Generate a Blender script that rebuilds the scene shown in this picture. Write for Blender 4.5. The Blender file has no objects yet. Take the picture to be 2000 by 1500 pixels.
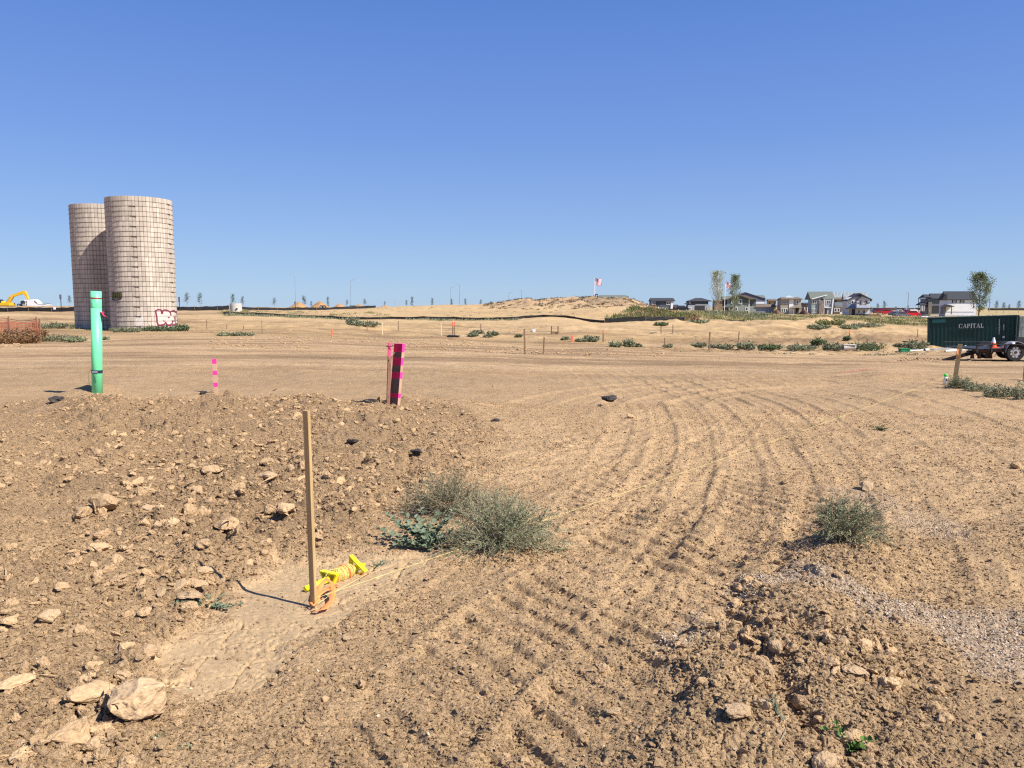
import bpy, math, random
import numpy as np
from mathutils import Vector, Matrix, Euler

random.seed(7)
RNG = np.random.default_rng(11)
S = bpy.context.scene
COL = S.collection
R = math.radians

# ---------------------------------------------------------------- camera, sky, sun, exposure
PITCH = R(5.71)
EYE = 1.6
FPX = 1500.0
cam_d = bpy.data.cameras.new('camera')
cam = bpy.data.objects.new('camera', cam_d)
COL.objects.link(cam)
cam.location = (0, 0, EYE)
cam.rotation_euler = (R(90) - PITCH, 0, 0)
cam_d.sensor_width = 36.0
cam_d.lens = 36.0 * FPX / 2000.0
cam_d.clip_start = 0.05
cam_d.clip_end = 20000
S.camera = cam

SUN_DIR = Vector((0.86, -0.51, 0)).normalized() * math.cos(R(47)) + Vector((0, 0, math.sin(R(47))))
EXPO, SKY_K = 0.72, 0.085
world = bpy.data.worlds.new('World')
S.world = world
world.use_nodes = True
wn = world.node_tree
bg = wn.nodes['Background']
sky = wn.nodes.new('ShaderNodeTexSky')
sky.sky_type = 'NISHITA'
sky.sun_disc = False
sky.sun_elevation = R(47)
sky.sun_rotation = math.atan2(0.86, -0.51)
sky.altitude = 1600
sky.air_density = 1.0
sky.dust_density = 0.5
sky.ozone_density = 9.0
# clear dry air: the physical sky blended with the measured fall-off from pale horizon to deep blue zenith
_tc = wn.nodes.new('ShaderNodeTexCoord'); _sx = wn.nodes.new('ShaderNodeSeparateXYZ'); wn.links.new(_tc.outputs['Generated'], _sx.inputs[0])
_rp = wn.nodes.new('ShaderNodeValToRGB'); _rp.color_ramp.interpolation = 'B_SPLINE'
_st = [(0.0, (.405, .560, .775)), (.04, (.385, .548, .785)), (.10, (.305, .475, .800)), (.20, (.200, .355, .790)), (.38, (.100, .238, .705)), (1.0, (.045, .130, .460))]
_cr = _rp.color_ramp
while len(_cr.elements) < len(_st): _cr.elements.new(.5)
for _e, (_p, _c) in zip(_cr.elements, _st): _e.position = _p; _e.color = (*_c, 1)
wn.links.new(_sx.outputs[2], _rp.inputs[0])
_sc = wn.nodes.new('ShaderNodeVectorMath'); _sc.operation = 'SCALE'; _sc.inputs['Scale'].default_value = 1 / (2 ** EXPO) / SKY_K
wn.links.new(_rp.outputs[0], _sc.inputs[0])
_mx = wn.nodes.new('ShaderNodeMix'); _mx.data_type = 'RGBA'; _mx.inputs[0].default_value = .8
wn.links.new(sky.outputs[0], _mx.inputs[6]); wn.links.new(_sc.outputs[0], _mx.inputs[7])
wn.links.new(_mx.outputs[2], bg.inputs[0])
bg.inputs[1].default_value = SKY_K
sun_d = bpy.data.lights.new('sun', 'SUN')
sun_d.energy = 4.9
sun_d.angle = R(0.53)
sun_d.color = (1.0, 0.955, 0.89)
sun = bpy.data.objects.new('sun', sun_d)
sun.rotation_euler = SUN_DIR.to_track_quat('Z', 'Y').to_euler()
sun.location = (0, 0, 50)
COL.objects.link(sun)
S.view_settings.view_transform = 'Standard'
S.view_settings.look = 'None'
S.view_settings.exposure = EXPO
S.view_settings.gamma = 1.0
S.view_settings.use_curve_mapping = False
S.render.engine = 'CYCLES'
S.cycles.max_bounces = 5
S.cycles.diffuse_bounces = 3
S.cycles.transparent_max_bounces = 8
S.cycles.use_denoising = False
S.cycles.filter_width = 1.25

# ---------------------------------------------------------------- numpy noise
def _hash(ix, iy, seed):
    h = (ix.astype(np.int64) * 374761393 + iy.astype(np.int64) * 668265263 + seed * 1442695041) & 0x7fffffff
    h = ((h ^ (h >> 13)) * 1274126177) & 0x7fffffff
    h = ((h ^ (h >> 15)) * 2246822519) & 0x7fffffff
    h = h ^ (h >> 16)
    return (h & 0xffffff).astype(np.float64) / float(0xffffff)

def vnoise(x, y, seed=0):
    ix = np.floor(x); iy = np.floor(y)
    fx = x - ix; fy = y - iy
    ux = fx * fx * fx * (fx * (fx * 6 - 15) + 10); uy = fy * fy * fy * (fy * (fy * 6 - 15) + 10)
    a = _hash(ix, iy, seed); b = _hash(ix + 1, iy, seed)
    c = _hash(ix, iy + 1, seed); d = _hash(ix + 1, iy + 1, seed)
    return (a + (b - a) * ux) * (1 - uy) + (c + (d - c) * ux) * uy - 0.5

def fbm(x, y, seed=0, oct=4, gain=0.5):
    s = 0; a = 1.0; f = 1.0
    for i in range(oct):
        s = s + a * vnoise(x * f + 17.3 * i, y * f - 9.1 * i, seed + i * 7)
        a *= gain; f *= 2.03
    return s

def worley(x, y, seed=0, tilt=1.0, jit=0.9):
    """chunk pattern: gap (F2-F1), random per chunk, tilt height within the chunk"""
    ix = np.floor(x); iy = np.floor(y)
    f1 = np.full(x.shape, 9.0); f2 = np.full(x.shape, 9.0)
    rnd = np.zeros(x.shape); til = np.zeros(x.shape)
    for dx in (-1, 0, 1):
        for dy in (-1, 0, 1):
            cx = ix + dx; cy = iy + dy
            px = cx + 0.5 + jit * (_hash(cx, cy, seed) - 0.5)
            py = cy + 0.5 + jit * (_hash(cx, cy, seed + 1) - 0.5)
            r = _hash(cx, cy, seed + 2)
            ox = x - px; oy = y - py
            d = np.sqrt(ox * ox + oy * oy)
            t = ox * (_hash(cx, cy, seed + 3) - 0.5) * 2 + oy * (_hash(cx, cy, seed + 4) - 0.5) * 2
            new = d < f1
            f2 = np.where(new, f1, np.minimum(f2, d))
            rnd = np.where(new, r, rnd); til = np.where(new, t, til)
            f1 = np.where(new, d, f1)
    return f2 - f1, rnd, til * tilt

def sstep(a, b, v):
    t = np.clip((v - a) / (b - a), 0, 1)
    return t * t * (3 - 2 * t)

# ---------------------------------------------------------------- picture point -> place
CP, SP = math.cos(PITCH), math.sin(PITCH)
def ray(px, py):
    a = (px - 1000.0) / FPX; b = -(py - 750.0) / FPX
    return (a, CP + b * SP, -SP + b * CP)
def flat(px, py):
    d = ray(px, py); t = EYE / -d[2]
    return (d[0] * t, d[1] * t)
def at(px, py, Y):
    d = ray(px, py); t = Y / d[1]
    return Vector((d[0] * t, Y, EYE + d[2] * t))

# ---------------------------------------------------------------- lie of the land (profiles by bearing)
NEARC = [(0.0, 0), (12, 0)]
_P = {
 -600: [(30,0),(40,-.25),(53,-.1),(62,-.2),(75,-.35),(120,.25),(165,.4),(185,1.7),(220,2.0),(260,1.7),(400,1.6),(900,.9),(6000,-1)],
 140: [(30,0),(40,-.25),(53,-.1),(62,-.2),(75,-.35),(120,.25),(165,.4),(185,1.6),(220,1.9),(260,1.6),(400,1.5),(900,.9),(6000,-1)],
 345: [(30,0),(53,-.1),(62,-.3),(75,-.45),(120,.2),(165,.75),(200,1.1),(230,1.4),(400,1.5),(900,.9),(6000,-1)],
 450: [(30,0),(53,-.12),(62,-.3),(75,-.5),(120,.1),(140,.7),(165,.8),(200,1.1),(230,1.4),(400,1.5),(900,.9),(6000,-1)],
 600: [(30,0),(53,-.2),(75,-.6),(100,-.5),(125,-.1),(145,.5),(200,.95),(230,1.4),(400,1.5),(900,.9),(6000,-1)],
 700: [(30,-.05),(53,-.4),(75,-.8),(100,-.7),(125,-.5),(150,.4),(180,1.2),(230,1.4),(400,1.5),(900,.9),(6000,-1)],
 760: [(30,-.07),(53,-.5),(75,-.9),(100,-.8),(125,-.45),(150,.6),(180,1.6),(230,1.4),(400,1.5),(900,.9),(6000,-1)],
 860: [(30,-.1),(53,-.6),(75,-1.0),(100,-.9),(125,-.55),(155,.7),(180,2.0),(200,2.0),(230,1.4),(400,1.5),(900,.9),(6000,-1)],
 950: [(30,-.15),(53,-.7),(75,-1.05),(100,-.9),(125,-.55),(155,.8),(180,2.1),(200,2.2),(230,1.4),(400,1.5),(900,.9),(6000,-1)],
 1000: [(30,-.2),(53,-.8),(75,-1.1),(100,-.9),(125,-.55),(145,.4),(165,1.3),(180,3.1),(200,3.2),(235,1.4),(400,1.4),(900,.9),(6000,-1)],
 1060: [(30,-.25),(53,-.9),(75,-1.1),(100,-.8),(115,-.35),(125,-.05),(145,.4),(160,1.0),(175,3.5),(200,3.5),(240,1.3),(400,1.3),(900,.9),(6000,-1)],
 1110: [(30,-.27),(53,-.95),(75,-1.15),(100,-.9),(125,-.35),(145,.3),(160,.9),(176,3.7),(200,3.7),(240,1),(400,1.2),(900,.9),(6000,-1)],
 1165: [(30,-.3),(40,-.5),(53,-1.0),(75,-1.2),(100,-1.1),(125,-.95),(145,.2),(160,1.4),(175,3.6),(200,3.8),(240,.6),(400,1.1),(900,.9),(6000,-1)],
 1230: [(30,-.32),(40,-.6),(53,-1.2),(75,-1.3),(100,-1.2),(125,-1.0),(145,-.1),(160,1.4),(178,3.5),(195,3.5),(240,.2),(400,1.0),(900,.9),(6000,-1)],
 1272: [(30,-.33),(40,-.65),(53,-1.3),(75,-1.4),(100,-1.3),(125,-1.0),(150,.0),(175,1.5),(195,1.2),(240,.2),(400,.9),(900,.9),(6000,-1)],
 1335: [(30,-.35),(39,-.65),(46,-1.4),(55,-1.5),(75,-1.5),(100,-1.45),(130,-1.2),(160,-.4),(200,.4),(240,.5),(400,.8),(900,.8),(6000,-1)],
 1420: [(30,-.35),(39,-.7),(46,-1.4),(55,-1.5),(75,-1.6),(100,-1.6),(130,-1.3),(165,-.9),(200,.0),(240,.2),(400,.8),(900,.8),(6000,-1)],
 1520: [(30,-.4),(39,-.75),(46,-1.5),(55,-1.55),(75,-1.6),(100,-1.4),(130,-1.4),(165,-1.2),(200,-.5),(250,-.4),(400,.5),(900,.7),(6000,-1)],
 1620: [(30,-.45),(39,-.8),(46,-1.5),(55,-1.6),(75,-1.7),(100,-1.5),(130,-1.7),(165,-1.5),(200,-.9),(250,-.75),(400,.3),(900,.7),(6000,-1)],
 1720: [(20,-.1),(30,-.5),(39,-.85),(46,-1.4),(56,-1.6),(75,-1.7),(100,-1.75),(130,-1.9),(165,-1.7),(220,-1.25),(260,-1.1),(400,0),(900,.6),(6000,-1)],
 1800: [(16,0),(31,-.55),(39,-.9),(53,-1.5),(60,-1.82),(75,-1.85),(100,-1.9),(130,-2),(165,-2),(220,-1.4),(260,-1.2),(400,0),(900,.5),(6000,-1)],
 2000: [(16,0),(31,-.6),(39,-.9),(53,-1.5),(60,-1.82),(75,-1.85),(100,-1.9),(165,-1.8),(220,-1.3),(260,-1.1),(400,0),(900,.5),(6000,-1)],
 2700: [(16,0),(31,-.6),(39,-.9),(56,-1.6),(75,-1.7),(100,-1.9),(165,-1.8),(220,-1.3),(260,-1.1),(400,0),(900,.5),(6000,-1)],
}
_cols = sorted(_P)
_LG = np.linspace(math.log(1.0), math.log(7000), 700)
_tab = []
for c in _cols:
    k = [(0.5, 0.0), (12, 0.0)] + _P[c]
    z = np.interp(_LG, np.log([a for a, b in k]), [b for a, b in k])
    ker = np.exp(-np.linspace(-2, 2, 9) ** 2); ker /= ker.sum()
    z = np.convolve(np.pad(z, 4, 'edge'), ker, 'valid')
    _tab.append(z)
_tab = np.array(_tab)
_ug = np.linspace(-1.3, 1.3, 521)
_uc = np.array([(c - 1000) / FPX for c in _cols])
_T = np.empty((len(_ug), len(_LG)))
for j in range(len(_LG)):
    _T[:, j] = np.interp(_ug, _uc, _tab[:, j])
_k = np.exp(-np.linspace(-2, 2, 9) ** 2); _k /= _k.sum()
_Tp = np.pad(_T, ((4, 4), (0, 0)), 'edge')
_T = sum(_k[i] * _Tp[i:i + len(_ug)] for i in range(9))

def land(X, Y):
    X = np.asarray(X, float); Y = np.asarray(Y, float)
    D = np.where(Y > 1, Y, np.maximum(1.0, np.hypot(X, Y) * 0.6))
    u = np.clip(X / D, -1.29, 1.29)
    D = np.clip(np.hypot(X, Y) / np.sqrt(1 + u * u), 1.0, 6900)
    gi = (u + 1.3) / 2.6 * (len(_ug) - 1); gj = (np.log(D) - _LG[0]) / (_LG[-1] - _LG[0]) * (len(_LG) - 1)
    i0 = np.clip(gi.astype(int), 0, len(_ug) - 2); j0 = np.clip(gj.astype(int), 0, len(_LG) - 2)
    fi = gi - i0; fj = gj - j0
    return ((_T[i0, j0] * (1 - fi) + _T[i0 + 1, j0] * fi) * (1 - fj) + (_T[i0, j0 + 1] * (1 - fi) + _T[i0 + 1, j0 + 1] * fi) * fj)

def poly_sd(X, Y, pts):
    """signed distance (negative inside) to a world polygon"""
    best = np.full(X.shape, 1e9); ins = np.zeros(X.shape, bool)
    n = len(pts)
    for i in range(n):
        ax, ay = pts[i]; bx, by = pts[(i + 1) % n]
        ex, ey = bx - ax, by - ay
        t = np.clip(((X - ax) * ex + (Y - ay) * ey) / (ex * ex + ey * ey + 1e-12), 0, 1)
        best = np.minimum(best, np.hypot(X - ax - t * ex, Y - ay - t * ey))
        c = ((ay > Y) != (by > Y)) & (X < (bx - ax) * (Y - ay) / ((by - ay) if abs(by - ay) > 1e-9 else 1e-9) + ax)
        ins ^= c
    return np.where(ins, -best, best)
def line_d(X, Y, pts):
    best = np.full(X.shape, 1e9)
    for i in range(len(pts) - 1):
        ax, ay = pts[i]; bx, by = pts[i + 1]
        ex, ey = bx - ax, by - ay
        t = np.clip(((X - ax) * ex + (Y - ay) * ey) / (ex * ex + ey * ey + 1e-12), 0, 1)
        best = np.minimum(best, np.hypot(X - ax - t * ex, Y - ay - t * ey))
    return best

PF = lambda L: [flat(*p) for p in L]
Z_CHURN = PF([(-500,815),(60,792),(180,770),(420,772),(600,785),(780,792),(930,815),(1010,860),(960,905),(860,940),(790,960),(745,1015),(690,1065),(560,1090),(440,1130),(360,1200),(300,1290),(300,1380),(250,1500),(-300,1500),(-900,1100)])
Z_COARSE = PF([(150,800),(620,790),(860,850),(840,930),(740,1000),(640,1065),(520,1080),(420,1110),(330,1060),(150,1010),(120,930)])
Z_BLOCKS = PF([(360,1110),(440,1130),(420,1200),(330,1260),(330,1400),(300,1520),(60,1520),(100,1400),(200,1290),(300,1180)])
Z_PAN = PF([(430,1140),(560,1092),(700,1068),(760,1085),(860,1080),(840,1120),(760,1150),(690,1190),(620,1240),(560,1300),(480,1350),(400,1368),(335,1330),(345,1260),(410,1200)])
Z_BERM = PF([(1590,1030),(1700,1050),(1770,1240),(1800,1400),(1780,1520),(1180,1520),(1290,1400),(1380,1270),(1430,1150),(1510,1080)])
Z_GRAV = PF([(1440,1125),(1540,1105),(1650,1150),(1800,1185),(1960,1185),(2150,1230),(2150,1330),(1960,1320),(1800,1240),(1690,1225),(1600,1175),(1480,1185),(1330,1250),(1320,1220)])
Z_GRAV2 = PF([(1570,950),(1700,955),(1850,1000),(1900,1060),(1780,1040),(1660,980)])
Z_SANDSTRIP = PF([(960,975),(1060,955),(1140,965),(1060,1000),(980,1010)])
L_BERMEDGE = PF([(1600,1030),(1480,1110),(1410,1180),(1350,1280),(1230,1420),(1150,1520)])
L_TRENCH = PF([(1430,1150),(1440,1210),(1490,1260),(1500,1330),(1530,1400),(1620,1480)])
L_RUB = PF([(1500,1215),(1600,1250),(1700,1270),(1760,1300),(1770,1350)])

def masks(X, Y):
    near = Y < 30
    e = fbm(X * 1.3, Y * 1.3, 31, 3) * 0.5
    e2 = fbm(X * 3.1, Y * 3.1, 37, 3) * 0.25
    m = {}
    m['churn'] = sstep(0.25, -0.25, poly_sd(X, Y, Z_CHURN) + e) * near
    m['coarse'] = sstep(0.3, -0.3, poly_sd(X, Y, Z_COARSE) + e) * near
    m['blocks'] = sstep(0.1, -0.15, poly_sd(X, Y, Z_BLOCKS) + e2) * near
    m['pan'] = sstep(0.10, -0.12, poly_sd(X, Y, Z_PAN) + e2 * 1.1 + .10 * vnoise(X * 11, Y * 11, 55)) * near
    m['churn'] = m['churn'] * (1 - m['pan']); m['blocks'] = m['blocks'] * (1 - m['pan'])
    m['berm'] = sstep(0.15, -0.15, poly_sd(X, Y, Z_BERM) + e2) * near
    m['grav'] = np.maximum(sstep(0.1, -0.12, poly_sd(X, Y, Z_GRAV) + e2 * 1.2), 0.5 * sstep(0.1, -0.2, poly_sd(X, Y, Z_GRAV2) + e2)) * near
    m['trench'] = np.maximum(np.exp(-(line_d(X, Y, L_TRENCH) / 0.11) ** 2), 0.8 * np.exp(-(line_d(X, Y, L_RUB) / 0.1) ** 2)) * near
    return m

def tracks(X, Y):
    """tyre ruts; returns height and mask"""
    h = np.zeros(X.shape); mk = np.zeros(X.shape)
    w = 0.05 * fbm(X * 0.7, Y * 0.7, 5, 2)
    # fan of curved ruts to the right
    Yc = np.clip(Y, 2.0, 15.0)
    c = 3.5 - 0.02 * (15 - Yc) ** 2 + 0.03 * np.maximum(Y - 15, 0)
    slope = 1.0 / np.sqrt(1 + (0.04 * (15 - Yc)) ** 2)
    q0 = (X - c) * slope + w
    for k, wid, a in ((-1.5, .17, .7), (-.95, .16, .8), (-.5, .15, .9), (-.05, .16, 1.2), (.42, .14, 1.2), (.86, .13, 1.1), (1.3, .14, .9), (1.85, .17, .8), (2.45, .15, .9), (3.3, .17, .8), (4.2, .17, .7), (5.1, .16, .8), (6.4, .17, .7), (7.4, .17, .7)):
        q = q0 - k * (1 + 0.02 * (Y - 8))
        inn = sstep(wid, wid * .7, np.abs(q))
        edge = np.exp(-((np.abs(q) - wid * 1.1) / 0.045) ** 2)
        s = Y + 0.35 * np.abs(q)
        lug = sstep(-.2, .5, np.sin(2 * math.pi * s / 0.16 + k * 5)) * inn
        amp = a * sstep(2.5, 5.5, Y) * sstep(26, 15, Y) * (.55 + .6 * sstep(-.32, .25, fbm(X * .45 + k, Y * .45, 77, 3)))
        h = h + amp * (-0.018 * inn + 0.023 * edge * (.5 + vnoise(X * 3, Y * 3, 78)) + 0.008 * lug)
        mk = np.maximum(mk, inn * amp)
    # diagonal lug prints across the near middle
    for (ax, ay, bx, by, wid, a) in ((-1.1, 1.6, 1.6, 6.6, .33, 1.), (-.3, 1.6, 2.4, 7.2, .33, 1.1), (.45, 1.6, 3.1, 7.0, .30, .9), (-.1, 4.6, 2.2, 9.6, .27, .9), (.7, 5.6, 3.4, 11, .27, .8), (1.6, 1.6, 4.4, 4.8, .3, .6), (2.6, 1.6, 5.6, 5.2, .3, .8), (3.4, 1.9, 6.6, 7.2, .3, .8), (-1.0, 6.2, 2.5, 11.6, .26, .7)):
        L = math.hypot(bx - ax, by - ay); dx, dy = (bx - ax) / L, (by - ay) / L
        s = (X - ax) * dx + (Y - ay) * dy; q = (X - ax) * (-dy) + (Y - ay) * dx + w + 0.03 * np.sin(s * 1.7)
        fade = sstep(-.3, .5, s) * sstep(L + .5, L - .5, s)
        inn = sstep(wid, wid * .8, np.abs(q)) * fade
        lug = np.clip(1.6 * np.sin(2 * math.pi * (s - (q if wid > .28 else np.abs(q)) * .55 + 0.05 * vnoise(X * 3, Y * 3, 3) + .10 * vnoise(X * .9, Y * .9, 13)) / 0.20), -.55, .75)
        brk = 0.45 + .75 * sstep(-.35, .35, fbm(X * 1.9, Y * 1.9, 8, 3))
        h = h + a * inn * (-0.006 + 0.021 * lug * brk) + a * fade * .016 * np.exp(-((np.abs(q) - wid * 1.05) / .04) ** 2) * brk
    # sweeping arcs far right on the pad
    for (cx, cy, r) in ((10., 10., 7.6), (10., 10., 8.3), (10, 10, 9.4), (10, 10, 10.2), (-6, 45, 24.), (-6, 45, 25.9), (2, 60, 32), (2, 60, 33.8)):
        q = np.hypot(X - cx, Y - cy) - r + w
        th = np.arctan2(Y - cy, X - cx) * r
        inn = sstep(.3, .2, np.abs(q)) * sstep(11, 14, Y) * sstep(45, 30, Y)
        edge = np.exp(-((np.abs(q) - .32) / 0.07) ** 2) * sstep(11, 14, Y) * sstep(45, 30, Y)
        h = h + 0.022 * edge - 0.014 * inn + 0.009 * inn * np.sin(th * 2 * math.pi / .28)
    return h, mk

P_PIPE = flat(190, 768); P_BOARD = flat(770, 788)
def relief(X, Y, m=None):
    """everything the machines left on the flat pad, in metres"""
    if m is None: m = masks(X, Y)
    dist = np.hypot(X, Y)
    h = 0.035 * fbm(X * .35, Y * .35, 2, 3) * sstep(3, 8, dist) + 0.012 * fbm(X * 1.6, Y * 1.6, 4, 3)
    # shoulder of the churned heap
    ridge = np.exp(-((Y - (12.2 + 0.08 * X)) / 1.1) ** 2) * sstep(-9.5, -6.5, X) * sstep(0.6, -1.2, X)
    h = h + ridge * (0.09 + 0.14 * fbm(X * .9, Y * .9, 41, 3))
    h = h + m['coarse'] * (0.03 + 0.15 * fbm(X * 1.1, Y * 1.1, 42, 4)) + m['churn'] * 0.07 * fbm(X * 1.9, Y * 1.9, 43, 4)
    for (p, a, r) in ((P_PIPE, .2, .45), (P_BOARD, .12, .4)):
        h = h + a * np.exp(-((X - p[0]) ** 2 + (Y - p[1]) ** 2) / r ** 2)
    # right windrow
    bd = line_d(X, Y, L_BERMEDGE)
    h = h + m['berm'] * (0.02 + 0.06 * np.exp(-((bd - .35) / .35) ** 2) + 0.06 * fbm(X * 2.1, Y * 2.1, 44, 3))
    h = h - 0.14 * m['trench'] * (0.6 + fbm(X * 5, Y * 5, 45, 2))
    t, mk = tracks(X, Y)
    soft = (1 - m['churn']) * (1 - .8 * m['berm']) * (1 - m['pan'])
    h = h + t * soft
    h = h - 0.03 * m['pan'] + m['pan'] * (0.035 * fbm(X * 1.3, Y * 1.3, 46, 2))
    far = sstep(60, 14, dist)
    return h * (Y > -3) * np.maximum(far, .0)

def H(X, Y):
    X = np.atleast_1d(np.asarray(X, float)); Y = np.atleast_1d(np.asarray(Y, float))
    z = land(X, Y)
    n = (Y < 62)
    z = z + np.where(n, relief(X, Y), 0)
    return z
def Hs(x, y): return float(H([x], [y])[0])

def hit(px, py, y0=1.5, y1=900):
    d = ray(px, py)
    Ys = np.exp(np.linspace(math.log(y0), math.log(y1), 3000))
    X = d[0] / d[1] * Ys; Z = EYE + d[2] / d[1] * Ys
    g = H(X, Ys)
    k = np.nonzero(Z <= g)[0]
    if len(k) == 0: k = [len(Ys) - 1]
    k = k[0]
    if k > 0:
        a = Z[k-1] - g[k-1]; b = g[k] - Z[k]; t = a / max(a + b, 1e-9)
        Y = Ys[k-1] + (Ys[k] - Ys[k-1]) * t
    else: Y = Ys[0]
    x = d[0] / d[1] * Y
    return Vector((x, Y, Hs(x, Y)))

# ---------------------------------------------------------------- materials
MATS = {}
def nt(m):
    m.use_nodes = True
    t = m.node_tree
    return t, t.nodes['Principled BSDF']
def mat(name, col, rough=0.8, var=0.0, vscale=8.0, metal=0.0, bump=0.0, bscale=30.0, spec=0.3, rnd=0.0):
    if name in MATS: return MATS[name]
    m = bpy.data.materials.new(name); t, b = nt(m)
    b.inputs['Roughness'].default_value = rough
    b.inputs['Metallic'].default_value = metal
    b.inputs['Specular IOR Level'].default_value = spec
    b.inputs['Base Color'].default_value = (*col, 1)
    tc = t.nodes.new('ShaderNodeTexCoord')
    if var or rnd:
        n = t.nodes.new('ShaderNodeTexNoise'); n.inputs['Scale'].default_value = vscale; n.inputs['Detail'].default_value = 5
        t.links.new(tc.outputs['Object'], n.inputs['Vector'])
        mr = t.nodes.new('ShaderNodeMapRange')
        mr.inputs[1].default_value = .3; mr.inputs[2].default_value = .7
        mr.inputs[3].default_value = 1 - var; mr.inputs[4].default_value = 1 + var
        t.links.new(n.outputs[0], mr.inputs[0])
        out = mr.outputs[0]
        if rnd:
            oi = t.nodes.new('ShaderNodeObjectInfo'); ge = t.nodes.new('ShaderNodeNewGeometry')
            ad = t.nodes.new('ShaderNodeMath'); ad.operation = 'ADD'
            t.links.new(oi.outputs['Random'], ad.inputs[0]); t.links.new(ge.outputs['Random Per Island'], ad.inputs[1])
            fr = t.nodes.new('ShaderNodeMath'); fr.operation = 'FRACT'; t.links.new(ad.outputs[0], fr.inputs[0])
            m2 = t.nodes.new('ShaderNodeMapRange'); m2.inputs[3].default_value = 1 - rnd; m2.inputs[4].default_value = 1 + rnd
            t.links.new(fr.outputs[0], m2.inputs[0])
            mu = t.nodes.new('ShaderNodeMath'); mu.operation = 'MULTIPLY'
            t.links.new(out, mu.inputs[0]); t.links.new(m2.outputs[0], mu.inputs[1]); out = mu.outputs[0]
        vm = t.nodes.new('ShaderNodeVectorMath'); vm.operation = 'SCALE'
        vm.inputs[0].default_value = col
        t.links.new(out, vm.inputs['Scale'])
        t.links.new(vm.outputs[0], b.inputs['Base Color'])
    if bump:
        n2 = t.nodes.new('ShaderNodeTexNoise'); n2.inputs['Scale'].default_value = bscale; n2.inputs['Detail'].default_value = 6
        t.links.new(tc.outputs['Object'], n2.inputs['Vector'])
        bp = t.nodes.new('ShaderNodeBump'); bp.inputs['Strength'].default_value = 1; bp.inputs['Distance'].default_value = bump
        t.links.new(n2.outputs[0], bp.inputs['Height']); t.links.new(bp.outputs[0], b.inputs['Normal'])
    MATS[name] = m
    return m

DIRT = (0.500, 0.332, 0.176)
def dirt_material():
    m = bpy.data.materials.new('dry_dirt'); t, b = nt(m); L = t.links.new; N = t.nodes.new
    b.inputs['Roughness'].default_value = .95; b.inputs['Specular IOR Level'].default_value = .12
    at_ = N('ShaderNodeAttribute'); at_.attribute_name = 'tint'
    geo = N('ShaderNodeNewGeometry')
    def noise(sc, det, rough=.6):
        n = N('ShaderNodeTexNoise'); n.inputs['Scale'].default_value = sc; n.inputs['Detail'].default_value = det; n.inputs['Roughness'].default_value = rough
        L(geo.outputs['Position'], n.inputs['Vector']); return n
    n1 = noise(1.3, 8, .7); n2 = noise(45, 5, .65)
    def rng(src, lo, hi, a=.3, c=.7):
        r = N('ShaderNodeMapRange'); r.inputs[1].default_value = a; r.inputs[2].default_value = c; r.inputs[3].default_value = lo; r.inputs[4].default_value = hi
        L(src, r.inputs[0]); return r.outputs[0]
    mu = N('ShaderNodeMath'); mu.operation = 'MULTIPLY'
    L(rng(n1.outputs[0], .84, 1.16), mu.inputs[0]); L(rng(n2.outputs[0], .80, 1.2), mu.inputs[1])
    # pale grit specks
    vo = N('ShaderNodeTexVoronoi'); vo.inputs['Scale'].default_value = 60
    L(geo.outputs['Position'], vo.inputs['Vector'])
    sp = N('ShaderNodeSeparateColor'); L(vo.outputs['Color'], sp.inputs[0])
    gt = N('ShaderNodeMath'); gt.operation = 'GREATER_THAN'; gt.inputs[1].default_value = .93; L(sp.outputs[0], gt.inputs[0])
    ad = N('ShaderNodeMath'); ad.operation = 'MULTIPLY_ADD'; ad.inputs[1].default_value = .22; L(gt.outputs[0], ad.inputs[0]); L(mu.outputs[0], ad.inputs[2])
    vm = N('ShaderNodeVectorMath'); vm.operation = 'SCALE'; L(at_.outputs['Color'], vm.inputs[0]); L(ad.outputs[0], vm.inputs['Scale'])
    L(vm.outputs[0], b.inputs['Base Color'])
    bn = noise(62, 9, .75); bn2 = noise(6, 6, .7)
    v2 = N('ShaderNodeTexVoronoi'); v2.inputs['Scale'].default_value = 95; L(geo.outputs['Position'], v2.inputs['Vector'])
    a1 = N('ShaderNodeMath'); a1.operation = 'MULTIPLY_ADD'; a1.inputs[1].default_value = -.35; L(v2.outputs['Distance'], a1.inputs[0]); L(bn.outputs[0], a1.inputs[2])
    bp = N('ShaderNodeBump'); bp.inputs['Distance'].default_value = .020; bp.inputs['Strength'].default_value = .9; L(a1.outputs[0], bp.inputs['Height']); L(at_.outputs['Alpha'], bp.inputs['Strength'])
    bp2 = N('ShaderNodeBump'); bp2.inputs['Distance'].default_value = .06; bp2.inputs['Strength'].default_value = .6; L(bn2.outputs[0], bp2.inputs['Height']); L(at_.outputs['Alpha'], bp2.inputs['Strength']); L(bp.outputs[0], bp2.inputs['Normal'])
    L(bp2.outputs[0], b.inputs['Normal'])
    return m
M_DIRT = dirt_material()
M_CLOD = mat('clod_dirt', (0.465, 0.310, 0.168), .95, .22, 5, bump=.010, bscale=6, spec=.1, rnd=.16)
M_CLODPALE = mat('pale_clod_dirt', (0.44, 0.302, 0.172), .95, .15, 5, bump=.010, bscale=6, spec=.1, rnd=.1)
M_GRIT = mat('pinkish_gravel', (0.47, 0.365, 0.262), .85, .2, 60, spec=.2, rnd=.3)

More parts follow.
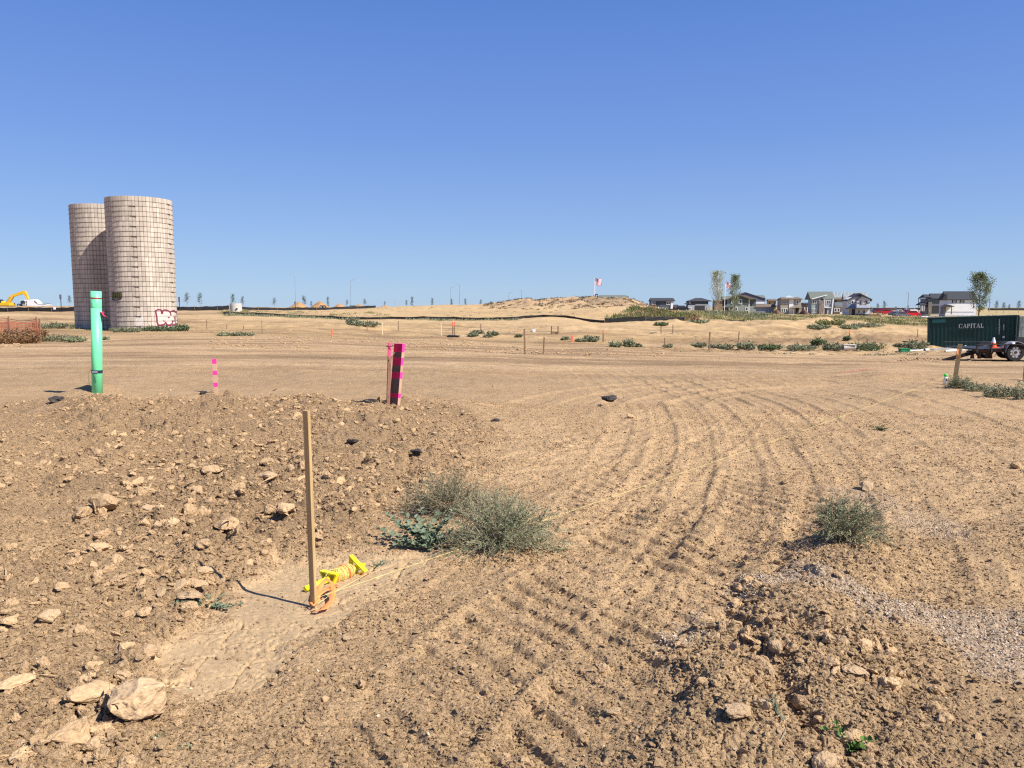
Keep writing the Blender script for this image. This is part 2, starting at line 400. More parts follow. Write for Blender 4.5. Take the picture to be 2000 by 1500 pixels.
# ---------------------------------------------------------------- object helpers
def link(o, parent=None):
    COL.objects.link(o)
    if parent is not None: o.parent = parent
    return o
def tag(o, label=None, cat=None, group=None, kind=None):
    if label: o['label'] = label
    if cat: o['category'] = cat
    if group: o['group'] = group
    if kind: o['kind'] = kind
    return o
def thing(name, label, cat, loc=(0, 0, 0), rotz=0.0, group=None):
    o = bpy.data.objects.new(name, None); link(o)
    o.empty_display_size = .2
    o.location = loc; o.rotation_euler = (0, 0, rotz)
    return tag(o, label, cat, group)
def mk(name, v, f, m, parent=None, smooth=False, kind=None):
    me = bpy.data.meshes.new(name)
    me.from_pydata([tuple(p) for p in v], [], f)
    ms = m if isinstance(m, (list, tuple)) else [m]
    for x in ms: me.materials.append(x)
    if smooth: me.shade_smooth()
    me.update()
    o = bpy.data.objects.new(name, me); link(o, parent)
    if kind: o['kind'] = kind
    return o
def np_mesh(name, V, F, m, smooth=False):
    """V (n,3), F (k, 3 or 4) arrays"""
    me = bpy.data.meshes.new(name)
    n = F.shape[1]
    me.vertices.add(len(V)); me.vertices.foreach_set('co', np.ascontiguousarray(V, np.float32).ravel())
    me.loops.add(F.size); me.loops.foreach_set('vertex_index', np.ascontiguousarray(F, np.int32).ravel())
    me.polygons.add(len(F)); me.polygons.foreach_set('loop_start', np.arange(0, F.size, n, dtype=np.int32))
    me.materials.append(m)
    me.update(calc_edges=True)
    if smooth: me.shade_smooth()
    return me
class MB:
    """collects boxes, tubes and prisms into one mesh"""
    def __init__(s): s.v = []; s.f = []; s.mi = []
    def add(s, v, f, mi=0):
        o = len(s.v); s.v += [tuple(p) for p in v]; s.f += [tuple(i + o for i in q) for q in f]; s.mi += [mi] * len(f); return s
    def box(s, c, d, mi=0, rz=0.0, M=None):
        x, y, z = d[0] / 2, d[1] / 2, d[2] / 2
        v = [Vector((a * x, b * y, e * z)) for a in (-1, 1) for b in (-1, 1) for e in (-1, 1)]
        if rz: v = [Matrix.Rotation(rz, 3, 'Z') @ p for p in v]
        if M is not None: v = [M @ p for p in v]
        v = [p + Vector(c) for p in v]
        return s.add(v, [(0,1,3,2),(4,6,7,5),(0,4,5,1),(2,3,7,6),(0,2,6,4),(1,5,7,3)], mi)
    def tube(s, pts, r, n=6, mi=0, cap=True):
        pts = [Vector(p) for p in pts]; rs = r if isinstance(r, (list, tuple)) else [r] * len(pts)
        v = []; f = []; up = None
        for i, p in enumerate(pts):
            d = (pts[min(i + 1, len(pts) - 1)] - pts[max(i - 1, 0)])
            d = d.normalized() if d.length > 1e-9 else Vector((0, 0, 1))
            if up is None: up = Vector((0, 0, 1)) if abs(d.z) < .9 else Vector((1, 0, 0))
            a = d.cross(up).normalized(); b = a.cross(d).normalized(); up = b
            for k in range(n):
                t = 2 * math.pi * k / n
                v.append(p + (a * math.cos(t) + b * math.sin(t)) * rs[i])
        for i in range(len(pts) - 1):
            for k in range(n):
                f.append((i*n+k, i*n+(k+1)%n, (i+1)*n+(k+1)%n, (i+1)*n+k))
        if cap: f.append(tuple(range(n))[::-1]); f.append(tuple(range((len(pts)-1)*n, len(pts)*n)))
        return s.add(v, f, mi)
    def prism(s, poly, y0, y1, mi=0):
        """poly of (x,z), extruded along y"""
        n = len(poly)
        v = [(p[0], y0, p[1]) for p in poly] + [(p[0], y1, p[1]) for p in poly]
        f = [tuple(range(n)), tuple(range(n, 2*n))[::-1]] + [(i, i+n, (i+1)%n+n, (i+1)%n) for i in range(n)]
        return s.add(v, f, mi)
    def quad(s, a, b, c, d, mi=0): return s.add([a, b, c, d], [(0,1,2,3)], mi)
    def build(s, name, m, parent=None, smooth=False, kind=None, loc=None):
        o = mk(name, s.v, s.f, m, parent, smooth, kind)
        if len(o.data.materials) > 1: o.data.polygons.foreach_set('material_index', s.mi)
        if loc is not None: o.location = loc
        return o
def copy_tree(o, parent=None):
    c = o.copy(); link(c, parent)
    for ch in o.children: copy_tree(ch, c)
    return c
# ---------------------------------------------------------------- ground sheet
def tint_of(X, Y, m):
    """ground colour by zone; middle-distance streaks stand in for relief shading"""
    n = X.size
    C = np.tile(np.array(DIRT), (n, 1)).astype(float)
    def mix(mask, col, k=1.0):
        w = (np.clip(mask, 0, 1) * k)[:, None]
        C[:] = C * (1 - w) + np.array(col) * w
    d = np.hypot(X, Y)
    u = X / np.maximum(Y, 1)
    big = fbm(X * .12, Y * .12, 60, 4); med = fbm(X * .5, Y * .5, 61, 4)
    mix(sstep(8, 17, Y), (0.395, 0.262, 0.140))                       # smoother pad, pinker
    mix(sstep(17, 30, Y) * sstep(.1, .5, .5 + med), (0.425, 0.280, 0.148), .8)
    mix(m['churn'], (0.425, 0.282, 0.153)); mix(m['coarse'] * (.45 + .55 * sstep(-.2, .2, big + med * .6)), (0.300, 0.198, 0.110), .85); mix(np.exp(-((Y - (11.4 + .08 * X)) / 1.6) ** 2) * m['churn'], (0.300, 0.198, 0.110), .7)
    mix(m['pan'], (0.385, 0.268, 0.148)); mix(m['berm'], (0.480, 0.325, 0.178), .8)
    mix(m['grav'], (0.47, 0.345, 0.225), .9)
    mix(sstep(.12, -.1, poly_sd(X, Y, Z_SANDSTRIP)), (0.414, 0.282, 0.154), .8)
    # basin and banks beyond the pad
    band = fbm(X * .02, Y * .11, 62, 4)
    mix(sstep(38, 55, Y), (0.396, 0.265, 0.131))
    mix(sstep(45, 60, Y) * sstep(.0, .22, band), (0.270, 0.175, 0.090), .9)
    mix(sstep(72, 100, Y) * sstep(-.25, .1, -band + .1), (0.425, 0.288, 0.145), .9)
    mix(sstep(110, 130, Y) * sstep(-.42, -.2, u) * sstep(.45, .2, u), (0.44, 0.302, 0.148), .7)
    st = fbm(X * .045, Y * .6, 63, 4) + .6 * fbm(X * .3, Y * 1.1, 64, 3)  # streaky tones that also stand in for shading on low relief
    mix(sstep(14, 26, Y) * sstep(115, 90, Y) * sstep(.05, .4, st), (0.255, 0.165, 0.090), .8)
    mix(sstep(14, 26, Y) * sstep(.1, .5, -st), (0.468, 0.329, 0.192), .5)
    # bank of the far scrub mound: paler sandy pink
    mix(sstep(158, 170, Y) * sstep(-.06, .0, u) * sstep(.2, .17, u), (0.400, 0.265, 0.150), .9)
    ub = u + .012 * fbm(X * .1, Y * .1, 66, 2)
    mix(sstep(162, 170, Y) * sstep(.088, .1, ub) * sstep(.155, .135, ub), (.25, .175, .10), .75)  # darker brown stretch near the peak of the mound
    mix(sstep(128, 150, Y) * sstep(160, 150, Y) * sstep(-.1, .2, fbm(X * .06, Y * .25, 67, 4)), (.36, .245, .13), .6)
    # ground under weeds on the right, dry straw
    mix(sstep(150, 175, Y) * sstep(.2, .25, u), (0.360, 0.273, 0.128), .8)
    mix(sstep(185, 230, Y) * sstep(.19, .1, u), (0.324, 0.223, 0.128), .7)
    mix(sstep(400, 900, Y), (0.270, 0.223, 0.128), .9)
    # red marking paint and yellow line sprayed on the dirt
    a = np.array(PF([(1645, 712), (1720, 701)])); b2 = line_d(X, Y, [tuple(a[0]), tuple(a[1])])
    mix(np.exp(-(b2 / .16) ** 2) * (vnoise(X * 3, Y * 3, 9) + .55), (0.558, 0.111, 0.083), .75)
    a = PF([(1085, 709), (1170, 711)]); mix(np.exp(-(line_d(X, Y, a) / .07) ** 2), (0.540, 0.359, 0.060), .5)
    a = PF([(1600, 1040), (1500, 1090), (1430, 1160)]); 
    C *= (1 + .28 * sstep(14, 24, Y) * sstep(130, 90, Y) * (fbm(X * .35, Y * 2.2, 68, 4)))[:, None]  # fine streaks in the colour instead of shading from small relief
    C *= (1 + .10 * med + .08 * big)[:, None]
    return C

def build_ground():
    # one sheet, rings round the viewpoint; finer where the clods are near
    th_in = np.linspace(R(-41.5), R(41.5), 801)
    th_out = np.concatenate([np.linspace(R(41.5), R(318.5), 84)[1:-1]])
    th = np.concatenate([th_in, th_out])       # angle from +Y clockwise
    rs = [1.5]
    while rs[-1] < 30: rs.append(rs[-1] + .00122 * rs[-1] ** 1.5)
    r1 = np.array(rs)
    r2 = [r1[-1]]
    while r2[-1] < 420: r2.append(r2[-1] * 1.0085)
    while r2[-1] < 6500: r2.append(r2[-1] * 1.06)
    rr = np.concatenate([[0.35, .6, .9, 1.2], r1, r2[1:]])
    A, B = np.meshgrid(th, rr)
    X = (np.sin(A) * B).ravel(); Y = (np.cos(A) * B).ravel()
    z = land(X, Y)
    nearsel = np.nonzero((B.ravel() < 62) & (Y > -3))[0]
    xs, ys = X[nearsel], Y[nearsel]
    m = masks(xs, ys)
    zz = relief(xs, ys, m)
    dist = np.hypot(xs, ys)
    infront = (np.abs(xs) < .95 * ys + .5)
    wx = xs + .03 * vnoise(xs * 9, ys * 9, 90); wy = ys + .03 * vnoise(xs * 9, ys * 9, 91)
    # chunk relief at four sizes
    for (sc, amp, key, maxd, seed) in ((.36, .085, 'coarse', 16, 100), (.17, .055, 'coarse', 16, 110), (.15, .030, 'churn', 16, 120), (.075, .024, 'rough', 13, 130),
                                       (.036, .014, 'rough', 8.5, 140), (.2, .05, 'blocks', 6, 150), (.085, .030, 'blocks', 6, 160), (.12, .034, 'berm2', 8, 170), (.055, .022, 'berm2', 8, 180)):
        if key == 'rough': w = .17 + .83 * np.maximum(m['churn'], .8 * m['berm'])
        elif key == 'berm2': w = m['berm'] * (.35 + .65 * m['trench']) * (1 - .5 * m['grav'])
        else: w = m[key]
        w = w * (1 - m['pan'])
        patch = sstep(-.25, .15, fbm(xs * .9, ys * .9, seed + 5, 3) + .05)
        w = w * (.25 + .75 * patch)
        s_ = np.nonzero(infront & (w > .02) & (dist < maxd * 1.25))[0]
        g, rn, ti = worley(wx[s_] / sc, wy[s_] / sc, seed)
        fade = sstep(maxd * 1.25, maxd * .8, dist[s_])
        lump = sstep(.02, .28, g) * (.25 + .75 * rn ** 2) + ti * .45 * sstep(0, .2, g)
        zz[s_] += amp * w[s_] * fade * lump
    # general crumbly grain
    for (f, a, maxd, sd) in ((6, .010, 30, 200), (17, .0055, 16, 201), (42, .003, 8, 202), (90, .0016, 5, 203)):
        s_ = np.nonzero(infront & (dist < maxd))[0]
        zz[s_] += a * (1 - .85 * m['pan'][s_]) * fbm(xs[s_] * f, ys[s_] * f, sd, 2) * 2 * sstep(maxd, maxd * .7, dist[s_])
    # drying cracks in the mud pan
    s_ = np.nonzero(m['pan'] > .02)[0]
    px, py = xs[s_] + .05 * vnoise(xs[s_] * 14, ys[s_] * 14, 21), ys[s_] + .05 * vnoise(xs[s_] * 14, ys[s_] * 14, 22)
    for (sc, dp, wd, sd) in ((.17, .013, .06, 210), (.06, .007, .11, 213)):
        g, rn, ti = worley(px / sc, py / sc, sd)
        on = sstep(-.12, .12, fbm(xs[s_] * 3, ys[s_] * 3, sd + 1, 2))
        zz[s_] -= dp * 2.0 * sstep(wd, 0, g) * on * m['pan'][s_]
        zz[s_] += .004 * ti * m['pan'][s_] * on
    z[nearsel] += zz
    # broken banks farther out
    far = np.nonzero((B.ravel() > 25) & (B.ravel() < 420) & (Y > 10))[0]
    fx, fy = X[far], Y[far]
    a = sstep(28, 50, fy)
    bk = .35 * fbm(fx * .05, fy * .09, 70, 4) + .22 * fbm(fx * .22, fy * .3, 71, 4)
    u = fx / np.maximum(fy, 1)
    keep = sstep(44, 62, fy) * (1 - .8 * np.exp(-((u + .5) / .1) ** 2) * sstep(70, 60, fy))
    bk = bk + .16 * fbm(fx * .09, fy * .5, 74, 3) * sstep(130, 90, fy)
    yard = np.exp(-(((fx - 35) / 9) ** 2 + ((fy - 57) / 9) ** 2) ** 2)
    z[far] += bk * 1.15 * (1 - yard) * keep * sstep(300, 200, fy)
    for (px_, D_, hh_, rr_) in ((1490, 100, .9, 6), (1600, 112, 1.1, 7), (1665, 108, .55, 8), (1345, 118, .8, 5), (1720, 64, .5, 4), (1100, 85, .5, 6), (990, 75, .35, 5), (560, 82, .35, 9), (700, 72, .45, 5), (1230, 70, .4, 5), (1420, 78, .4, 5), (1650, 76, .6, 6), (880, 96, .4, 7), (1560, 62, .35, 4)):
        x_ = (px_ - 1000) / FPX * D_; z[far] += hh_ * np.exp(-((fx - x_) ** 2 / (rr_ * 1.6) ** 2 + (fy - D_) ** 2 / rr_ ** 2)) * (1 + .5 * fbm(fx * .6, fy * .6, 75, 2))
    rub = sstep(46, 52, fy) * sstep(92, 78, fy) * sstep(.0, .35, u + fbm(fx * .07, fy * .07, 76, 2)); z[far] += rub * .16 * np.abs(fbm(fx * 1.1, fy * 1.1, 77, 3)) * 2
    scr = sstep(158, 172, fy) * sstep(215, 200, fy) * sstep(-.06, .0, u) * sstep(.2, .17, u)
    z[far] += scr * (.8 * fbm(fx * .35, fy * .35, 73, 4))
    nth, nr = len(th), len(rr)
    V = np.stack([X, Y, z], 1)
    i = np.arange(nth); j = np.arange(nr - 1)
    J, I = np.meshgrid(j, i, indexing='ij')
    I2 = (I + 1) % nth
    F = np.stack([J * nth + I, (J + 1) * nth + I, (J + 1) * nth + I2, J * nth + I2], -1).reshape(-1, 4)
    F = F[:, ::-1]
    Vc = np.vstack([V, [[0, 0, 0]]])
    me = np_mesh('ground', Vc, F, M_DIRT, True)
    allm = masks(X, Y)
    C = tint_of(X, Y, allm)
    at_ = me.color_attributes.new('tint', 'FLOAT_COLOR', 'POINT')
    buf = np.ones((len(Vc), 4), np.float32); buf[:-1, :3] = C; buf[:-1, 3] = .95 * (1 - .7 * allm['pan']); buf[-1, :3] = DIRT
    at_.data.foreach_set('color', buf.ravel())
    o = bpy.data.objects.new('ground', me); link(o); o['kind'] = 'structure'
    # surface lookup in the fine zone for setting things down
    global FINE
    FINE = (th_in, rr, z.reshape(nr, nth)[:, :len(th_in)])
    return o
ground = build_ground()
def Zf(X, Y):
    """height of the finished sheet"""
    th_in, rr, ZZ = FINE
    X = np.atleast_1d(np.asarray(X, float)); Y = np.atleast_1d(np.asarray(Y, float))
    a = np.arctan2(X, Y); r = np.hypot(X, Y)
    gi = np.clip((a - th_in[0]) / (th_in[1] - th_in[0]), 0, len(th_in) - 1.001)
    j = np.clip(np.searchsorted(rr, r) - 1, 0, len(rr) - 2)
    fj = np.clip((r - rr[j]) / (rr[j + 1] - rr[j]), 0, 1)
    i0 = gi.astype(int); fi = gi - i0
    return (ZZ[j, i0] * (1 - fi) + ZZ[j, i0 + 1] * fi) * (1 - fj) + (ZZ[j + 1, i0] * (1 - fi) + ZZ[j + 1, i0 + 1] * fi) * fj
def zs(x, y): return float(Zf([x], [y])[0])
def on(px, py):
    """point of the finished ground seen at picture point"""
    d = ray(px, py)
    Ys = np.exp(np.linspace(math.log(1.6), math.log(420), 4000))
    X = d[0] / d[1] * Ys; Z = EYE + d[2] / d[1] * Ys
    g = Zf(X, Ys)
    k = np.nonzero(Z <= g)[0]
    k = k[0] if len(k) else len(Ys) - 1
    return Vector((X[k], Ys[k], float(g[k])))

# ---------------------------------------------------------------- clod shapes
import bmesh
def clod_mesh(name, seed, npts=16, flat=.7, sub=1, rough=.06, m=None, boxy=0.0):
    r = random.Random(seed)
    bm = bmesh.new()
    for i in range(npts):
        v = Vector((r.gauss(0, 1), r.gauss(0, 1), r.gauss(0, 1))).normalized()
        if boxy:
            mx = max(abs(v.x), abs(v.y), abs(v.z)); v = v.lerp(v / mx * .8, boxy)
        v *= r.uniform(.8, 1.0); v.x *= r.uniform(.85, 1.1)
        bm.verts.new((v.x, v.y * .85, v.z * flat))
    bmesh.ops.convex_hull(bm, input=bm.verts)
    for v in [v for v in bm.verts if not v.link_faces]: bm.verts.remove(v)
    if sub:
        bmesh.ops.bevel(bm, geom=list(bm.edges), offset=.07, segments=1, affect='EDGES')
        bmesh.ops.triangulate(bm, faces=list(bm.faces))
        if sub > 1:
            for k in range(sub - 1):
                bmesh.ops.subdivide_edges(bm, edges=[e for e in bm.edges if e.calc_length() > .16 / (k + 1)], cuts=1 if k else 2, use_grid_fill=True)
                bmesh.ops.triangulate(bm, faces=list(bm.faces))
        co = np.array([v.co[:] for v in bm.verts])
        bm.normal_update()
        for f, a in ((2.2, rough * 1.3), (6, rough * .6), (14, rough * .35)):
            d = fbm(co[:, 0] * f + co[:, 2] * f * .7 + seed, co[:, 1] * f - co[:, 2] * f * .6, seed, 2) * a * 2
            for v, q in zip(bm.verts, d): v.co += v.normal * float(q)
    me = bpy.data.meshes.new(name); bm.to_mesh(me); bm.free()
    me.materials.append(m or M_CLOD)
    return me
T_SMALL = [clod_mesh('crumb', s, 11, .75, 0) for s in range(8)]
T_MID = [clod_mesh('clod', 50 + s, 17, (.55, .7, .85, .42)[s % 4], 2, .11) for s in range(12)]
T_BIG = [clod_mesh('clod', 90 + s, 18, (.6, .75, .45)[s % 3], 2, .07) for s in range(8)]
T_PALE = [clod_mesh('clod', 130 + s, 14, (.6, .4)[s % 2], 1, .05, M_CLODPALE) for s in range(4)]
T_GRIT = [clod_mesh('pebble', 200 + s, 9, .7, 0, m=M_GRIT) for s in range(6)]

def scatter(name, label, templates, P, scl, rot, idx):
    """one uncountable litter of pieces, laid out by geometry nodes"""
    hold = bpy.data.collections.new(name + '_shapes')
    for k, me in enumerate(templates):
        hold.objects.link(bpy.data.objects.new('%s_%02d' % (name, k), me))
    me = bpy.data.meshes.new(name)
    me.vertices.add(len(P)); me.vertices.foreach_set('co', P.astype(np.float32).ravel())
    for nm, ty, arr in (('rot', 'FLOAT_VECTOR', rot), ('scl', 'FLOAT_VECTOR', scl)):
        a = me.attributes.new(nm, ty, 'POINT'); a.data.foreach_set('vector', arr.astype(np.float32).ravel())
    a = me.attributes.new('pick', 'INT', 'POINT'); a.data.foreach_set('value', idx.astype(np.int32))
    o = bpy.data.objects.new(name, me); link(o); tag(o, label, None, None, 'stuff')
    g = bpy.data.node_groups.new(name, 'GeometryNodeTree')
    g.interface.new_socket('Geometry', in_out='INPUT', socket_type='NodeSocketGeometry')
    g.interface.new_socket('Geometry', in_out='OUTPUT', socket_type='NodeSocketGeometry')
    N = g.nodes.new; L = g.links.new
    gi = N('NodeGroupInput'); go = N('NodeGroupOutput')
    ci = N('GeometryNodeCollectionInfo'); ci.inputs[0].default_value = hold; ci.inputs[1].default_value = True; ci.inputs[2].default_value = True
    ip = N('GeometryNodeInstanceOnPoints'); ip.inputs['Pick Instance'].default_value = True
    def na(n_, ty):
        a = N('GeometryNodeInputNamedAttribute'); a.data_type = ty; a.inputs['Name'].default_value = n_
        return [s for s in a.outputs if s.enabled and s.name == 'Attribute'][0]
    L(gi.outputs[0], ip.inputs['Points']); L(ci.outputs[0], ip.inputs['Instance'])
    L(na('pick', 'INT'), ip.inputs['Instance Index']); L(na('rot', 'FLOAT_VECTOR'), ip.inputs['Rotation']); L(na('scl', 'FLOAT_VECTOR'), ip.inputs['Scale'])
    L(ip.outputs[0], go.inputs[0])
    md = o.modifiers.new('lay', 'NODES'); md.node_group = g
    return o

def sample(n, rmin, rmax, dens, power=1.0, ang=41.0):
    """random places in front of the viewpoint, kept with probability dens(X,Y)"""
    t = RNG.random(n); r = (rmin ** (2 - power) + t * (rmax ** (2 - power) - rmin ** (2 - power))) ** (1 / (2 - power))
    a = (RNG.random(n) * 2 - 1) * R(ang)
    X = np.sin(a) * r; Y = np.cos(a) * r
    m = masks(X, Y)
    keep = RNG.random(n) < dens(X, Y, m)
    return X[keep], Y[keep], {k: v[keep] for k, v in m.items()}

def litter(name, label, templates, n, rmin, rmax, dens, smin, smax, tail, sink=.25, power=1.0, flatten=.8):
    X, Y, m = sample(n, rmin, rmax, dens, power)
    s = smin * (1 - RNG.random(len(X)) * (1 - (smin / smax) ** tail)) ** (-1 / tail)
    Z = Zf(X, Y) + s * (.45 - sink)
    P = np.stack([X, Y, Z], 1)
    scl = np.stack([s * RNG.uniform(.75, 1.25, len(s)), s * RNG.uniform(.75, 1.2, len(s)), s * RNG.uniform(.6, 1.1, len(s)) * flatten], 1)
    rot = np.stack([RNG.normal(0, .5, len(s)), RNG.normal(0, .5, len(s)), RNG.random(len(s)) * 6.283], 1)
    idx = RNG.integers(0, len(templates), len(s))
    return scatter(name, label, templates, P, scl, rot, idx)

def dpatch(X, Y, f, sd): return sstep(-.22, .2, fbm(X * f, Y * f, sd, 3))
litter('crumbs', 'fine tan dirt crumbs strewn over the bare ground', T_SMALL, 620000, 2.0, 13.0,
       lambda X, Y, m: (.26 + .45 * dpatch(X, Y, 1.2, 300) * dpatch(X, Y, 4, 301) + .45 * np.maximum(m['churn'], m['berm'])) * (1 - .88 * m['pan']) * (1 - .4 * m['grav']), .0042, .022, 2.2, sink=.22)
litter('small_clods', 'broken lumps of dry dirt strewn over the churned ground', T_MID, 190000, 2.0, 17.0,
       lambda X, Y, m: ((1.2 * m['coarse'] + .45 * m['churn']) * dpatch(X, Y, 1.1, 310) + .5 * m['churn'] * dpatch(X, Y, 3, 311) + .75 * m['berm'] * dpatch(X, Y, 2.5, 313) + .8 * m['trench'] + .010) * (1 - .97 * m['pan']) * (1 - .5 * m['grav']), .0075, .055, 2.15, sink=.28)
litter('gravel', 'pinkish fine gravel spilled across the windrow of dirt', T_GRIT, 260000, 2.6, 8.5,
       lambda X, Y, m: .9 * m['grav'] * (.35 + .65 * dpatch(X, Y, 2, 320)) + .004, .005, .011, 3.0, sink=.0)
# ================================================================ SILOS
M_STAVE = mat('concrete_stave', (0.51, 0.435, 0.35), .9, .12, 3.0, bump=.004, bscale=20, rnd=.13)
def streaks(m, lo=.80, hi=1.06):
    t = m.node_tree; b = t.nodes['Principled BSDF']; src = b.inputs['Base Color'].links[0].from_socket
    g = t.nodes.new('ShaderNodeNewGeometry'); mp = t.nodes.new('ShaderNodeMapping'); mp.inputs['Scale'].default_value = (1.6, 1.6, .12)
    n = t.nodes.new('ShaderNodeTexNoise'); n.inputs['Scale'].default_value = 1; n.inputs['Detail'].default_value = 6; n.inputs['Roughness'].default_value = .65
    r = t.nodes.new('ShaderNodeMapRange'); r.inputs[1].default_value = .35; r.inputs[2].default_value = .6; r.inputs[3].default_value = lo; r.inputs[4].default_value = hi
    v = t.nodes.new('ShaderNodeVectorMath'); v.operation = 'SCALE'
    t.links.new(g.outputs['Position'], mp.inputs[0]); t.links.new(mp.outputs[0], n.inputs['Vector']); t.links.new(n.outputs[0], r.inputs[0])
    t.links.new(src, v.inputs[0]); t.links.new(r.outputs[0], v.inputs['Scale']); t.links.new(v.outputs[0], b.inputs['Base Color'])
streaks(M_STAVE)
M_STAVEDK = mat('stave_joint', (0.16, 0.13, 0.105), .95)
M_HOOP = mat('rusty_hoop_rod', (0.085, 0.05, 0.035), .8, .3, 4)
M_GWHITE = mat('white_spray_paint', (0.55, 0.50, 0.44), .7, .1, 6)
M_GRED = mat('maroon_spray_paint', (0.20, 0.012, 0.05), .6)
M_GOLIVE = mat('olive_spray_paint', (0.22, 0.22, 0.075), .7, .2, 6)
M_GBLACK = mat('black_spray_paint', (0.03, 0.03, 0.03), .7)
def silo(cx, cy, zb, label, phase, seed, seen0, seen1):
    va_lug = math.atan2(-cx, cy) + (.55 if seed == 2 else 0)
    """seen0..seen1: bearings (from -Y, towards +X) of the staves that show"""
    Rr = 2.44; NC = 60; hs = .3827; NH = 27
    t = thing('stave_silo', label, 'silo', (cx, cy, zb), 0, 'old concrete stave silos')
    ht = NH * hs
    # inner wall, open at the top
    b = MB(); n = 60; ri, ro = Rr - .09, Rr - .055
    v = []
    for k in range(n):
        a = 2 * math.pi * k / n
        for r_, z_ in ((ro, -1.2), (ro, ht - .03), (ri, ht - .03), (ri, -1.2)):
            v.append((r_ * math.sin(a), -r_ * math.cos(a), z_))
    f = []
    for k in range(n):
        q = (k + 1) % n
        for e in range(3): f.append((k*4+e, q*4+e, q*4+e+1, k*4+e+1))
    b.add(v, f).build('inner_wall', M_STAVEDK, t)
    # staves: two courses of hoops tall, every other column dropped by half
    def stave_geo(z0, z1, a0=0.0, g=.011):
        w = 2 * math.pi / NC / 2; vv = []
        for (ang, r_) in ((-w + g / Rr / 1, Rr), (0, Rr + .004), (w - g / Rr, Rr), (w - g / Rr, Rr - .06), (-w + g / Rr, Rr - .06)):
            for z in (z0 + g * .6, z1 - g * .6):
                aa = ang + a0
                vv.append((r_ * math.sin(aa), -r_ * math.cos(aa), z))
        ff = [(0, 2, 3, 1), (2, 4, 5, 3), (4, 6, 7, 5), (6, 8, 9, 7), (8, 0, 1, 9), (1, 3, 5, 7, 9), (0, 8, 6, 4, 2)]
        return vv, ff
    vv, ff = stave_geo(0, 2 * hs); M0 = bpy.data.meshes.new('stave'); M0.from_pydata(vv, [], ff); M0.materials.append(M_STAVE)
    vv, ff = stave_geo(0, hs); M1 = bpy.data.meshes.new('stave_half'); M1.from_pydata(vv, [], ff); M1.materials.append(M_STAVE)
    rest = MB(); r = random.Random(seed); cnt = 0
    for c in range(NC):
        ang = (c + .5) * 2 * math.pi / NC + phase
        ang = (ang + math.pi) % (2 * math.pi) - math.pi
        odd = c % 2
        segs = []
        z = 0.0
        if odd: segs.append((0, 1)); z = 1
        while z < NH:
            ln = min(2, NH - z); segs.append((z, ln)); z += ln
        segs[0] = (segs[0][0], segs[0][1])
        vis = abs(ang - seen0) <= seen1
        for (z0, ln) in segs:
            if vis and cnt < 296:
                o = bpy.data.objects.new('stave', M0 if ln == 2 else M1); link(o, t)
                o.rotation_euler = (0, 0, ang); o.location = (0, 0, z0 * hs)
                j = r.uniform(-.005, .006); o.location.x = j * math.sin(ang); o.location.y = -j * math.cos(ang)
                cnt += 1
            else:
                a_, f_ = stave_geo(z0 * hs, (z0 + ln) * hs, ang); rest.add(a_, f_)
    rest.build('remaining_stave', M_STAVE, t, kind='stuff')
    base = MB(); v = []; f = []
    for k in range(n):
        a = 2 * math.pi * k / n
        for z_ in (-1.2, .0): v.append(((Rr + .02) * math.sin(a), -(Rr + .02) * math.cos(a), z_))
    f = [(k*2, ((k+1) % n)*2, ((k+1) % n)*2+1, k*2+1) for k in range(n)]
    base.add(v, f).build('footing', M_STAVE, t)
    # hoops with their coupling lugs
    def torus(rad, tube, nu=72, nv=5):
        v = []; f = []
        for i in range(nu):
            a = 2 * math.pi * i / nu
            for j in range(nv):
                q = 2 * math.pi * j / nv
                v.append(((rad + tube * math.cos(q)) * math.sin(a), -(rad + tube * math.cos(q)) * math.cos(a), tube * math.sin(q)))
        for i in range(nu):
            for j in range(nv):
                f.append((i*nv+j, ((i+1) % nu)*nv+j, ((i+1) % nu)*nv+(j+1) % nv, i*nv+(j+1) % nv))
        return v, f
    hv, hf = torus(Rr + .016, .0105)
    hm = bpy.data.meshes.new('hoop'); hm.from_pydata(hv, [], hf); hm.materials.append(M_HOOP); hm.update()
    lb = MB(); lb.box((0, -(Rr + .035), 0), (.22, .035, .04)); lb.box((.1, -(Rr + .025), -.03), (.07, .03, .05)); lb.tube([(-.25, -(Rr + .03), .02), (.2, -(Rr + .05), -.02)], .016, 5)
    lm = bpy.data.meshes.new('lug'); lm.from_pydata(lb.v, [], lb.f); lm.materials.append(M_HOOP); lm.update()
    for k in range(1, NH):
        h = bpy.data.objects.new('hoop', hm); link(h, t); h.location = (0, 0, k * hs)
        h.rotation_euler = (r.uniform(-.002, .002), r.uniform(-.002, .002), 0)
        for a in ((va_lug - .17,) if k % 2 else (va_lug + 1.05,)):
            l = bpy.data.objects.new('lug', lm); link(l, h); l.rotation_euler = (0, 0, a + r.uniform(-.012, .012))
    return t
def ring_pt(ang, z, e=.012): return ((2.44 + e) * math.sin(ang), -(2.44 + e) * math.cos(ang), z)
SF = at(283, 648, 62.2); SB = at(210.5, 642, 66.4)
zf = float(land([SF.x], [SF.y])[0]) + .02; zb = float(land([SB.x], [SB.y])[0]) + .02
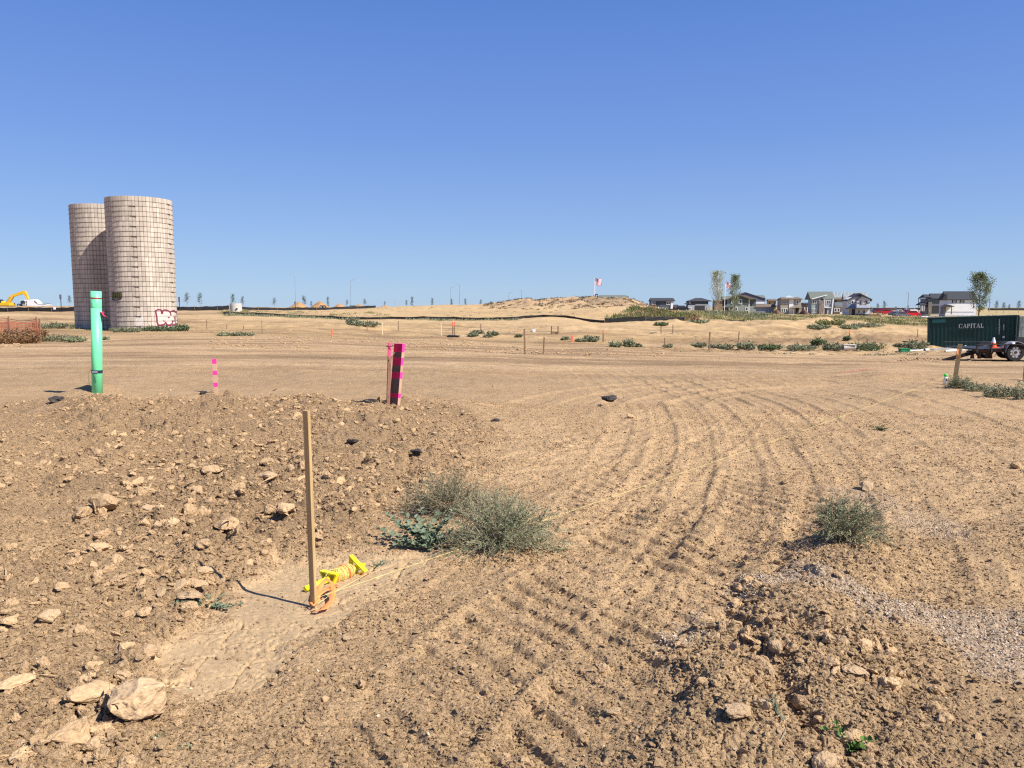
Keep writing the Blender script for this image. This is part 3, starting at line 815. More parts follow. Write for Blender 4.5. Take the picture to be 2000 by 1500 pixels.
# bearings as the lens sees them: the middle of the drum faces the viewpoint
va = math.atan2(-SF.x, SF.y)   # turn from -Y towards +X to face the eye
s1 = silo(SF.x, SF.y, zf, 'near concrete silo with maroon bubble graffiti low on its right side', .02, 1, va + .1, 1.13)
s2 = silo(SB.x, SB.y, zb, 'far concrete silo partly hidden behind the graffitied one and half in its shade', .05, 2, va - .25, 1.13)
def px_on_silo(px, py):
    """bearing and height on the near silo seen at a picture point (x from the drum middle)"""
    q = (px - 272) / 69.0; q = max(-.985, min(.985, q))
    return va + math.asin(q), (647 - py) / 261.0 * 27 * .3827
def stroke(mb, pts, w, e=.03):
    P = [px_on_silo(*p) for p in pts]
    dense = []
    for (a, z), (b, y) in zip(P, P[1:]):
        n = max(1, int(max(abs(b - a) * 2.44, abs(y - z)) / .12))
        dense += [(a + (b - a) * i / n, z + (y - z) * i / n) for i in range(n)]
    dense.append(P[-1])
    for (a, z), (b, y) in zip(dense, dense[1:]):
        dx, dz = (b - a) * 2.44, y - z; L = math.hypot(dx, dz) or 1; nx, nz = -dz / L * w / 2, dx / L * w / 2
        ex, ez = dx / L * w * .3, dz / L * w * .3
        mb.quad(ring_pt(a + (nx - ex) / 2.44, z + nz - ez, e), ring_pt(b + (nx + ex) / 2.44, y + nz + ez, e), ring_pt(b + (-nx + ex) / 2.44, y - nz + ez, e), ring_pt(a + (-nx - ex) / 2.44, z - nz - ez, e))
Gx = lambda L: [(280 + x / 21.43, 590 + y / 21.43) for x, y in L]
out = MB()
for L in ([(320,370),(390,340),(440,315),(560,335),(580,370),(580,480)], [(330,370),(345,480),(370,650),(370,850),(420,975),(520,990),(640,960),(700,920),(745,860)],
          [(745,860),(790,960),(840,985),(950,985),(1010,930),(1050,870),(1045,800)], [(620,480),(640,370),(700,335),(800,345),(900,380),(960,430),(1000,560)],
          [(975,440),(1020,390),(1100,375),(1180,370),(1200,420),(1270,440),(1300,560),(1320,900),(1330,1010)], [(1030,930),(1060,985),(1130,985),(1200,940),(1260,960),(1330,1010)],
          [(1120,600),(1150,680),(1140,760)], [(1190,600),(1200,760),(1190,930)], [(660,770),(680,840)], [(860,640),(880,670)], [(900,670),(930,640)], [(1150,350),(1190,400)]):
    stroke(out, Gx(L), .10 if len(L) > 3 else .06)
go = out.build('graffiti_outline', M_GRED, s1)
fill = MB()
def patch(mb, px0, py0, px1, py1, e, jag=0, seed=1):
    r = random.Random(seed)
    n = 10
    for i in range(n):
        a0, zt = px_on_silo(px0 + (px1 - px0) * i / n, py0 + r.uniform(-1, 1) * jag); a1, _ = px_on_silo(px0 + (px1 - px0) * (i + 1) / n, py0)
        zb_ = px_on_silo(px0, py1 + r.uniform(-1, 1) * jag)[1]
        mb.quad(ring_pt(a0, zb_, e), ring_pt(a1, zb_, e), ring_pt(a1, zt, e), ring_pt(a0, zt, e))
for z0, z1 in ((0, 1), (1, 2), (2, 3), (3, 4), (4, 5)):
    pass
patch(fill, 297, 607, 341, 634, .009, 1.2, 3)
fill.build('graffiti_fill', M_GWHITE, s1)
wp = MB(); patch(wp, 255, 618, 270, 638, .009, 4, 5); wp.build('white_paint_patch', M_GWHITE, s1)
ol = MB(); patch(ol, 210, 572, 229, 584, .009, 1.5, 8); ol.build('olive_paint_tag', M_GOLIVE, s1)
ot = MB()
for k in range(5):
    x = 211 + k * 4
    stroke(ot, [(x, 583), (x - .5, 574), (x + 1.5, 571.5), (x + 3, 574), (x + 2.6, 583)], .05)
stroke(ot, [(210, 585), (220, 587), (229, 583)], .06)
ot.build('black_tag_stroke', M_GBLACK, s1)

# ================================================================ foliage kit
def leaf_mat(name, col, var=.25): return mat(name, col, .75, var, 3, spec=.2, rnd=.28)
M_SAGE = leaf_mat('grey_green_foliage', (.22, .24, .135))
M_SAGE2 = leaf_mat('olive_grey_foliage', (.175, .175, .10))
M_TWIG = mat('dry_twig', (.33, .27, .17), .9, .2, 5)
M_MILK = leaf_mat('blue_green_leaf', (.135, .17, .105), .15)
M_GREEN = leaf_mat('fresh_green_leaf', (.085, .16, .03), .2)
M_DKGREEN = leaf_mat('dark_green_leaf', (.10, .13, .06))
M_WEED = leaf_mat('weed_green', (.185, .195, .115))
M_STRAW = leaf_mat('straw_grass', (.36, .31, .15))
M_RUST = leaf_mat('rusty_dry_weed', (.24, .14, .07))
M_OLIVE = leaf_mat('olive_weed', (.155, .165, .062))
M_BARK = mat('grey_bark', (.26, .23, .19), .9, .2, 4)

def blades_mesh(name, n, rad, h, m, seed, wid=.012, spread=.8, leafy=6, leaf=.03, twig=None, bs=.85):
    """a tuft: arching stems with small leaves, radius rad, height h"""
    r = np.random.default_rng(seed)
    V = []; F = []; MI = []
    for i in range(n):
        a = r.random() * 6.283; q = rad * bs * math.sqrt(r.random())
        x0, y0 = q * math.cos(a), q * math.sin(a)
        b = a + r.normal(0, .7); L = h * r.uniform(.45, 1.08) * (1 - .45 * q / rad); out = rad * spread * r.uniform(.1, 1.0) * .5
        pts = []
        for k in range(4):
            t = k / 3
            pts.append(np.array((x0 + out * math.cos(b) * t ** 1.3, y0 + out * math.sin(b) * t ** 1.3, L * (t - .18 * t * t * (out / rad)) * math.sqrt(max(.2, 1 - .35 * (out / rad) ** 2)))))
        side = np.array((-math.sin(b), math.cos(b), 0)) * wid
        o = len(V)
        for k, p in enumerate(pts):
            w = (1 - k / 3.3); V.append(p - side * w * .5); V.append(p + side * w * .5)
        for k in range(3): F.append((o+2*k, o+2*k+1, o+2*k+3, o+2*k+2)); MI.append(1 if twig else 0)
        for j in range(leafy):
            t = r.uniform(.2, 1.0); k = min(2, int(t * 3)); f = t * 3 - k
            p = pts[k] * (1 - f) + pts[k+1] * f
            d = r.normal(0, 1, 3); d[2] = abs(d[2]) * .9; d /= np.linalg.norm(d) + 1e-6
            s = np.cross(d, r.normal(0, 1, 3)); s /= np.linalg.norm(s) + 1e-6
            l = leaf * r.uniform(.6, 1.4); w = l * .22
            o = len(V)
            V += [p, p + d * l * .5 + s * w, p + d * l, p + d * l * .5 - s * w]; F.append((o, o+1, o+2, o+3)); MI.append(0)
    me = bpy.data.meshes.new(name); me.from_pydata([tuple(v) for v in V], [], F)
    me.materials.append(m)
    if twig: me.materials.append(twig); me.polygons.foreach_set('material_index', MI)
    me.update()
    return me

def bush(name, label, cat, pos, rad, h, m, seed, nst=60, nleaf=9000, leaf=.012, twig=M_TWIG, lean=(0, 0), group=None, flat=.95, rotz=0):
    """twiggy wiry bush: forking stems plus a mass of tiny needle leaves on them"""
    r = np.random.default_rng(seed)
    t = thing(name, label, cat, pos, rotz, group)
    V = []; F = []; segs = []
    def rib(p, q, w):
        d = q - p; s = np.cross(d, r.normal(0, 1, 3)); s = s / (np.linalg.norm(s) + 1e-9) * w
        s2 = np.cross(d, s); s2 = s2 / (np.linalg.norm(s2) + 1e-9) * w
        o = len(V); V.extend([p - s, p + s, p + s2, q - s * .7, q + s * .7, q + s2 * .7])
        F.extend([(o, o+1, o+4, o+3), (o+1, o+2, o+5, o+4), (o+2, o, o+3, o+5)])
    for i in range(nst):
        a = r.random() * 6.283; el = math.acos(r.random() ** .8)   # from vertical
        d = np.array((math.sin(el) * math.cos(a), math.sin(el) * math.sin(a), math.cos(el)))
        R0 = np.array((rad, rad * .85, h)) * r.uniform(.75, 1.05)
        tip = d * R0 + np.array((lean[0], lean[1], 0)) * d[2]
        tip[2] = max(tip[2], .02)
        p = np.array((r.normal(0, .03), r.normal(0, .03), 0.0)); N = 5
        ctrl = tip * .5 + np.array((0, 0, h * .12)); last = p
        for k in range(1, N + 1):
            u = k / N; q = (1-u)**2 * p + 2*u*(1-u) * ctrl + u*u * tip + r.normal(0, rad * .015, 3)
            rib(last, q, .0022 * (1.2 - u * .8)); segs.append((last, q, u))
            if k > 1:
                for b in range(3):
                    dd = (q - last) / (np.linalg.norm(q - last) + 1e-9) + r.normal(0, .65, 3); dd /= np.linalg.norm(dd)
                    e = q + dd * rad * r.uniform(.15, .42)
                    e[2] = max(e[2], .01)
                    rib(q, e, .0012); segs.append((q, e, 1.0))
            last = q
    mk('stem', V, F, twig, t)
    V2 = []; F2 = []
    for i in range(nleaf):
        a, b, u = segs[int(r.integers(0, len(segs)))]
        f = r.random(); p = a * (1 - f) + b * f
        if u < .5 and r.random() < .6: continue
        d = (b - a) / (np.linalg.norm(b - a) + 1e-9) * .8 + r.normal(0, .6, 3); d /= np.linalg.norm(d)
        s = np.cross(d, r.normal(0, 1, 3)); s /= np.linalg.norm(s) + 1e-9
        l = leaf * r.uniform(.6, 1.5); w = max(l * .14, .0011)
        o = len(V2); V2 += [p, p + d * l * .5 + s * w, p + d * l, p + d * l * .5 - s * w]; F2.append((o, o+1, o+2, o+3))
    mk('foliage', V2, F2, m, t, kind='stuff')
    return t
def G(px, py): return on(px, py)

bush('saltbush', 'wispy olive grey bush at the back, behind the leafy blue green plant', 'bush', G(880, 1003), .40, .27, M_SAGE2, 5, 70, 17000, .013)
bush('saltbush', 'largest wiry grey green bush, front right of the clump beside the string', 'bush', G(978, 1072), .40, .31, M_SAGE, 6, 110, 30000, .013, lean=(.02, .05))
bush('saltbush', 'round grey green bush alone on top of the right dirt windrow', 'bush', G(1655, 1054), .25, .26, M_SAGE, 7, 70, 15000, .013)
bush('saltbush', 'low grey green bush at the foot of the stake with orange ribbon', 'bush', G(1874, 759), .26, .24, M_SAGE, 8, 40, 5000, .025)

# leafy plants whose leaves can be told apart
def leaf_mesh(name, L, W, m, fold=.25):
    v = [(0, 0, 0), (W * .55, L * .25, fold * W), (W * .62, L * .55, fold * W), (W * .3, L * .85, fold * W * .5), (0, L, -.05 * L), (-W * .3, L * .85, fold * W * .5), (-W * .62, L * .55, fold * W), (-W * .55, L * .25, fold * W), (0, L * .5, 0)]
    f = [(0, 1, 8), (1, 2, 8), (2, 3, 8), (3, 4, 8), (4, 5, 8), (5, 6, 8), (6, 7, 8), (7, 0, 8)]
    me = bpy.data.meshes.new(name); me.from_pydata(v, [], f); me.materials.append(m); me.update(); return me
def leafy(label, pos, stems, m, seed, L=.035, W=.024, nl=9, cat='plant', up=.6, name='leafy_weed'):
    """stems: list of (dx, dy, height) tips relative to pos"""
    r = random.Random(seed); t = thing(name, label, cat, pos)
    lm = leaf_mesh('leaf', L, W, m)
    for (dx, dy, hz) in stems:
        b = MB(); P = []
        for k in range(5):
            u = k / 4; x, y = dx * u, dy * u
            z = zs(pos[0] + x, pos[1] + y) - pos[2] + hz * (u ** .8) + .006
            P.append(Vector((x, y, z)))
        b.tube(P, [.0028, .0025, .002, .0016, .001], 4); b.build('stem', M_MILK if m != M_GREEN else M_GREEN, t)
        for i in range(nl):
            u = .12 + .88 * i / max(1, nl - 1); k = min(3, int(u * 4)); f = u * 4 - k
            p = P[k].lerp(P[k + 1], f)
            d = (P[k + 1] - P[k]).normalized()
            sd = 1 if i % 2 else -1
            out = Vector((-d.y, d.x, 0)).normalized() * sd + d * .4 + Vector((0, 0, up * r.uniform(.1, 1.2))) + Vector((r.uniform(-.4, .4), r.uniform(-.4, .4), 0))
            out.normalize()
            o = bpy.data.objects.new('leaf', lm); link(o, t)
            q = out.to_track_quat('Y', 'Z'); o.rotation_mode = 'QUATERNION'
            o.rotation_quaternion = q @ Euler((0, r.uniform(-.9, .9), 0)).to_quaternion()
            o.location = p; s = r.uniform(.7, 1.25) * (1.0 - .25 * u); o.scale = (s, s, s)
    return t
r_ = random.Random(3)
P0 = G(835, 1072)
leafy('leafy blue green plant with silvery upright leaves in front of the wiry bushes', P0,
      [(-.27, .20, .14), (-.20, .26, .17), (-.16, .1, .15), (-.30, .06, .06), (-.1, .18, .16), (-.05, .05, .1), (.02, .16, .15), (.08, .08, .12), (.1, -.03, .04), (.0, -.05, .03), (-.13, -.0, .05), (.14, .12, .16), (.17, .02, .1), (-.22, .0, .03), (-.02, .1, .12), (.2, -.03, .06), (-.36, .12, .10), (-.3, .22, .16), (-.08, .3, .18), (.06, .24, .18), (.16, .2, .2), (-.2, .14, .12)], M_MILK, 4, .046, .032, 13)
P1 = G(410, 1190)
leafy('prostrate dark green weed creeping between clods left of the mud pan', P1,
      [(-.19, -.08, .01), (-.12, -.10, .01), (-.05, -.03, .02), (.06, .01, .015), (.13, -.06, .02), (.17, .02, .01), (.02, .14, .02), (-.05, .1, .02), (.12, -.03, .02)], M_MILK, 5, .024, .015, 11, up=.25)
leafy('tiny green sprig at the edge of the mud pan where the string passes', G(735, 1108), [(-.03, .02, .03), (.05, .03, .03), (.02, -.02, .02), (.1, .06, .02)], M_MILK, 6, .018, .01, 8)
leafy('bright green broad leaved seedling by the big rock at the bottom right', G(1660, 1470), [(-.07, .06, .04), (-.01, .01, .02), (.06, .0, .03), (.1, .03, .02), (.03, -.03, .02), (-.04, .03, .05)], M_GREEN, 7, .026, .024, 5, up=.9)
leafy('small dull green seedling in the trench of the right windrow', G(1518, 1400), [(.0, .04, .03), (-.03, .06, .03), (.02, -.02, .02)], M_MILK, 8, .016, .01, 7)
leafy('low patch of small green leaves alone on the track ruts', G(1720, 842), [(-.13, .02, .03), (.12, .0, .03), (.0, .06, .04), (.05, -.05, .03), (-.06, -.04, .03), (.08, .1, .05), (-.1, .09, .04)], M_DKGREEN, 9, .035, .022, 9)
def tuft(label, px, py, wpx, hpx, m, seed, n=60, leafy_=7, cat='weed', name='weed_tuft', group=None, deep=.6, D=None, leaf=None, twig=None):
    p = G(px, py) if D is None else at(px, py, D)
    s = p.y / FPX; rad = wpx * s / 2; h = hpx * s
    me = blades_mesh(name, n, rad, h, m, seed, wid=max(.006, s * 1.0), leafy=leafy_, leaf=leaf or max(.02, s * 4.5), twig=twig, spread=1.0)
    o = bpy.data.objects.new(name, me); link(o); tag(o, label, cat, group)
    o.location = (p.x, p.y, p.z - .02); o.scale = (1, deep, 1); o.rotation_euler = (0, 0, seed * .0)
    return o
tuft('pale dry grass sprigs with a white flower below the big dirt boulder', 300, 1442, 50, 32, M_SAGE, 11, 26, 3, leaf=.015)
tuft('thin upright grey green grass shoots at the bottom edge of the mud pan', 362, 1462, 34, 34, M_SAGE, 12, 22, 1, leaf=.015)
tuft('sparse leafy light green weed right of the ribboned stake', 1908, 764, 50, 24, M_WEED, 13, 70, 9)
tuft('bushier light green weed near the right edge of the pad', 1948, 776, 62, 34, M_WEED, 14, 110, 10)
tuft('tall green weed cut off by the right edge of the frame', 1996, 780, 40, 48, M_WEED, 15, 80, 9)
W = [ # px, py, w, h, material, label
 (95, 641, 75, 12, M_WEED, 'thin green weeds along the bank behind the orange mesh fence'),
 (112, 667, 80, 16, M_WEED, 'grey green weeds just right of the orange mesh fence post'),
 (150, 668, 40, 13, M_SAGE, 'flat grey green weed leaning over pale rubble left of the green pipe'),
 (205, 664, 18, 6, M_SAGE, 'tiny weed peeking out right of the green pipe'),
 (245, 649, 60, 11, M_WEED, 'low weeds along the foot of the near silo, left part'),
 (310, 647, 70, 12, M_DKGREEN, 'dark green weeds under the maroon graffiti'),
 (352, 647, 34, 16, M_DKGREEN, 'dense dark green weed at the right foot of the near silo'),
 (170, 641, 70, 9, M_WEED, 'low green weeds at the foot of the far silo'),
 (437, 656, 22, 7, M_SAGE, 'left low grey weed patch on the pad beyond the pink lath'),
 (472, 656, 44, 8, M_WEED, 'right low green weed patch on the pad beyond the pink lath'),
 (690, 636, 30, 20, M_WEED, 'round green bush below the left end of the middle silt fence'),
 (715, 637, 50, 12, M_WEED, 'low spreading weeds right of the round green bush'),
 (925, 657, 20, 7, M_WEED, 'front weed of the cluster right of the orange topped stakes'),
 (933, 652, 22, 6, M_WEED, 'back weed of the cluster right of the orange topped stakes'),
 (962, 655, 22, 8, M_WEED, 'small green weed on the sandy rise left of the tall brown stake'),
 (953, 659, 16, 5, M_WEED, 'tiny flat weed in front of the sandy rise'),
 (1012, 659, 10, 5, M_WEED, 'tiny weed by the tall brown stake'),
 (1104, 664, 14, 6, M_SAGE, 'small round grey weed left of the short pink marker'),
 (1155, 667, 28, 14, M_WEED, 'green leafy weed between the pink marker and the orange flagged stake'),
 (1135, 667, 20, 5, M_WEED, 'low weed at the left of the leafy one near the orange flagged stake'),
 (1202, 678, 24, 13, M_SAGE, 'pale grey green weed at the pad edge, left of the tallest sprouting one'),
 (1228, 678, 22, 23, M_WEED, 'tallest sprouting weed at the pad edge with a leafy top'),
 (1245, 678, 14, 6, M_WEED, 'small weed right of the tallest sprouting one'),
 (1305, 678, 16, 6, M_SAGE, 'small grey weed at the pad edge by the thin dark stake'),
 (1364, 678, 26, 10, M_WEED, 'low dark green weed left of the brown stake at the pad edge'),
 (1410, 682, 46, 13, M_WEED, 'wide green weed right of the brown stake at the pad edge'),
 (1458, 683, 40, 20, M_WEED, 'peaked green weed in the row at the pad edge'),
 (1502, 683, 50, 13, M_DKGREEN, 'dark low weed in the row at the pad edge'),
 (1565, 684, 60, 14, M_WEED, 'long green weed at the pad edge, left of the pipe end'),
 (1597, 674, 28, 16, M_DKGREEN, 'round dark green bush behind the row at the pad edge'),
 (1628, 684, 40, 18, M_WEED, 'weed with a leafy spike just left of the concrete pipe end'),
 (1692, 685, 66, 22, M_DKGREEN, 'dense dark green weed clump right of the concrete pipe end'),
 (1655, 664, 14, 6, M_DKGREEN, 'tiny bush at the base of the red topped stake'),
 (1757, 678, 20, 8, M_WEED, 'low weed left of the bush beside the container'),
 (1788, 683, 46, 24, M_WEED, 'big rounded green bush against the left end of the green container'),
 (1291, 636, 24, 5, M_DKGREEN, 'dark weed tuft behind the silt fence end'),
 (1597, 642, 46, 9, M_SAGE, 'grey weed on the sandy hump in the middle distance'),
 (1622, 634, 60, 10, M_OLIVE, 'wide olive weed on the hump right of the sandy bank'),
 (1660, 642, 40, 8, M_SAGE, 'low grey weeds beside the wide olive one'),
 (1690, 638, 60, 6, M_WEED, 'flat green weeds running right along the low bank'),
 (1366, 631, 40, 5, M_SAGE, 'thin weeds on the sandy flat right of the silt fence'),
]
for k, (px, py, w, h, m, lab) in enumerate(W):
    tuft(lab, px, py, w, h, m, 30 + k, int(26 + w * 1.6), 8, group='weeds dotted over the building site', deep=.7 if w < 60 else .35)
# ================================================================ FENCES
M_SILT = mat('black_silt_fabric', (.020, .020, .021), .6, .3, 1.5)
M_STK = mat('weathered_stake_wood', (.30, .205, .115), .85, .15, 6)
M_STKDK = mat('brown_stake_wood', (.17, .11, .065), .85, .15, 6)
M_CREAM = mat('pale_new_wood', (.60, .47, .28), .85, .1, 6)
def silt_fence(label, pts, D, hgt=.55, seed=1, step=2.2, gap=None):
    """pts: list of (px, D) along the run"""
    r = random.Random(seed)
    P = []
    for (px0, d0), (px1, d1) in zip(pts, pts[1:]):
        n = max(1, int(abs(px1 - px0) / FPX * (d0 + d1) / 2 / step))
        for i in range(n): P.append((px0 + (px1 - px0) * i / n, d0 + (d1 - d0) * i / n))
    P.append(pts[-1])
    Q = []
    for px, d in P:
        x = (px - 1000) / FPX * d; Q.append(Vector((x, d, zs(x, d))))
    t = thing('silt_fence', label, 'silt fence', Q[len(Q) // 2], 0, 'black silt fences across the site')
    o = Q[len(Q) // 2]
    v = []; f = []
    for i, q in enumerate(Q):
        for k in range(3):
            if i == len(Q) - 1 and k: break
            nx = Q[min(i + 1, len(Q) - 1)]; p = q.lerp(nx, k / 3) - o
            sag = 0 if k == 0 else -.05 * hgt * r.uniform(.5, 2)
            v += [(p.x, p.y, p.z - .1), (p.x, p.y + r.uniform(-.08, .08), p.z + hgt * .5), (p.x, p.y, p.z + hgt * r.uniform(.93, 1.0) + sag)]
    n = len(v) // 3
    for i in range(n - 1):
        for k in range(2): f.append((i*3+k, (i+1)*3+k, (i+1)*3+k+1, i*3+k+1))
    fab = mk('fabric', v, f, M_SILT, t)
    sol = fab.modifiers.new('thick', 'SOLIDIFY'); sol.thickness = .02
    sm = MB(); sm.box((0, -.05, hgt * .6), (.05, .05, hgt * 1.35)); me = bpy.data.meshes.new('post'); me.from_pydata(sm.v, [], sm.f); me.materials.append(M_STK)
    for q in Q[::2][:140]:
        c = bpy.data.objects.new('post', me); link(c, t); c.location = q - o; c.rotation_euler = (r.uniform(-.05, .05), r.uniform(-.08, .08), 0)
    return t
silt_fence('long black silt fence at the far left, in front of the yellow excavator', [(-60, 168), (60, 166), (150, 166)], 0, .95, 1)
silt_fence('black silt fence running from the silos towards the concrete ring', [(340, 172), (450, 174)], 0, 1.0, 2)
silt_fence('far black silt fence from the concrete ring past the dirt piles', [(470, 176), (600, 182), (720, 188), (735, 190)], 0, .7, 3)
silt_fence('weed grown silt fence below the concrete ring, left part of the middle line', [(438, 128), (560, 127), (672, 124)], 0, .45, 4)
silt_fence('middle silt fence that follows the foot of the bare slope and dips at the mound', [(672, 124), (745, 124), (762, 126), (860, 126), (1000, 124), (1022, 128), (1060, 128), (1105, 126), (1150, 122), (1180, 120)], 0, .42, 5)
silt_fence('silt fence below the olive brush at the right foot of the mound', [(1180, 120), (1260, 120), (1336, 121)], 0, .75, 6)
silt_fence('short black piece of silt fence in front of the dry grass', [(1418, 134), (1452, 134)], 0, .75, 7)
silt_fence('half buried silt fence along the dry grass below the houses', [(1452, 134), (1530, 136), (1580, 138)], 0, .5, 8)
silt_fence('far dark fence line at the horizon right of the parked cars', [(1700, 420), (1800, 420), (1860, 420)], 0, 1.3, 9, 8)
silt_fence('far dark fence line at the horizon behind the right hand poplar', [(1925, 400), (2080, 400)], 0, 1.2, 10, 8)

# ================================================================ STAKES
def stake(label, px, yt, yb, wpx, m=M_STKDK, top=None, topfrac=.3, lean=0.0, name='survey_stake', cat='stake', round_=False, rz=.4, thin=.5):
    p = G(px, yb); d = p.y; h = (yb - yt) / FPX * d * 1.01; w = max(wpx, .8) / FPX * d
    t = thing(name, label, cat, p)
    lx = lean * h
    b = MB()
    def seg(z0, z1):
        c, s = math.cos(rz), math.sin(rz); hw, ht_ = w / 2, w / 2 * thin
        base = []
        for z in (z0, z1):
            for (x, y) in ((-hw, -ht_), (hw, -ht_), (hw, ht_), (-hw, ht_)):
                base.append((x * c - y * s + lx * z / h, x * s + y * c, z))
        return base, [(0, 1, 5, 4), (1, 2, 6, 5), (2, 3, 7, 6), (3, 0, 4, 7), (4, 5, 6, 7), (3, 2, 1, 0)]
    zc = h * (1 - topfrac) if top else h
    if round_:
        b.tube([(lx * -.1, 0, -.1), (lx * zc / h, 0, zc)], w / 2, 8)
    else: b.add(*seg(-.15, zc))
    b.build('shaft', m, t)
    if top:
        b = MB()
        if round_: b.tube([(lx * zc / h, 0, zc), (lx, 0, h)], w / 2 * 1.02, 8)
        else: b.add(*seg(zc, h))
        b.build('painted_top', top, t)
    return t
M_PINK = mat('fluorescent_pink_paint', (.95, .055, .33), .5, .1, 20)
M_PINKDK = mat('magenta_paint', (.72, .015, .14), .6, .15, 20)
M_ORANGE = mat('orange_ribbon', (.95, .22, .045), .5, .1, 20)
M_FLAME = mat('red_orange_paint', (.90, .13, .07), .6)
M_LATH = mat('pinkish_lath_wood', (.56, .36, .235), .85, .12, 9)
M_TPOST = mat('rusty_steel', (.26, .13, .085), .8, .25, 12)
SL = [(648, 644, 656, 3, M_FLAME, None, 'short red orange marker alone on the darker strip beyond the pink lath'),
 (404, 624, 643, 1.4, M_STKDK, None, 'thin brown stake nearest the silo in the far left row'),
 (443, 634, 643, 1.4, M_STKDK, None, 'short thin stake second in the far left row'),
 (476, 636, 643, 1.6, M_STKDK, None, 'shortest stake third in the far left row'),
 (512, 627, 652, 1.2, M_STKDK, None, 'tall thin stake fourth in the far left row'),
 (717, 634, 646, 1.4, M_STKDK, None, 'short dark stake below the round green bush'),
 (747, 629, 654, 1.9, M_CREAM, None, 'pale cream lath left of the thin brown one'),
 (778, 627, 646, 1.5, M_STKDK, None, 'thin brown stake right of the pale cream lath'),
 (862, 630, 655, 1.6, M_CREAM, None, 'pale lath left of the orange topped pair'),
 (939, 633, 648, 1.5, M_STKDK, None, 'thin dark stake behind the weed cluster'),
 (1025, 643, 692, 3.0, M_STKDK, None, 'tall upright brown stake in the middle of the pad edge'),
 (1061, 659, 691, 2.6, M_STKDK, None, 'shorter leaning brown stake right of the tall upright one'),
 (1043, 640, 648, 1.4, M_STKDK, None, 'short stake with a white foot on the pale flat'),
 (1117, 656, 668, 4, M_FLAME, None, 'stubby salmon pink marker right of the grey weed'),
 (1178, 645, 668, 2.4, M_STKDK, M_FLAME, 'brown stake with an orange red flag top in the middle distance'),
 (1291, 633, 653, 1.6, M_STKDK, None, 'thin stake with a green bushy cap'),
 (1298, 660, 681, 1.8, M_STKDK, None, 'dark stake with a small bent tip at the pad edge'),
 (1314, 635, 652, 1.6, M_STKDK, None, 'thin stake right of the one with the green cap'),
 (1385, 649, 684, 2.6, M_STKDK, None, 'tall brown stake standing in the weed row at the pad edge'),
 (1442, 648, 668, 1.9, M_STKDK, None, 'thin leaning stake behind the weed row'),
 (1659, 644, 665, 1.7, M_STKDK, M_FLAME, 'red topped thin stake on the sandy rise at the right'),
 (1792, 643, 659, 1.4, M_STKDK, None, 'thin stake in front of the rubble left of the container'),
 (1999, 698, 744, 3.2, M_TPOST, None, 'dark red stake at the right edge of the frame, below the trailer wheel')]
for px, a, b_, w, m, tp, lab in SL:
    stake(lab, px, a, b_, w, m, tp, .35, lean=.06 if 'leaning' in lab else random.uniform(-.02, .02))
# green bushy cap and white foot
p = G(1291, 653); c = tuft('ball of dark green weed caught on a thin stake', 1291, 636, 13, 7, M_DKGREEN, 90, 30, 8, D=p.y)
p = G(1043, 648); MB().box((0, 0, .12), (.3, .3, .3)).build('marker_block', mat('white_plastic', (.75, .75, .73), .5), None, loc=p)
tag(COL.objects[-1], 'small white block at the foot of a short stake', 'block')
# box shaped batter frame
p = G(1077, 653); q = G(1090, 653); t = thing('batter_board', 'small brown frame of two stakes joined by a low rail', 'frame', p)
wdt = q.x - p.x; hh = 16 / FPX * p.y
for x in (0, wdt): b = MB(); b.box((x, 0, hh / 2), (.09, .09, hh)); b.build('stake', M_STKDK, t)
b = MB(); b.box((wdt / 2, .1, .12), (wdt, .04, .1)); b.build('rail', M_STKDK, t)
# orange topped pair with black bags
p = G(885, 657)
for k, x in enumerate((884, 887.5)):
    s_ = stake(('left' if k == 0 else 'right') + ' one of two close stakes with orange tops above black sandbags', x, 629, 657, 1.8, M_STKDK, M_FLAME, .28)
MB_ = []
for k, x in enumerate((879, 890)):
    g_ = G(x, 658.5); me = clod_mesh('sandbag', 400 + k, 20, .45, 1, .03, mat('black_bag', (.02, .02, .022), .5))
    o = bpy.data.objects.new('sandbag', me); link(o); o.location = (g_.x, g_.y, g_.z + .06); o.scale = (.42, .25, .3); tag(o, ('left' if k == 0 else 'right') + ' black sandbag at the feet of the orange topped stakes', 'sandbag')

# ---- foreground wooden stake
M_PINE = mat('pale_pine', (.50, .345, .165), .7, .12, 5, bump=.001, bscale=80)
def wood(name, base='pine_grain'):
    m = bpy.data.materials.new(name); t, b = nt(m); b.inputs['Roughness'].default_value = .75
    tc = t.nodes.new('ShaderNodeTexCoord'); mp = t.nodes.new('ShaderNodeMapping'); mp.inputs['Scale'].default_value = (90, 90, 3)
    n = t.nodes.new('ShaderNodeTexNoise'); n.inputs['Scale'].default_value = 1; n.inputs['Detail'].default_value = 6
    t.links.new(tc.outputs['Object'], mp.inputs[0]); t.links.new(mp.outputs[0], n.inputs['Vector'])
    r = t.nodes.new('ShaderNodeValToRGB'); r.color_ramp.elements[0].position = .3; r.color_ramp.elements[0].color = (.34, .215, .085, 1); r.color_ramp.elements[1].position = .7; r.color_ramp.elements[1].color = (.52, .36, .165, 1)
    t.links.new(n.outputs[0], r.inputs[0]); t.links.new(r.outputs[0], b.inputs['Base Color'])
    bp = t.nodes.new('ShaderNodeBump'); bp.inputs['Distance'].default_value = .001; t.links.new(n.outputs[0], bp.inputs['Height']); t.links.new(bp.outputs[0], b.inputs['Normal'])
    return m
M_PINE = wood('pine_grain')
pS = G(613, 1187)
b = MB(); v = []
hS = 1.075; w2, t2 = .0215, .0092
for z in (-.12, hS):
    for x, y in ((-w2, -t2), (w2, -t2), (w2, t2), (-w2, t2)): v.append((x, y, z))
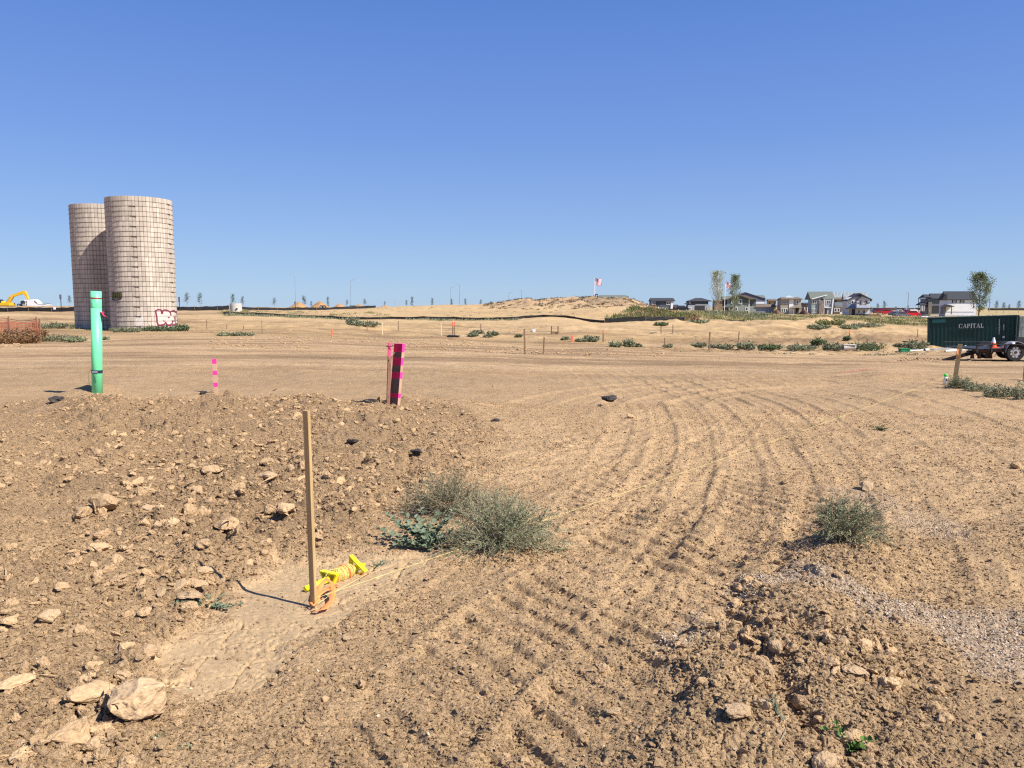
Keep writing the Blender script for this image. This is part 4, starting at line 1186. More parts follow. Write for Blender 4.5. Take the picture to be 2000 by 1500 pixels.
b.add(v, [(0, 1, 5, 4), (1, 2, 6, 5), (2, 3, 7, 6), (3, 0, 4, 7), (4, 5, 6, 7), (3, 2, 1, 0)])
st = b.build('grade_stake', M_PINE); st.location = pS; st.rotation_euler = (R(.3), R(-.6), R(-38))
bv = st.modifiers.new('edge', 'BEVEL'); bv.width = .0015; bv.segments = 1
tag(st, 'nearest wooden grade stake, standing in the dried mud pan beside the yellow string reel', 'stake')

# ---- string reel
M_YEL = mat('yellow_plastic', (.86, .80, .015), .42, .04, 20, spec=.4)
M_STRY = mat('yellow_twine', (.70, .60, .20), .8, .2, 90); M_STRO = mat('orange_twine', (.78, .17, .05), .8, .2, 90)
a0 = G(597, 1158) + Vector((0, 0, .022)); a1 = G(712, 1112) + Vector((0, 0, .03))
ax = (a1 - a0); Lr = ax.length; ax.normalize()
mid = a0.lerp(a1, .5)
reel = thing('string_reel', 'yellow plastic reel wound with orange and yellow twine lying beside the stake', 'string reel', mid)
qz = ax.to_track_quat('Z', 'Y')
reel.rotation_mode = 'QUATERNION'; reel.rotation_quaternion = qz
sc = Lr / 2
def ztube(z0, z1, r0, r1, n=18): return [(0, 0, z0), (0, 0, z1)], [r0, r1]
b = MB(); b.tube(*ztube(-sc, -sc * .25, .0165, .0185), n=18); b.build('handle', M_YEL, reel, True)
b = MB(); b.tube(*ztube(-sc * .28, sc * .80, .017, .017), n=16); b.tube(*ztube(sc * .8, sc * 1.0, .012, .011), n=12); b.build('core', M_YEL, reel, True)
def flange(z, rad, rot, nm):
    b = MB(); tri = []
    for k in range(3):
        a = rot + k * 2 * math.pi / 3; tri.append(Vector((rad * math.cos(a), rad * math.sin(a), z)))
    th = .011
    for k in range(3):
        p, q = tri[k], tri[(k + 1) % 3]; d = (q - p).normalized(); nrm = Vector((-d.y, d.x, 0))
        m_ = (p + q) / 2; M_ = Matrix((d, nrm, Vector((0, 0, 1)))).transposed()
        b.box(m_, ((q - p).length + .008, .009, .03), M=M_)
        b.box(m_ * .5 + Vector((0, 0, z * .5)), (.007, (m_ - Vector((0, 0, z))).length, .012), M=M_)
    return b.build(nm, M_YEL, reel)
flange(-sc * .22, .074, .5, 'flange'); flange(sc * .68, .078, 1.1, 'flange')
rt = random.Random(5)
for nm, m, n_ in (('orange_winding', M_STRO, 16), ('yellow_winding', M_STRY, 26)):
    b = MB()
    for k in range(n_):
        zc = sc * rt.uniform(-.16, .52); tl = rt.uniform(-.5, .5); tl2 = rt.uniform(-.3, .3)
        pr = []
        for i in range(21):
            a = i / 20 * 6.283
            z = zc + .028 * (tl * math.cos(a) + tl2 * math.sin(a))
            u = (z / sc - .18) / .42; rad = .0175 + .032 * math.sqrt(max(0, 1 - u * u)) + rt.uniform(0, .0012)
            pr.append((rad * math.cos(a), rad * math.sin(a), z))
        b.tube(pr, .0017, 4, cap=False)
    b.build(nm, m, reel)
b = MB(); pr = []; rr_ = []
for i in range(11):
    u = -1 + 2 * i / 10; pr.append((0, 0, sc * (.18 + .42 * u))); rr_.append(.0165 + .032 * math.sqrt(max(0, 1 - u * u)))
b.tube(pr, rr_, 16); b.build('twine_core', mat('twine_mass', (.55, .33, .06), .9, .5, 220, bump=.002, bscale=300), reel, True)
# ---- strings
def string_obj(label, pts, r=.0014, m=M_STRY, name='string_line'):
    b = MB(); o = Vector(pts[0]); b.tube([Vector(p) - o for p in pts], r, 4); q = b.build(name, m); q.location = o
    return tag(q, label, 'string')
pE = G(1866, 748) + Vector((0, 0, .22)); pb = pS + Vector((.02, .0, .055))
pts = []
for i in range(41):
    u = i / 40; p = pb.lerp(pE, u); p.z -= .10 * math.sin(math.pi * u) * .5
    g_ = zs(p.x, p.y) + .012
    p.z = max(p.z, g_); pts.append(p)
string_obj('yellow string line stretched low from the near stake to the ribboned stake at the right', pts, .0012)
sp = G(742, 1102) + Vector((0, 0, .02))
string_obj('short loose end of yellow string from the stake foot to the reel', [pS + Vector((.015, 0, .11)), reel.matrix_world.translation.lerp(mid, 1) + Vector((-.03, -.02, .045)), mid + Vector((.04, .0, .05))], .0013)
string_obj('second strand of twine lying beside the stretched string line', [pb + Vector((0, 0, -.035)), G(660, 1163) + Vector((0, 0, .03)), G(720, 1124) + Vector((0, 0, .012)), sp], .0012)

# ---- orange flagging tape heaped at the stake foot
def ribbon(label, pts, w, m, seed=1, parent=None, name='flagging_tape', cat='ribbon'):
    r = random.Random(seed); v = []; f = []; pts = [Vector(p) for p in pts]; o = pts[0].copy()
    n = len(pts)
    for i, p in enumerate(pts):
        d = (pts[min(i + 1, n - 1)] - pts[max(0, i - 1)]).normalized()
        s = d.cross(Vector((r.uniform(-.5, .5), r.uniform(-.5, .5), 1))).normalized() * w / 2
        for k in (-1, -.33, .33, 1):
            v.append(p - o + s * k + Vector((0, 0, .25 * w * ((k * 3) % 2 - .5) * r.uniform(.2, 1.2))))
    for i in range(n - 1):
        for k in range(3): f.append((i*4+k, i*4+k+1, (i+1)*4+k+1, (i+1)*4+k))
    q = mk(name, v, f, m, parent, True); q.location = o if parent is None else o
    sd = q.modifiers.new('th', 'SOLIDIFY'); sd.thickness = .0008
    if label: tag(q, label, cat)
    return q
def gz(px, py, z): return G(px, py) + Vector((0, 0, z))
M_TAPE = mat('orange_flagging', (.90, .27, .075), .45, .15, 30, spec=.4)
ribbon('orange flagging tape fanned out on the ground at the foot of the near stake', [gz(610, 1199, .012), gz(622, 1201, .02), gz(636, 1196, .022), gz(648, 1185, .03), gz(652, 1172, .05), gz(648, 1164, .075), gz(638, 1160, .085), gz(628, 1166, .07), gz(621, 1176, .05), gz(620, 1186, .03)], .03, M_TAPE, 3)
ribbon('orange flagging tape knotted low around the near stake', [gz(612, 1187, .03), gz(607, 1190, .035), gz(613, 1194, .03), gz(621, 1190, .04), gz(622, 1181, .05), gz(634, 1176, .06), gz(645, 1168, .06)], .016, M_TAPE, 4)
ribbon('orange flagging tail lying under the string reel', [gz(640, 1160, .02), gz(650, 1153, .012), gz(660, 1147, .01)], .02, M_TAPE, 6)
ribbon('pale orange scrap of tape on the string near the small green sprig', [gz(705, 1131, .02), gz(714, 1128, .022), gz(724, 1124, .02)], .015, M_TAPE, 7)

# ---- striped lath
def banded(t, w, th, h, rz, lean, bands, mats, y=-.0, x=0.0, rows=False):
    """stack of segments, one part each: [(z0, z1, mat)]"""
    c, s = math.cos(rz), math.sin(rz)
    for (z0, z1, nm, m) in bands:
        v = []
        for z in (z0, z1):
            for (a, b_) in ((-w/2, -th/2), (w/2, -th/2), (w/2, th/2), (-w/2, th/2)): v.append((x + a * c - b_ * s + lean * z, y + a * s + b_ * c, z))
        o_ = mk(nm, v, [(0, 1, 5, 4), (1, 2, 6, 5), (2, 3, 7, 6), (3, 0, 4, 7), (4, 5, 6, 7), (3, 2, 1, 0)], m, t)
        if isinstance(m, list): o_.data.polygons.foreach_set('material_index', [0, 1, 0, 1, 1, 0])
p = G(422, 768); h = 67 / FPX * p.y
t = thing('survey_lath', 'narrow pale lath with three fluorescent pink bands left of the near stake', 'stake', p)
bd = [(-.1, .18, 0), (.18, .31, 1), (.31, .53, 0), (.53, .66, 1), (.66, .86, 0), (.86, 1.0, 1)]
banded(t, .078, .02, h, .1, -.02, [(a * h, b_ * h, 'pink_band' if k else 'wood_segment', M_PINK if k else M_LATH) for a, b_, k in bd], None)
# ---- board with pink bands, shaded face and sunlit edge painted in
p = G(771, 789); h = 118 / FPX * p.y
M_BOARD = mat('shaded_board_wood', (.15, .095, .075), .85, .2, 8); M_BSIDE = mat('sunlit_board_wood', (.50, .31, .20), .85, .15, 8); M_PINKSHADE = mat('shaded_pink_paint', (.62, .01, .09), .6, .15, 12)  # broad face coloured as in shade, edge as in sun, for wood and paint
t = thing('marker_board', 'wide board, shaded on its broad face, with magenta bands leaning slightly right behind the near stake', 'board', p)
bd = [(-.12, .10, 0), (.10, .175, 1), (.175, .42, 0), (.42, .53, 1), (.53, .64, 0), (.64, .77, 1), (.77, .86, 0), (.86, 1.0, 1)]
banded(t, .19, .055, h, -R(38), .095, [(a * h, b_ * h, 'magenta_band' if k else 'board_segment', [M_PINKSHADE, M_PINK] if k else [M_BOARD, M_BSIDE]) for a, b_, k in bd], None)
wv = MB()
b = MB(); b.tube([(-.085, -.02, h * .74), (-.02, -.09, h * .79), (.03, -.1, h * .86)], .006, 5); b.build('wire_tie', mat('bright_wire', (.6, .55, .55), .3, metal=.6), t)
b = MB(); b.tube([(-.12, -.03, h * .95), (-.06, -.05, h * .955), (.0, -.06, h * .965)], .007, 5); b.build('dark_wire_tie', M_GBLACK, t)
p = G(758, 790); h = 121 / FPX * p.y
t = thing('steel_post', 'rusty steel post with a fluorescent pink top wired to the magenta banded board', 'post', p)
banded(t, .05, .035, h, .5, .045, [(-.2, h * .78, 'shaft', M_TPOST), (h * .78, h, 'pink_top', mat('salmon_pink_paint', (.9, .10, .22), .5))], None)
# ---- orange ribboned stake at right
p = G(1864, 750); h = 78 / FPX * p.y
M_OAK = mat('grey_brown_lath', (.36, .26, .14), .85, .15, 7)
t = thing('survey_stake', 'wide grey brown stake with an orange ribbon in front of the container', 'stake', p)
banded(t, .085, .04, h, -.5, .09, [(-.15, h, 'shaft', M_OAK)], None)
v = []
rb = ribbon(None, [(-.05 + .09 * h * .9, -.05, h * .86), (-.06 + .09 * h * .8, -.055, h * .78), (-.04 + .09 * h * .8, -.06, h * .70), (-.055 + .09 * h * .7, -.06, h * .62)], .05, M_ORANGE, 9, t, 'orange_ribbon')
# ---- marking paint can
p = G(1846, 751); cz = p.y / FPX
t = thing('paint_can', 'small white marking paint can with a bright green cap beside the ribboned stake', 'spray can', p)
b = MB(); b.tube([(0, 0, 0), (0, 0, .155), (0, 0, .165)], [.034, .034, .028], 16); b.build('can', mat('white_can', (.75, .75, .78), .4), t, True)
b = MB(); b.tube([(0, 0, .165), (0, 0, .205), (0, 0, .222)], [.033, .036, .028], 14); b.build('cap', mat('green_cap', (.06, .75, .08), .4), t, True)
b = MB(); b.box((.006, -.034, .1), (.025, .004, .05)); b.build('black_print', M_GBLACK, t)

# ---- green pipe
M_PIPE = mat('sea_green_pvc', (.16, .68, .33), .38, .03, 2, spec=.4)
p = G(190, 767); Rp = 9.7 / FPX * p.y; hp = 198 / FPX * p.y * 1.0
t = thing('green_pipe', 'tall sea green plastic pipe standing upright in front of the silos', 'pipe', p); t.rotation_euler = (0, R(2.4), 0)
b = MB(); b.tube([(-.0, 0, -.3), (0, 0, hp - .30)], Rp, 32); b.build('pipe_shaft', M_PIPE, t, False)
b = MB(); b.tube([(0, 0, hp - .30), (0, 0, hp - .29), (0, 0, hp)], [Rp, Rp, Rp], 32); b.build('bell_end', M_PIPE, t)
for nm in ('pipe_shaft', 'bell_end'):
    o = [c for c in t.children if c.name.startswith(nm)][0]
    for f in o.data.polygons: f.use_smooth = len(f.vertices) == 4
def ring(z, z2, r, m, nm): b = MB(); b.tube([(0, 0, z), (0, 0, z2)], r, 28); b.build(nm, m, t)
ring(hp * .925, hp * .938, Rp * 1.04, mat('dark_red_band', (.30, .02, .03), .6), 'red_tie')
ring(hp * .195, hp * .225, Rp * 1.03, mat('navy_strap', (.02, .022, .05), .5), 'dark_strap')
b = MB(); b.box((.01, -Rp * 1.05, hp * .21), (.09, .012, .03)); b.build('buckle', mat('grey_buckle', (.3, .3, .35), .4), t)
b = MB(); b.tube([(-.01, -Rp * 1.05, hp * .19), (.015, -Rp * 1.06, hp * .15), (.03, -Rp * 1.06, hp * .11), (.01, -Rp * 1.06, hp * .095), (-.01, -Rp * 1.06, hp * .115), (.01, -Rp * 1.06, hp * .15)], .0035, 4); b.build('cord_loop', mat('dark_green_cord', (.03, .12, .07), .7), t)
b = MB(); b.tube([(-Rp * 1.02, -.02, hp * .23), (-Rp * 1.45, -.03, hp * .2), (-Rp * 1.5, -.03, hp * .12), (-Rp * 1.2, -.03, hp * .03)], .003, 4); b.build('loose_wire', mat('dark_green_cord', (.03, .12, .07), .7), t)
rb = ribbon(None, [(Rp * .9, .02, hp * .80), (Rp * 1.25, .0, hp * .775), (Rp * 1.7, .0, hp * .755), (Rp * 2.1, .01, hp * .745)], .11, mat('crimson_ribbon', (.75, .03, .09), .5), 12, t, 'crimson_ribbon')

# ================================================================ named clods
def clod(label, px, py, wpx, hpx=None, big=True, pale=False, seed=0, rz=None, tilt=(0, 0), boxy=0, flat=None, m=None, name='dirt_clod', cat='clod', sink=.22, group=None):
    p = G(px, py + (hpx or wpx) * .3); s = p.length / FPX; w = wpx * s / 2 * 1.12
    hp_ = (hpx or wpx * .7) * s
    me = clod_mesh(name, 500 + seed, 18, .8, 2 if big else 1, .075, m or (M_CLODPALE if pale else M_CLOD), boxy)
    o = bpy.data.objects.new(name, me); link(o)
    zz = (flat if flat is not None else .62) * w
    o.scale = (w, w * .85, zz); o.location = (p.x, p.y, zs(p.x, p.y) + zz * (1 - 2 * sink))
    o.rotation_euler = (tilt[0], tilt[1], rz if rz is not None else seed * 1.7)
    return tag(o, label, cat, group)
CL = [
 ('largest pale dirt boulder at the lower left corner of the mud pan', 265, 1365, 124, 108, dict(pale=True, seed=1, flat=.85, rz=.3, boxy=.4)),
 ('long flat slab of dirt leaning left of the largest boulder', 178, 1352, 92, 40, dict(seed=2, flat=.4, rz=.5)),
 ('blocky chunk of dirt below the long slab', 142, 1430, 90, 70, dict(seed=3, boxy=.6, rz=.2)),
 ('wedge shaped clod under the blocky chunk at the bottom left', 187, 1452, 46, 44, dict(seed=4)),
 ('broken clod with a hollow above the largest boulder', 287, 1268, 58, 48, dict(pale=True, seed=5)),
 ('small rounded pale clod tucked below the hollow one', 273, 1287, 22, 18, dict(pale=True, seed=6)),
 ('grey rounded clod resting against the top of the largest boulder', 238, 1318, 40, 40, dict(seed=7)),
 ('pale square clod alone in the left crumbs', 96, 1203, 42, 30, dict(pale=True, seed=8, boxy=.5)),
 ('flat topped clod at the left edge of the frame', 18, 1210, 40, 24, dict(seed=9, flat=.5)),
 ('long flat slab at the left edge below the flat topped clod', 28, 1332, 68, 28, dict(seed=10, flat=.35, rz=.3)),
 ('flat pale slab lying beside the creeping weed', 368, 1163, 50, 22, dict(pale=True, seed=11, flat=.28, rz=-.2)),
 ('layered slab touching the end of the stake shadow', 385, 1140, 46, 22, dict(seed=12, flat=.4, rz=-.3)),
 ('upper clod at the tip of the stake shadow', 400, 1116, 40, 20, dict(seed=13, flat=.5)),
 ('triangular clod under the flat pale slab', 372, 1180, 20, 20, dict(pale=True, seed=14)),
 ('small dark clod where the stake shadow ends', 433, 1130, 16, 22, dict(seed=15)),
 ('rough boulder of dirt left of the near stake, by a dark hollow', 560, 992, 56, 40, dict(seed=16)),
 ('angular clod just left of the rough boulder', 528, 992, 34, 34, dict(seed=17)),
 ('big weathered clod above the mud pan in the churned dirt', 440, 1022, 60, 42, dict(seed=18)),
 ('rounded clod left of the weathered one', 398, 1060, 36, 26, dict(seed=19)),
 ('whitish oblong clod in the churned dirt left of the near stake', 522, 932, 48, 22, dict(pale=True, seed=20, flat=.45)),
 ('small upright whitish stone near the wooden stake', 568, 914, 18, 26, dict(pale=True, seed=21, flat=1.1)),
 ('dark sided clod with a steep face in the middle of the churned dirt', 415, 918, 46, 24, dict(seed=22, flat=.5)),
 ('tilted clod showing a black underside in the churned dirt', 268, 942, 34, 24, dict(seed=23)),
 ('broad smooth boulder in the left churned dirt', 205, 985, 64, 38, dict(seed=24)),
 ('boulder half joined to the broad smooth one at its left', 160, 1002, 46, 34, dict(seed=25)),
 ('low slab shaped clod below the broad boulder', 190, 1068, 50, 24, dict(seed=26, flat=.4)),
 ('sharp edged clod right above the low slab', 196, 1045, 34, 26, dict(seed=27)),
 ('pale slab with a dark edge left of the creeping weed', 238, 1128, 30, 18, dict(pale=True, seed=28, flat=.4)),
 ('squarish clod left of the wooden stake at knee height', 372, 1020, 24, 20, dict(seed=29, boxy=.5)),
 ('brick shaped block of dirt on the right windrow', 1440, 1392, 60, 40, dict(seed=30, boxy=.95, flat=.6, rz=.1, pale=True)),
 ('wedge shaped rock standing in the windrow trench', 1562, 1372, 36, 46, dict(seed=31, flat=1.1)),
 ('big angular rock at the bottom edge beside the bright green seedling', 1612, 1482, 74, 60, dict(seed=32, pale=True)),
 ('pale rock just above the bright green seedling', 1646, 1436, 42, 36, dict(seed=33, pale=True)),
 ('thin plate of clay standing on edge right of the pale rock', 1672, 1432, 34, 44, dict(seed=34, flat=.9, rz=1.0)),
 ('small stone alone at the left foot of the windrow', 1196, 1388, 34, 26, dict(seed=35, pale=True)),
 ('rounded pale rock at the left side of the windrow trench', 1514, 1262, 48, 36, dict(seed=36, pale=True)),
 ('upright slab of clay on the crest of the windrow', 1618, 1246, 30, 34, dict(seed=37, pale=True, flat=.9)),
 ('squarish slab right of the upright one on the crest', 1646, 1250, 34, 28, dict(seed=38, pale=True)),
 ('long slab sliding down the right of the windrow', 1668, 1308, 52, 22, dict(seed=39, flat=.35, rz=-.5, pale=True)),
 ('crumbling lump at the right of the windrow rubble', 1735, 1335, 48, 26, dict(seed=40)),
 ('dark lump beside the crumbling one in the rubble line', 1690, 1258, 40, 26, dict(seed=41)),
 ('pointed clod in shadow at the top left of the windrow trench', 1425, 1165, 24, 32, dict(seed=42)),
 ('dark upright chip in the windrow trench', 1503, 1300, 18, 26, dict(seed=43, flat=1.0)),
 ('squat clod at the left slope of the windrow', 1372, 1330, 34, 20, dict(seed=44)),
 ('flat slab sticking out of the gravel behind the round bush', 1692, 945, 34, 34, dict(seed=45, flat=.4, pale=True, rz=-.8, tilt=(.5, .3))),
 ('small block at the upper end of the windrow gravel', 1518, 1098, 22, 14, dict(seed=46, boxy=.6, pale=True)),
 ('egg shaped clod at the bottom of the frame left of the brick shaped block', 1396, 1485, 20, 34, dict(seed=47, pale=True)),
 ('flat clod beside the mud pan edge below the near stake', 678, 1245, 28, 16, dict(seed=48, pale=True, flat=.4)),
 ('clod pair piece on the mud pan rim below the string', 836, 1128, 20, 16, dict(seed=49)),
 ('pointed crumb of dirt left of the near stake foot rim', 624, 1176, 6, 5, dict(seed=50)) ,
 ('lone dirt lump on the open ground right of the churned heap', 1232, 812, 20, 14, dict(seed=51)),
 ('lone stone far right on the rutted ground', 1985, 910, 26, 14, dict(seed=52)),
 ('clod right of the round bush on the windrow', 1735, 1060, 26, 16, dict(seed=53)),
]
for lab, px, py, w, h, kw in CL:
    if w < 8: continue
    clod(lab, px, py, w, h, **kw)
M_BLK = mat('black_plastic_scrap', (.045, .037, .03), .6, .2, 20)
for k, (lab, px, py, w) in enumerate((('black crumpled plastic scrap at the left edge of the churned heap', 108, 781, 34), ('dark asphalt chunk right of the churned heap, long one', 1190, 779, 40), ('dark asphalt chunk below the long one', 1171, 792, 14),
    ('black scrap in the churned dirt right of the magenta banded board', 968, 821, 20), ('dark clump at the foot of the pink banded lath', 396, 768, 26), ('dark grey chunk between the near stake and the grey bushes', 690, 862, 30), ('dark grey flake below the magenta banded board', 815, 882, 34))):
    clod(lab, px, py, w, w * .35, seed=60 + k, m=M_BLK, flat=.4, name='dark_scrap', cat='scrap', big=True)
# the other clods one can pick out, laid individually
def zone_clods(n, rmin, rmax, dens, smin, smax, label, group, pal, seed):
    global RNG
    RNG = np.random.default_rng(seed)
    X, Y, m = sample(6000, rmin, rmax, dens, 1.0, 36); base_label = label
    k = 0
    for x, y in zip(X, Y):
        if k >= n: break
        s = smin * (1 - RNG.random() * (1 - (smin / smax) ** 1.6)) ** (-1 / 1.6) * (.7 + .3 * min(1.6, math.hypot(x, y) / 6))
        pale_ = RNG.random() < pal; px_ = 1000 + x / (y * CP + .16) * FPX
        me = (T_PALE if pale_ else (T_BIG if s > .05 else T_MID))[int(RNG.integers(0, 4))]
        wd_ = ('back' if y > 8.5 else 'middle' if y > 5.8 else 'front') if 'heap' in base_label else ('upper' if y > 3.4 else 'lower')
        ps_ = 'far left of the near stake' if px_ < 200 else 'left of the near stake' if px_ < 420 else 'just left of the near stake' if px_ < 610 else 'just right of the near stake' if px_ < 800 else 'right of centre' if px_ < 1440 else 'by the windrow trench' if px_ < 1560 else 'right of the windrow trench'
        label = '%s %s %s, %s part, %s' % ('large' if s > (.055 if 'heap' in base_label else .035) else 'small', 'pale' if pale_ else 'brown', base_label, wd_, ps_)
        o = bpy.data.objects.new('dirt_clod', me); link(o)
        f = RNG.uniform(.7, 1.0)
        o.scale = (s, s * RNG.uniform(.7, 1.1), s * f); o.rotation_euler = (RNG.normal(0, .3), RNG.normal(0, .3), RNG.random() * 6.28)
        o.location = (x, y, zs(x, y) + s * f * .06)
        tag(o, label, 'clod', group); k += 1
zone_clods(150, 4.2, 13, lambda X, Y, m: m['coarse'] * dpatch(X, Y, 1.1, 310), .04, .11, 'clod in the churned heap', 'clods of the churned heap', .05, 71)
zone_clods(45, 2.4, 5, lambda X, Y, m: m['blocks'], .03, .075, 'clod in the bottom left rubble', 'clods of the bottom left rubble', .3, 72)
zone_clods(70, 2.5, 5.2, lambda X, Y, m: m['berm'] * (.25 + m['trench']), .014, .042, 'clod on the right windrow', 'clods of the right windrow', .3, 73)
zone_clods(24, 3.0, 9, lambda X, Y, m: (1 - m['churn']) * (1 - m['berm']) * (1 - m['pan']) * (X > -.8), .018, .04, 'stray clod on the rutted ground', 'stray clods on the open ground', .4, 74)
# ================================================================ ORANGE MESH FENCE
M_NET = mat('orange_plastic_mesh', (.50, .125, .06), .55, .1, 5)
def net_fence():
    def base(px, D): x = (px - 1000) / FPX * D; return Vector((x, D, zs(x, D)))
    run = [base(-150, 38.6), base(-60, 39.2), base(20, 39.6), base(80, 40.2), base(74, 44.0), base(20, 45.5), base(-150, 47.5)]
    o = run[3].copy()
    t = thing('orange_mesh_fence', 'orange plastic mesh fence round a pit at the left edge, full of brown weeds', 'fence', o)
    b = MB(); r = random.Random(2)
    for i in range(len(run) - 1):
        a, c = run[i] - o, run[i + 1] - o; L = (c - a).length; d = (c - a) / L; n = int(L / .085)
        hgt = 1.12
        def top(u): return hgt * (1 - .10 * math.sin(math.pi * min(1, max(0, u))) )
        nrm = Vector((-d.y, d.x, 0))
        for k in range(n):
            u = k / n; p = a + (c - a) * u; s = d * .011
            b.quad(p - s, p + s, p + s + Vector((0, 0, top(u))), p - s + Vector((0, 0, top(u))))
        for k in range(13):
            for j in range(10):
                u0, u1 = j / 10, (j + 1) / 10; f = (k + .3) / 12.6
                p, q = a + (c - a) * u0, a + (c - a) * u1; z0, z1 = top(u0) * f, top(u1) * f; w = .02 if k < 12 else .035
                jy = nrm * r.uniform(-.03, .03)
                b.quad(p + jy + Vector((0, 0, z0)), q + jy + Vector((0, 0, z1)), q + jy + Vector((0, 0, z1 + w)), p + jy + Vector((0, 0, z0 + w)))
    b.build('netting', M_NET, t, kind='stuff')
    for p in run[1:6]:
        b = MB(); q = p - o; b.box((q.x, q.y, q.z + .6), (.06, .06, 1.3)); b.build('post', M_TPOST, t)
    return t
net_fence()
for k, (px, w, h, D, m) in enumerate(((10, 90, 34, 38.2, M_RUST), (48, 60, 36, 38.9, M_RUST), (70, 40, 32, 41.2, M_RUST), (-30, 80, 34, 38, M_RUST))):
    x = (px - 1000) / FPX * D; py = 600 + (1.6 - zs(x, D)) / D * FPX
    tuft(('leftmost rusty brown weed clump', 'tall reddish brown weed clump in the middle', 'olive brown weed clump by the corner post', 'brown weed clump cut by the frame')[k] + ' at the orange mesh fence', px, py, w, h, m, 120 + k, 190, 14, D=D)
# ================================================================ FAR LEFT MACHINES
def W_(px, py, D): return at(px, py, D)
M_CATY = mat('machine_yellow', (.72, .42, .02), .45, .12, .8)
M_DARK = mat('dark_steel', (.03, .03, .032), .5, .2, 2)
M_GLASS = mat('dark_glass', (.03, .04, .05), .08, spec=.6)
M_WHT = mat('white_vehicle_paint', (.72, .72, .72), .35, .04, 1)
M_TYRE = mat('black_tyre', (.02, .02, .02), .85)
M_CHROME = mat('bare_metal_rim', (.55, .55, .55), .3, metal=.7)
class Plane:
    """picture-sized sketching on an upright sheet at distance D: px,py -> local metres"""
    def __init__(s, t, xc, yb, D): s.t = t; s.k = s.kx = D / FPX; s.xc = xc; s.yb = yb
    def P(s, x, y): return ((x - s.xc) * s.kx, (s.yb - y) * s.k)
    dk = 1.0
    def Y(s, y): return y * s.dk if y > 0 else y
    def prism(s, name, pts, y0, y1, m, smooth=False):
        y0, y1 = s.Y(y0), s.Y(y1)
        b = MB(); b.prism([s.P(*p) for p in pts], y0, y1); return b.build(name, m, s.t)
    def box(s, name, x0, x1, yt, yb, y0, y1, m, parent=None):
        y0, y1 = s.Y(y0), s.Y(y1); b = MB(); (a, c) = s.P(x0, yb); (e, f) = s.P(x1, yt)
        b.box(((a + e) / 2, (y0 + y1) / 2, (c + f) / 2), (e - a, abs(y1 - y0), f - c)); return b.build(name, m, parent or s.t)
    def window(s, x0, x1, yt, yb, y, frame, glass=None, mull=0, name='window'):
        y = s.Y(y)
        """frame ring proud of the wall at y (front is -y), pane set back in it; extra mullions"""
        (a, c) = s.P(x0, yb); (e, f) = s.P(x1, yt); fw = min(.14, (e - a) * .16)
        b = MB()
        for (x_, z_, w, h) in (((a + e) / 2, f - fw / 2, e - a, fw), ((a + e) / 2, c + fw / 2, e - a, fw), (a + fw / 2, (c + f) / 2, fw, f - c - 2 * fw), (e - fw / 2, (c + f) / 2, fw, f - c - 2 * fw)):
            b.box((x_, y - .05, z_), (w, .1, h))
        for i in range(mull):
            x_ = a + (e - a) * (i + 1) / (mull + 1); b.box((x_, y - .045, (c + f) / 2), (fw * .8, .09, f - c - 2 * fw))
        o = b.build(name, frame, s.t)
        g = MB(); g.box(((a + e) / 2, y - .015, (c + f) / 2), (e - a - fw, .02, f - c - fw)); g.build('pane', glass or M_GLASS, o)
        return o
    def slope(s, name, x0, x1, ye, yr, y0, y1, m, inset=0, fascia=None, th=.22):
        y0, y1 = s.Y(y0), s.Y(y1)
        """roof plane: eave at py=ye (front, y0), ridge at py=yr (y1)"""
        (a, ze) = s.P(x0, ye); (e, zr) = s.P(x1, yr); (ai, _) = s.P(x0 + inset, yr); (ei, _) = s.P(x1 - inset, yr)
        v = [(a, y0, ze), (e, y0, ze), (ei, y1, zr), (ai, y1, zr), (a, y0, ze - th), (e, y0, ze - th), (ei, y1 + .3, zr - th), (ai, y1 + .3, zr - th),
             (a, 2 * y1 - y0, ze - th), (e, 2 * y1 - y0, ze - th)]
        f = [(0, 1, 2, 3), (4, 5, 1, 0), (3, 2, 9, 8), (1, 5, 9, 2), (0, 3, 8, 4), (4, 8, 9, 5)]
        return mk(name, v, f, m, s.t)
def wheel(t, x, y, z, r, w, rim=M_CHROME, name='wheel'):
    b = MB(); n = 20; v = []; f = []
    prof = [(r * .62, -w / 2), (r * .94, -w / 2), (r, -w * .3), (r, w * .3), (r * .94, w / 2), (r * .62, w / 2)]
    for k in range(n):
        a = 2 * math.pi * k / n
        for (q, yy) in prof: v.append((q * math.cos(a), yy, q * math.sin(a)))
    m = len(prof)
    for k in range(n):
        for j in range(m): f.append((k*m+j, ((k+1) % n)*m+j, ((k+1) % n)*m+(j+1) % m, k*m+(j+1) % m))
    o = mk(name, v, f, M_TYRE, t); o.location = (x, y, z)
    b = MB(); b.tube([(0, -w * .42, 0), (0, -w * .30, 0)], [r * .30, r * .34], 14); b.tube([(0, -w * .34, 0), (0, w * .34, 0)], r * .63, 20)
    q = b.build('rim', rim, o)
    return o
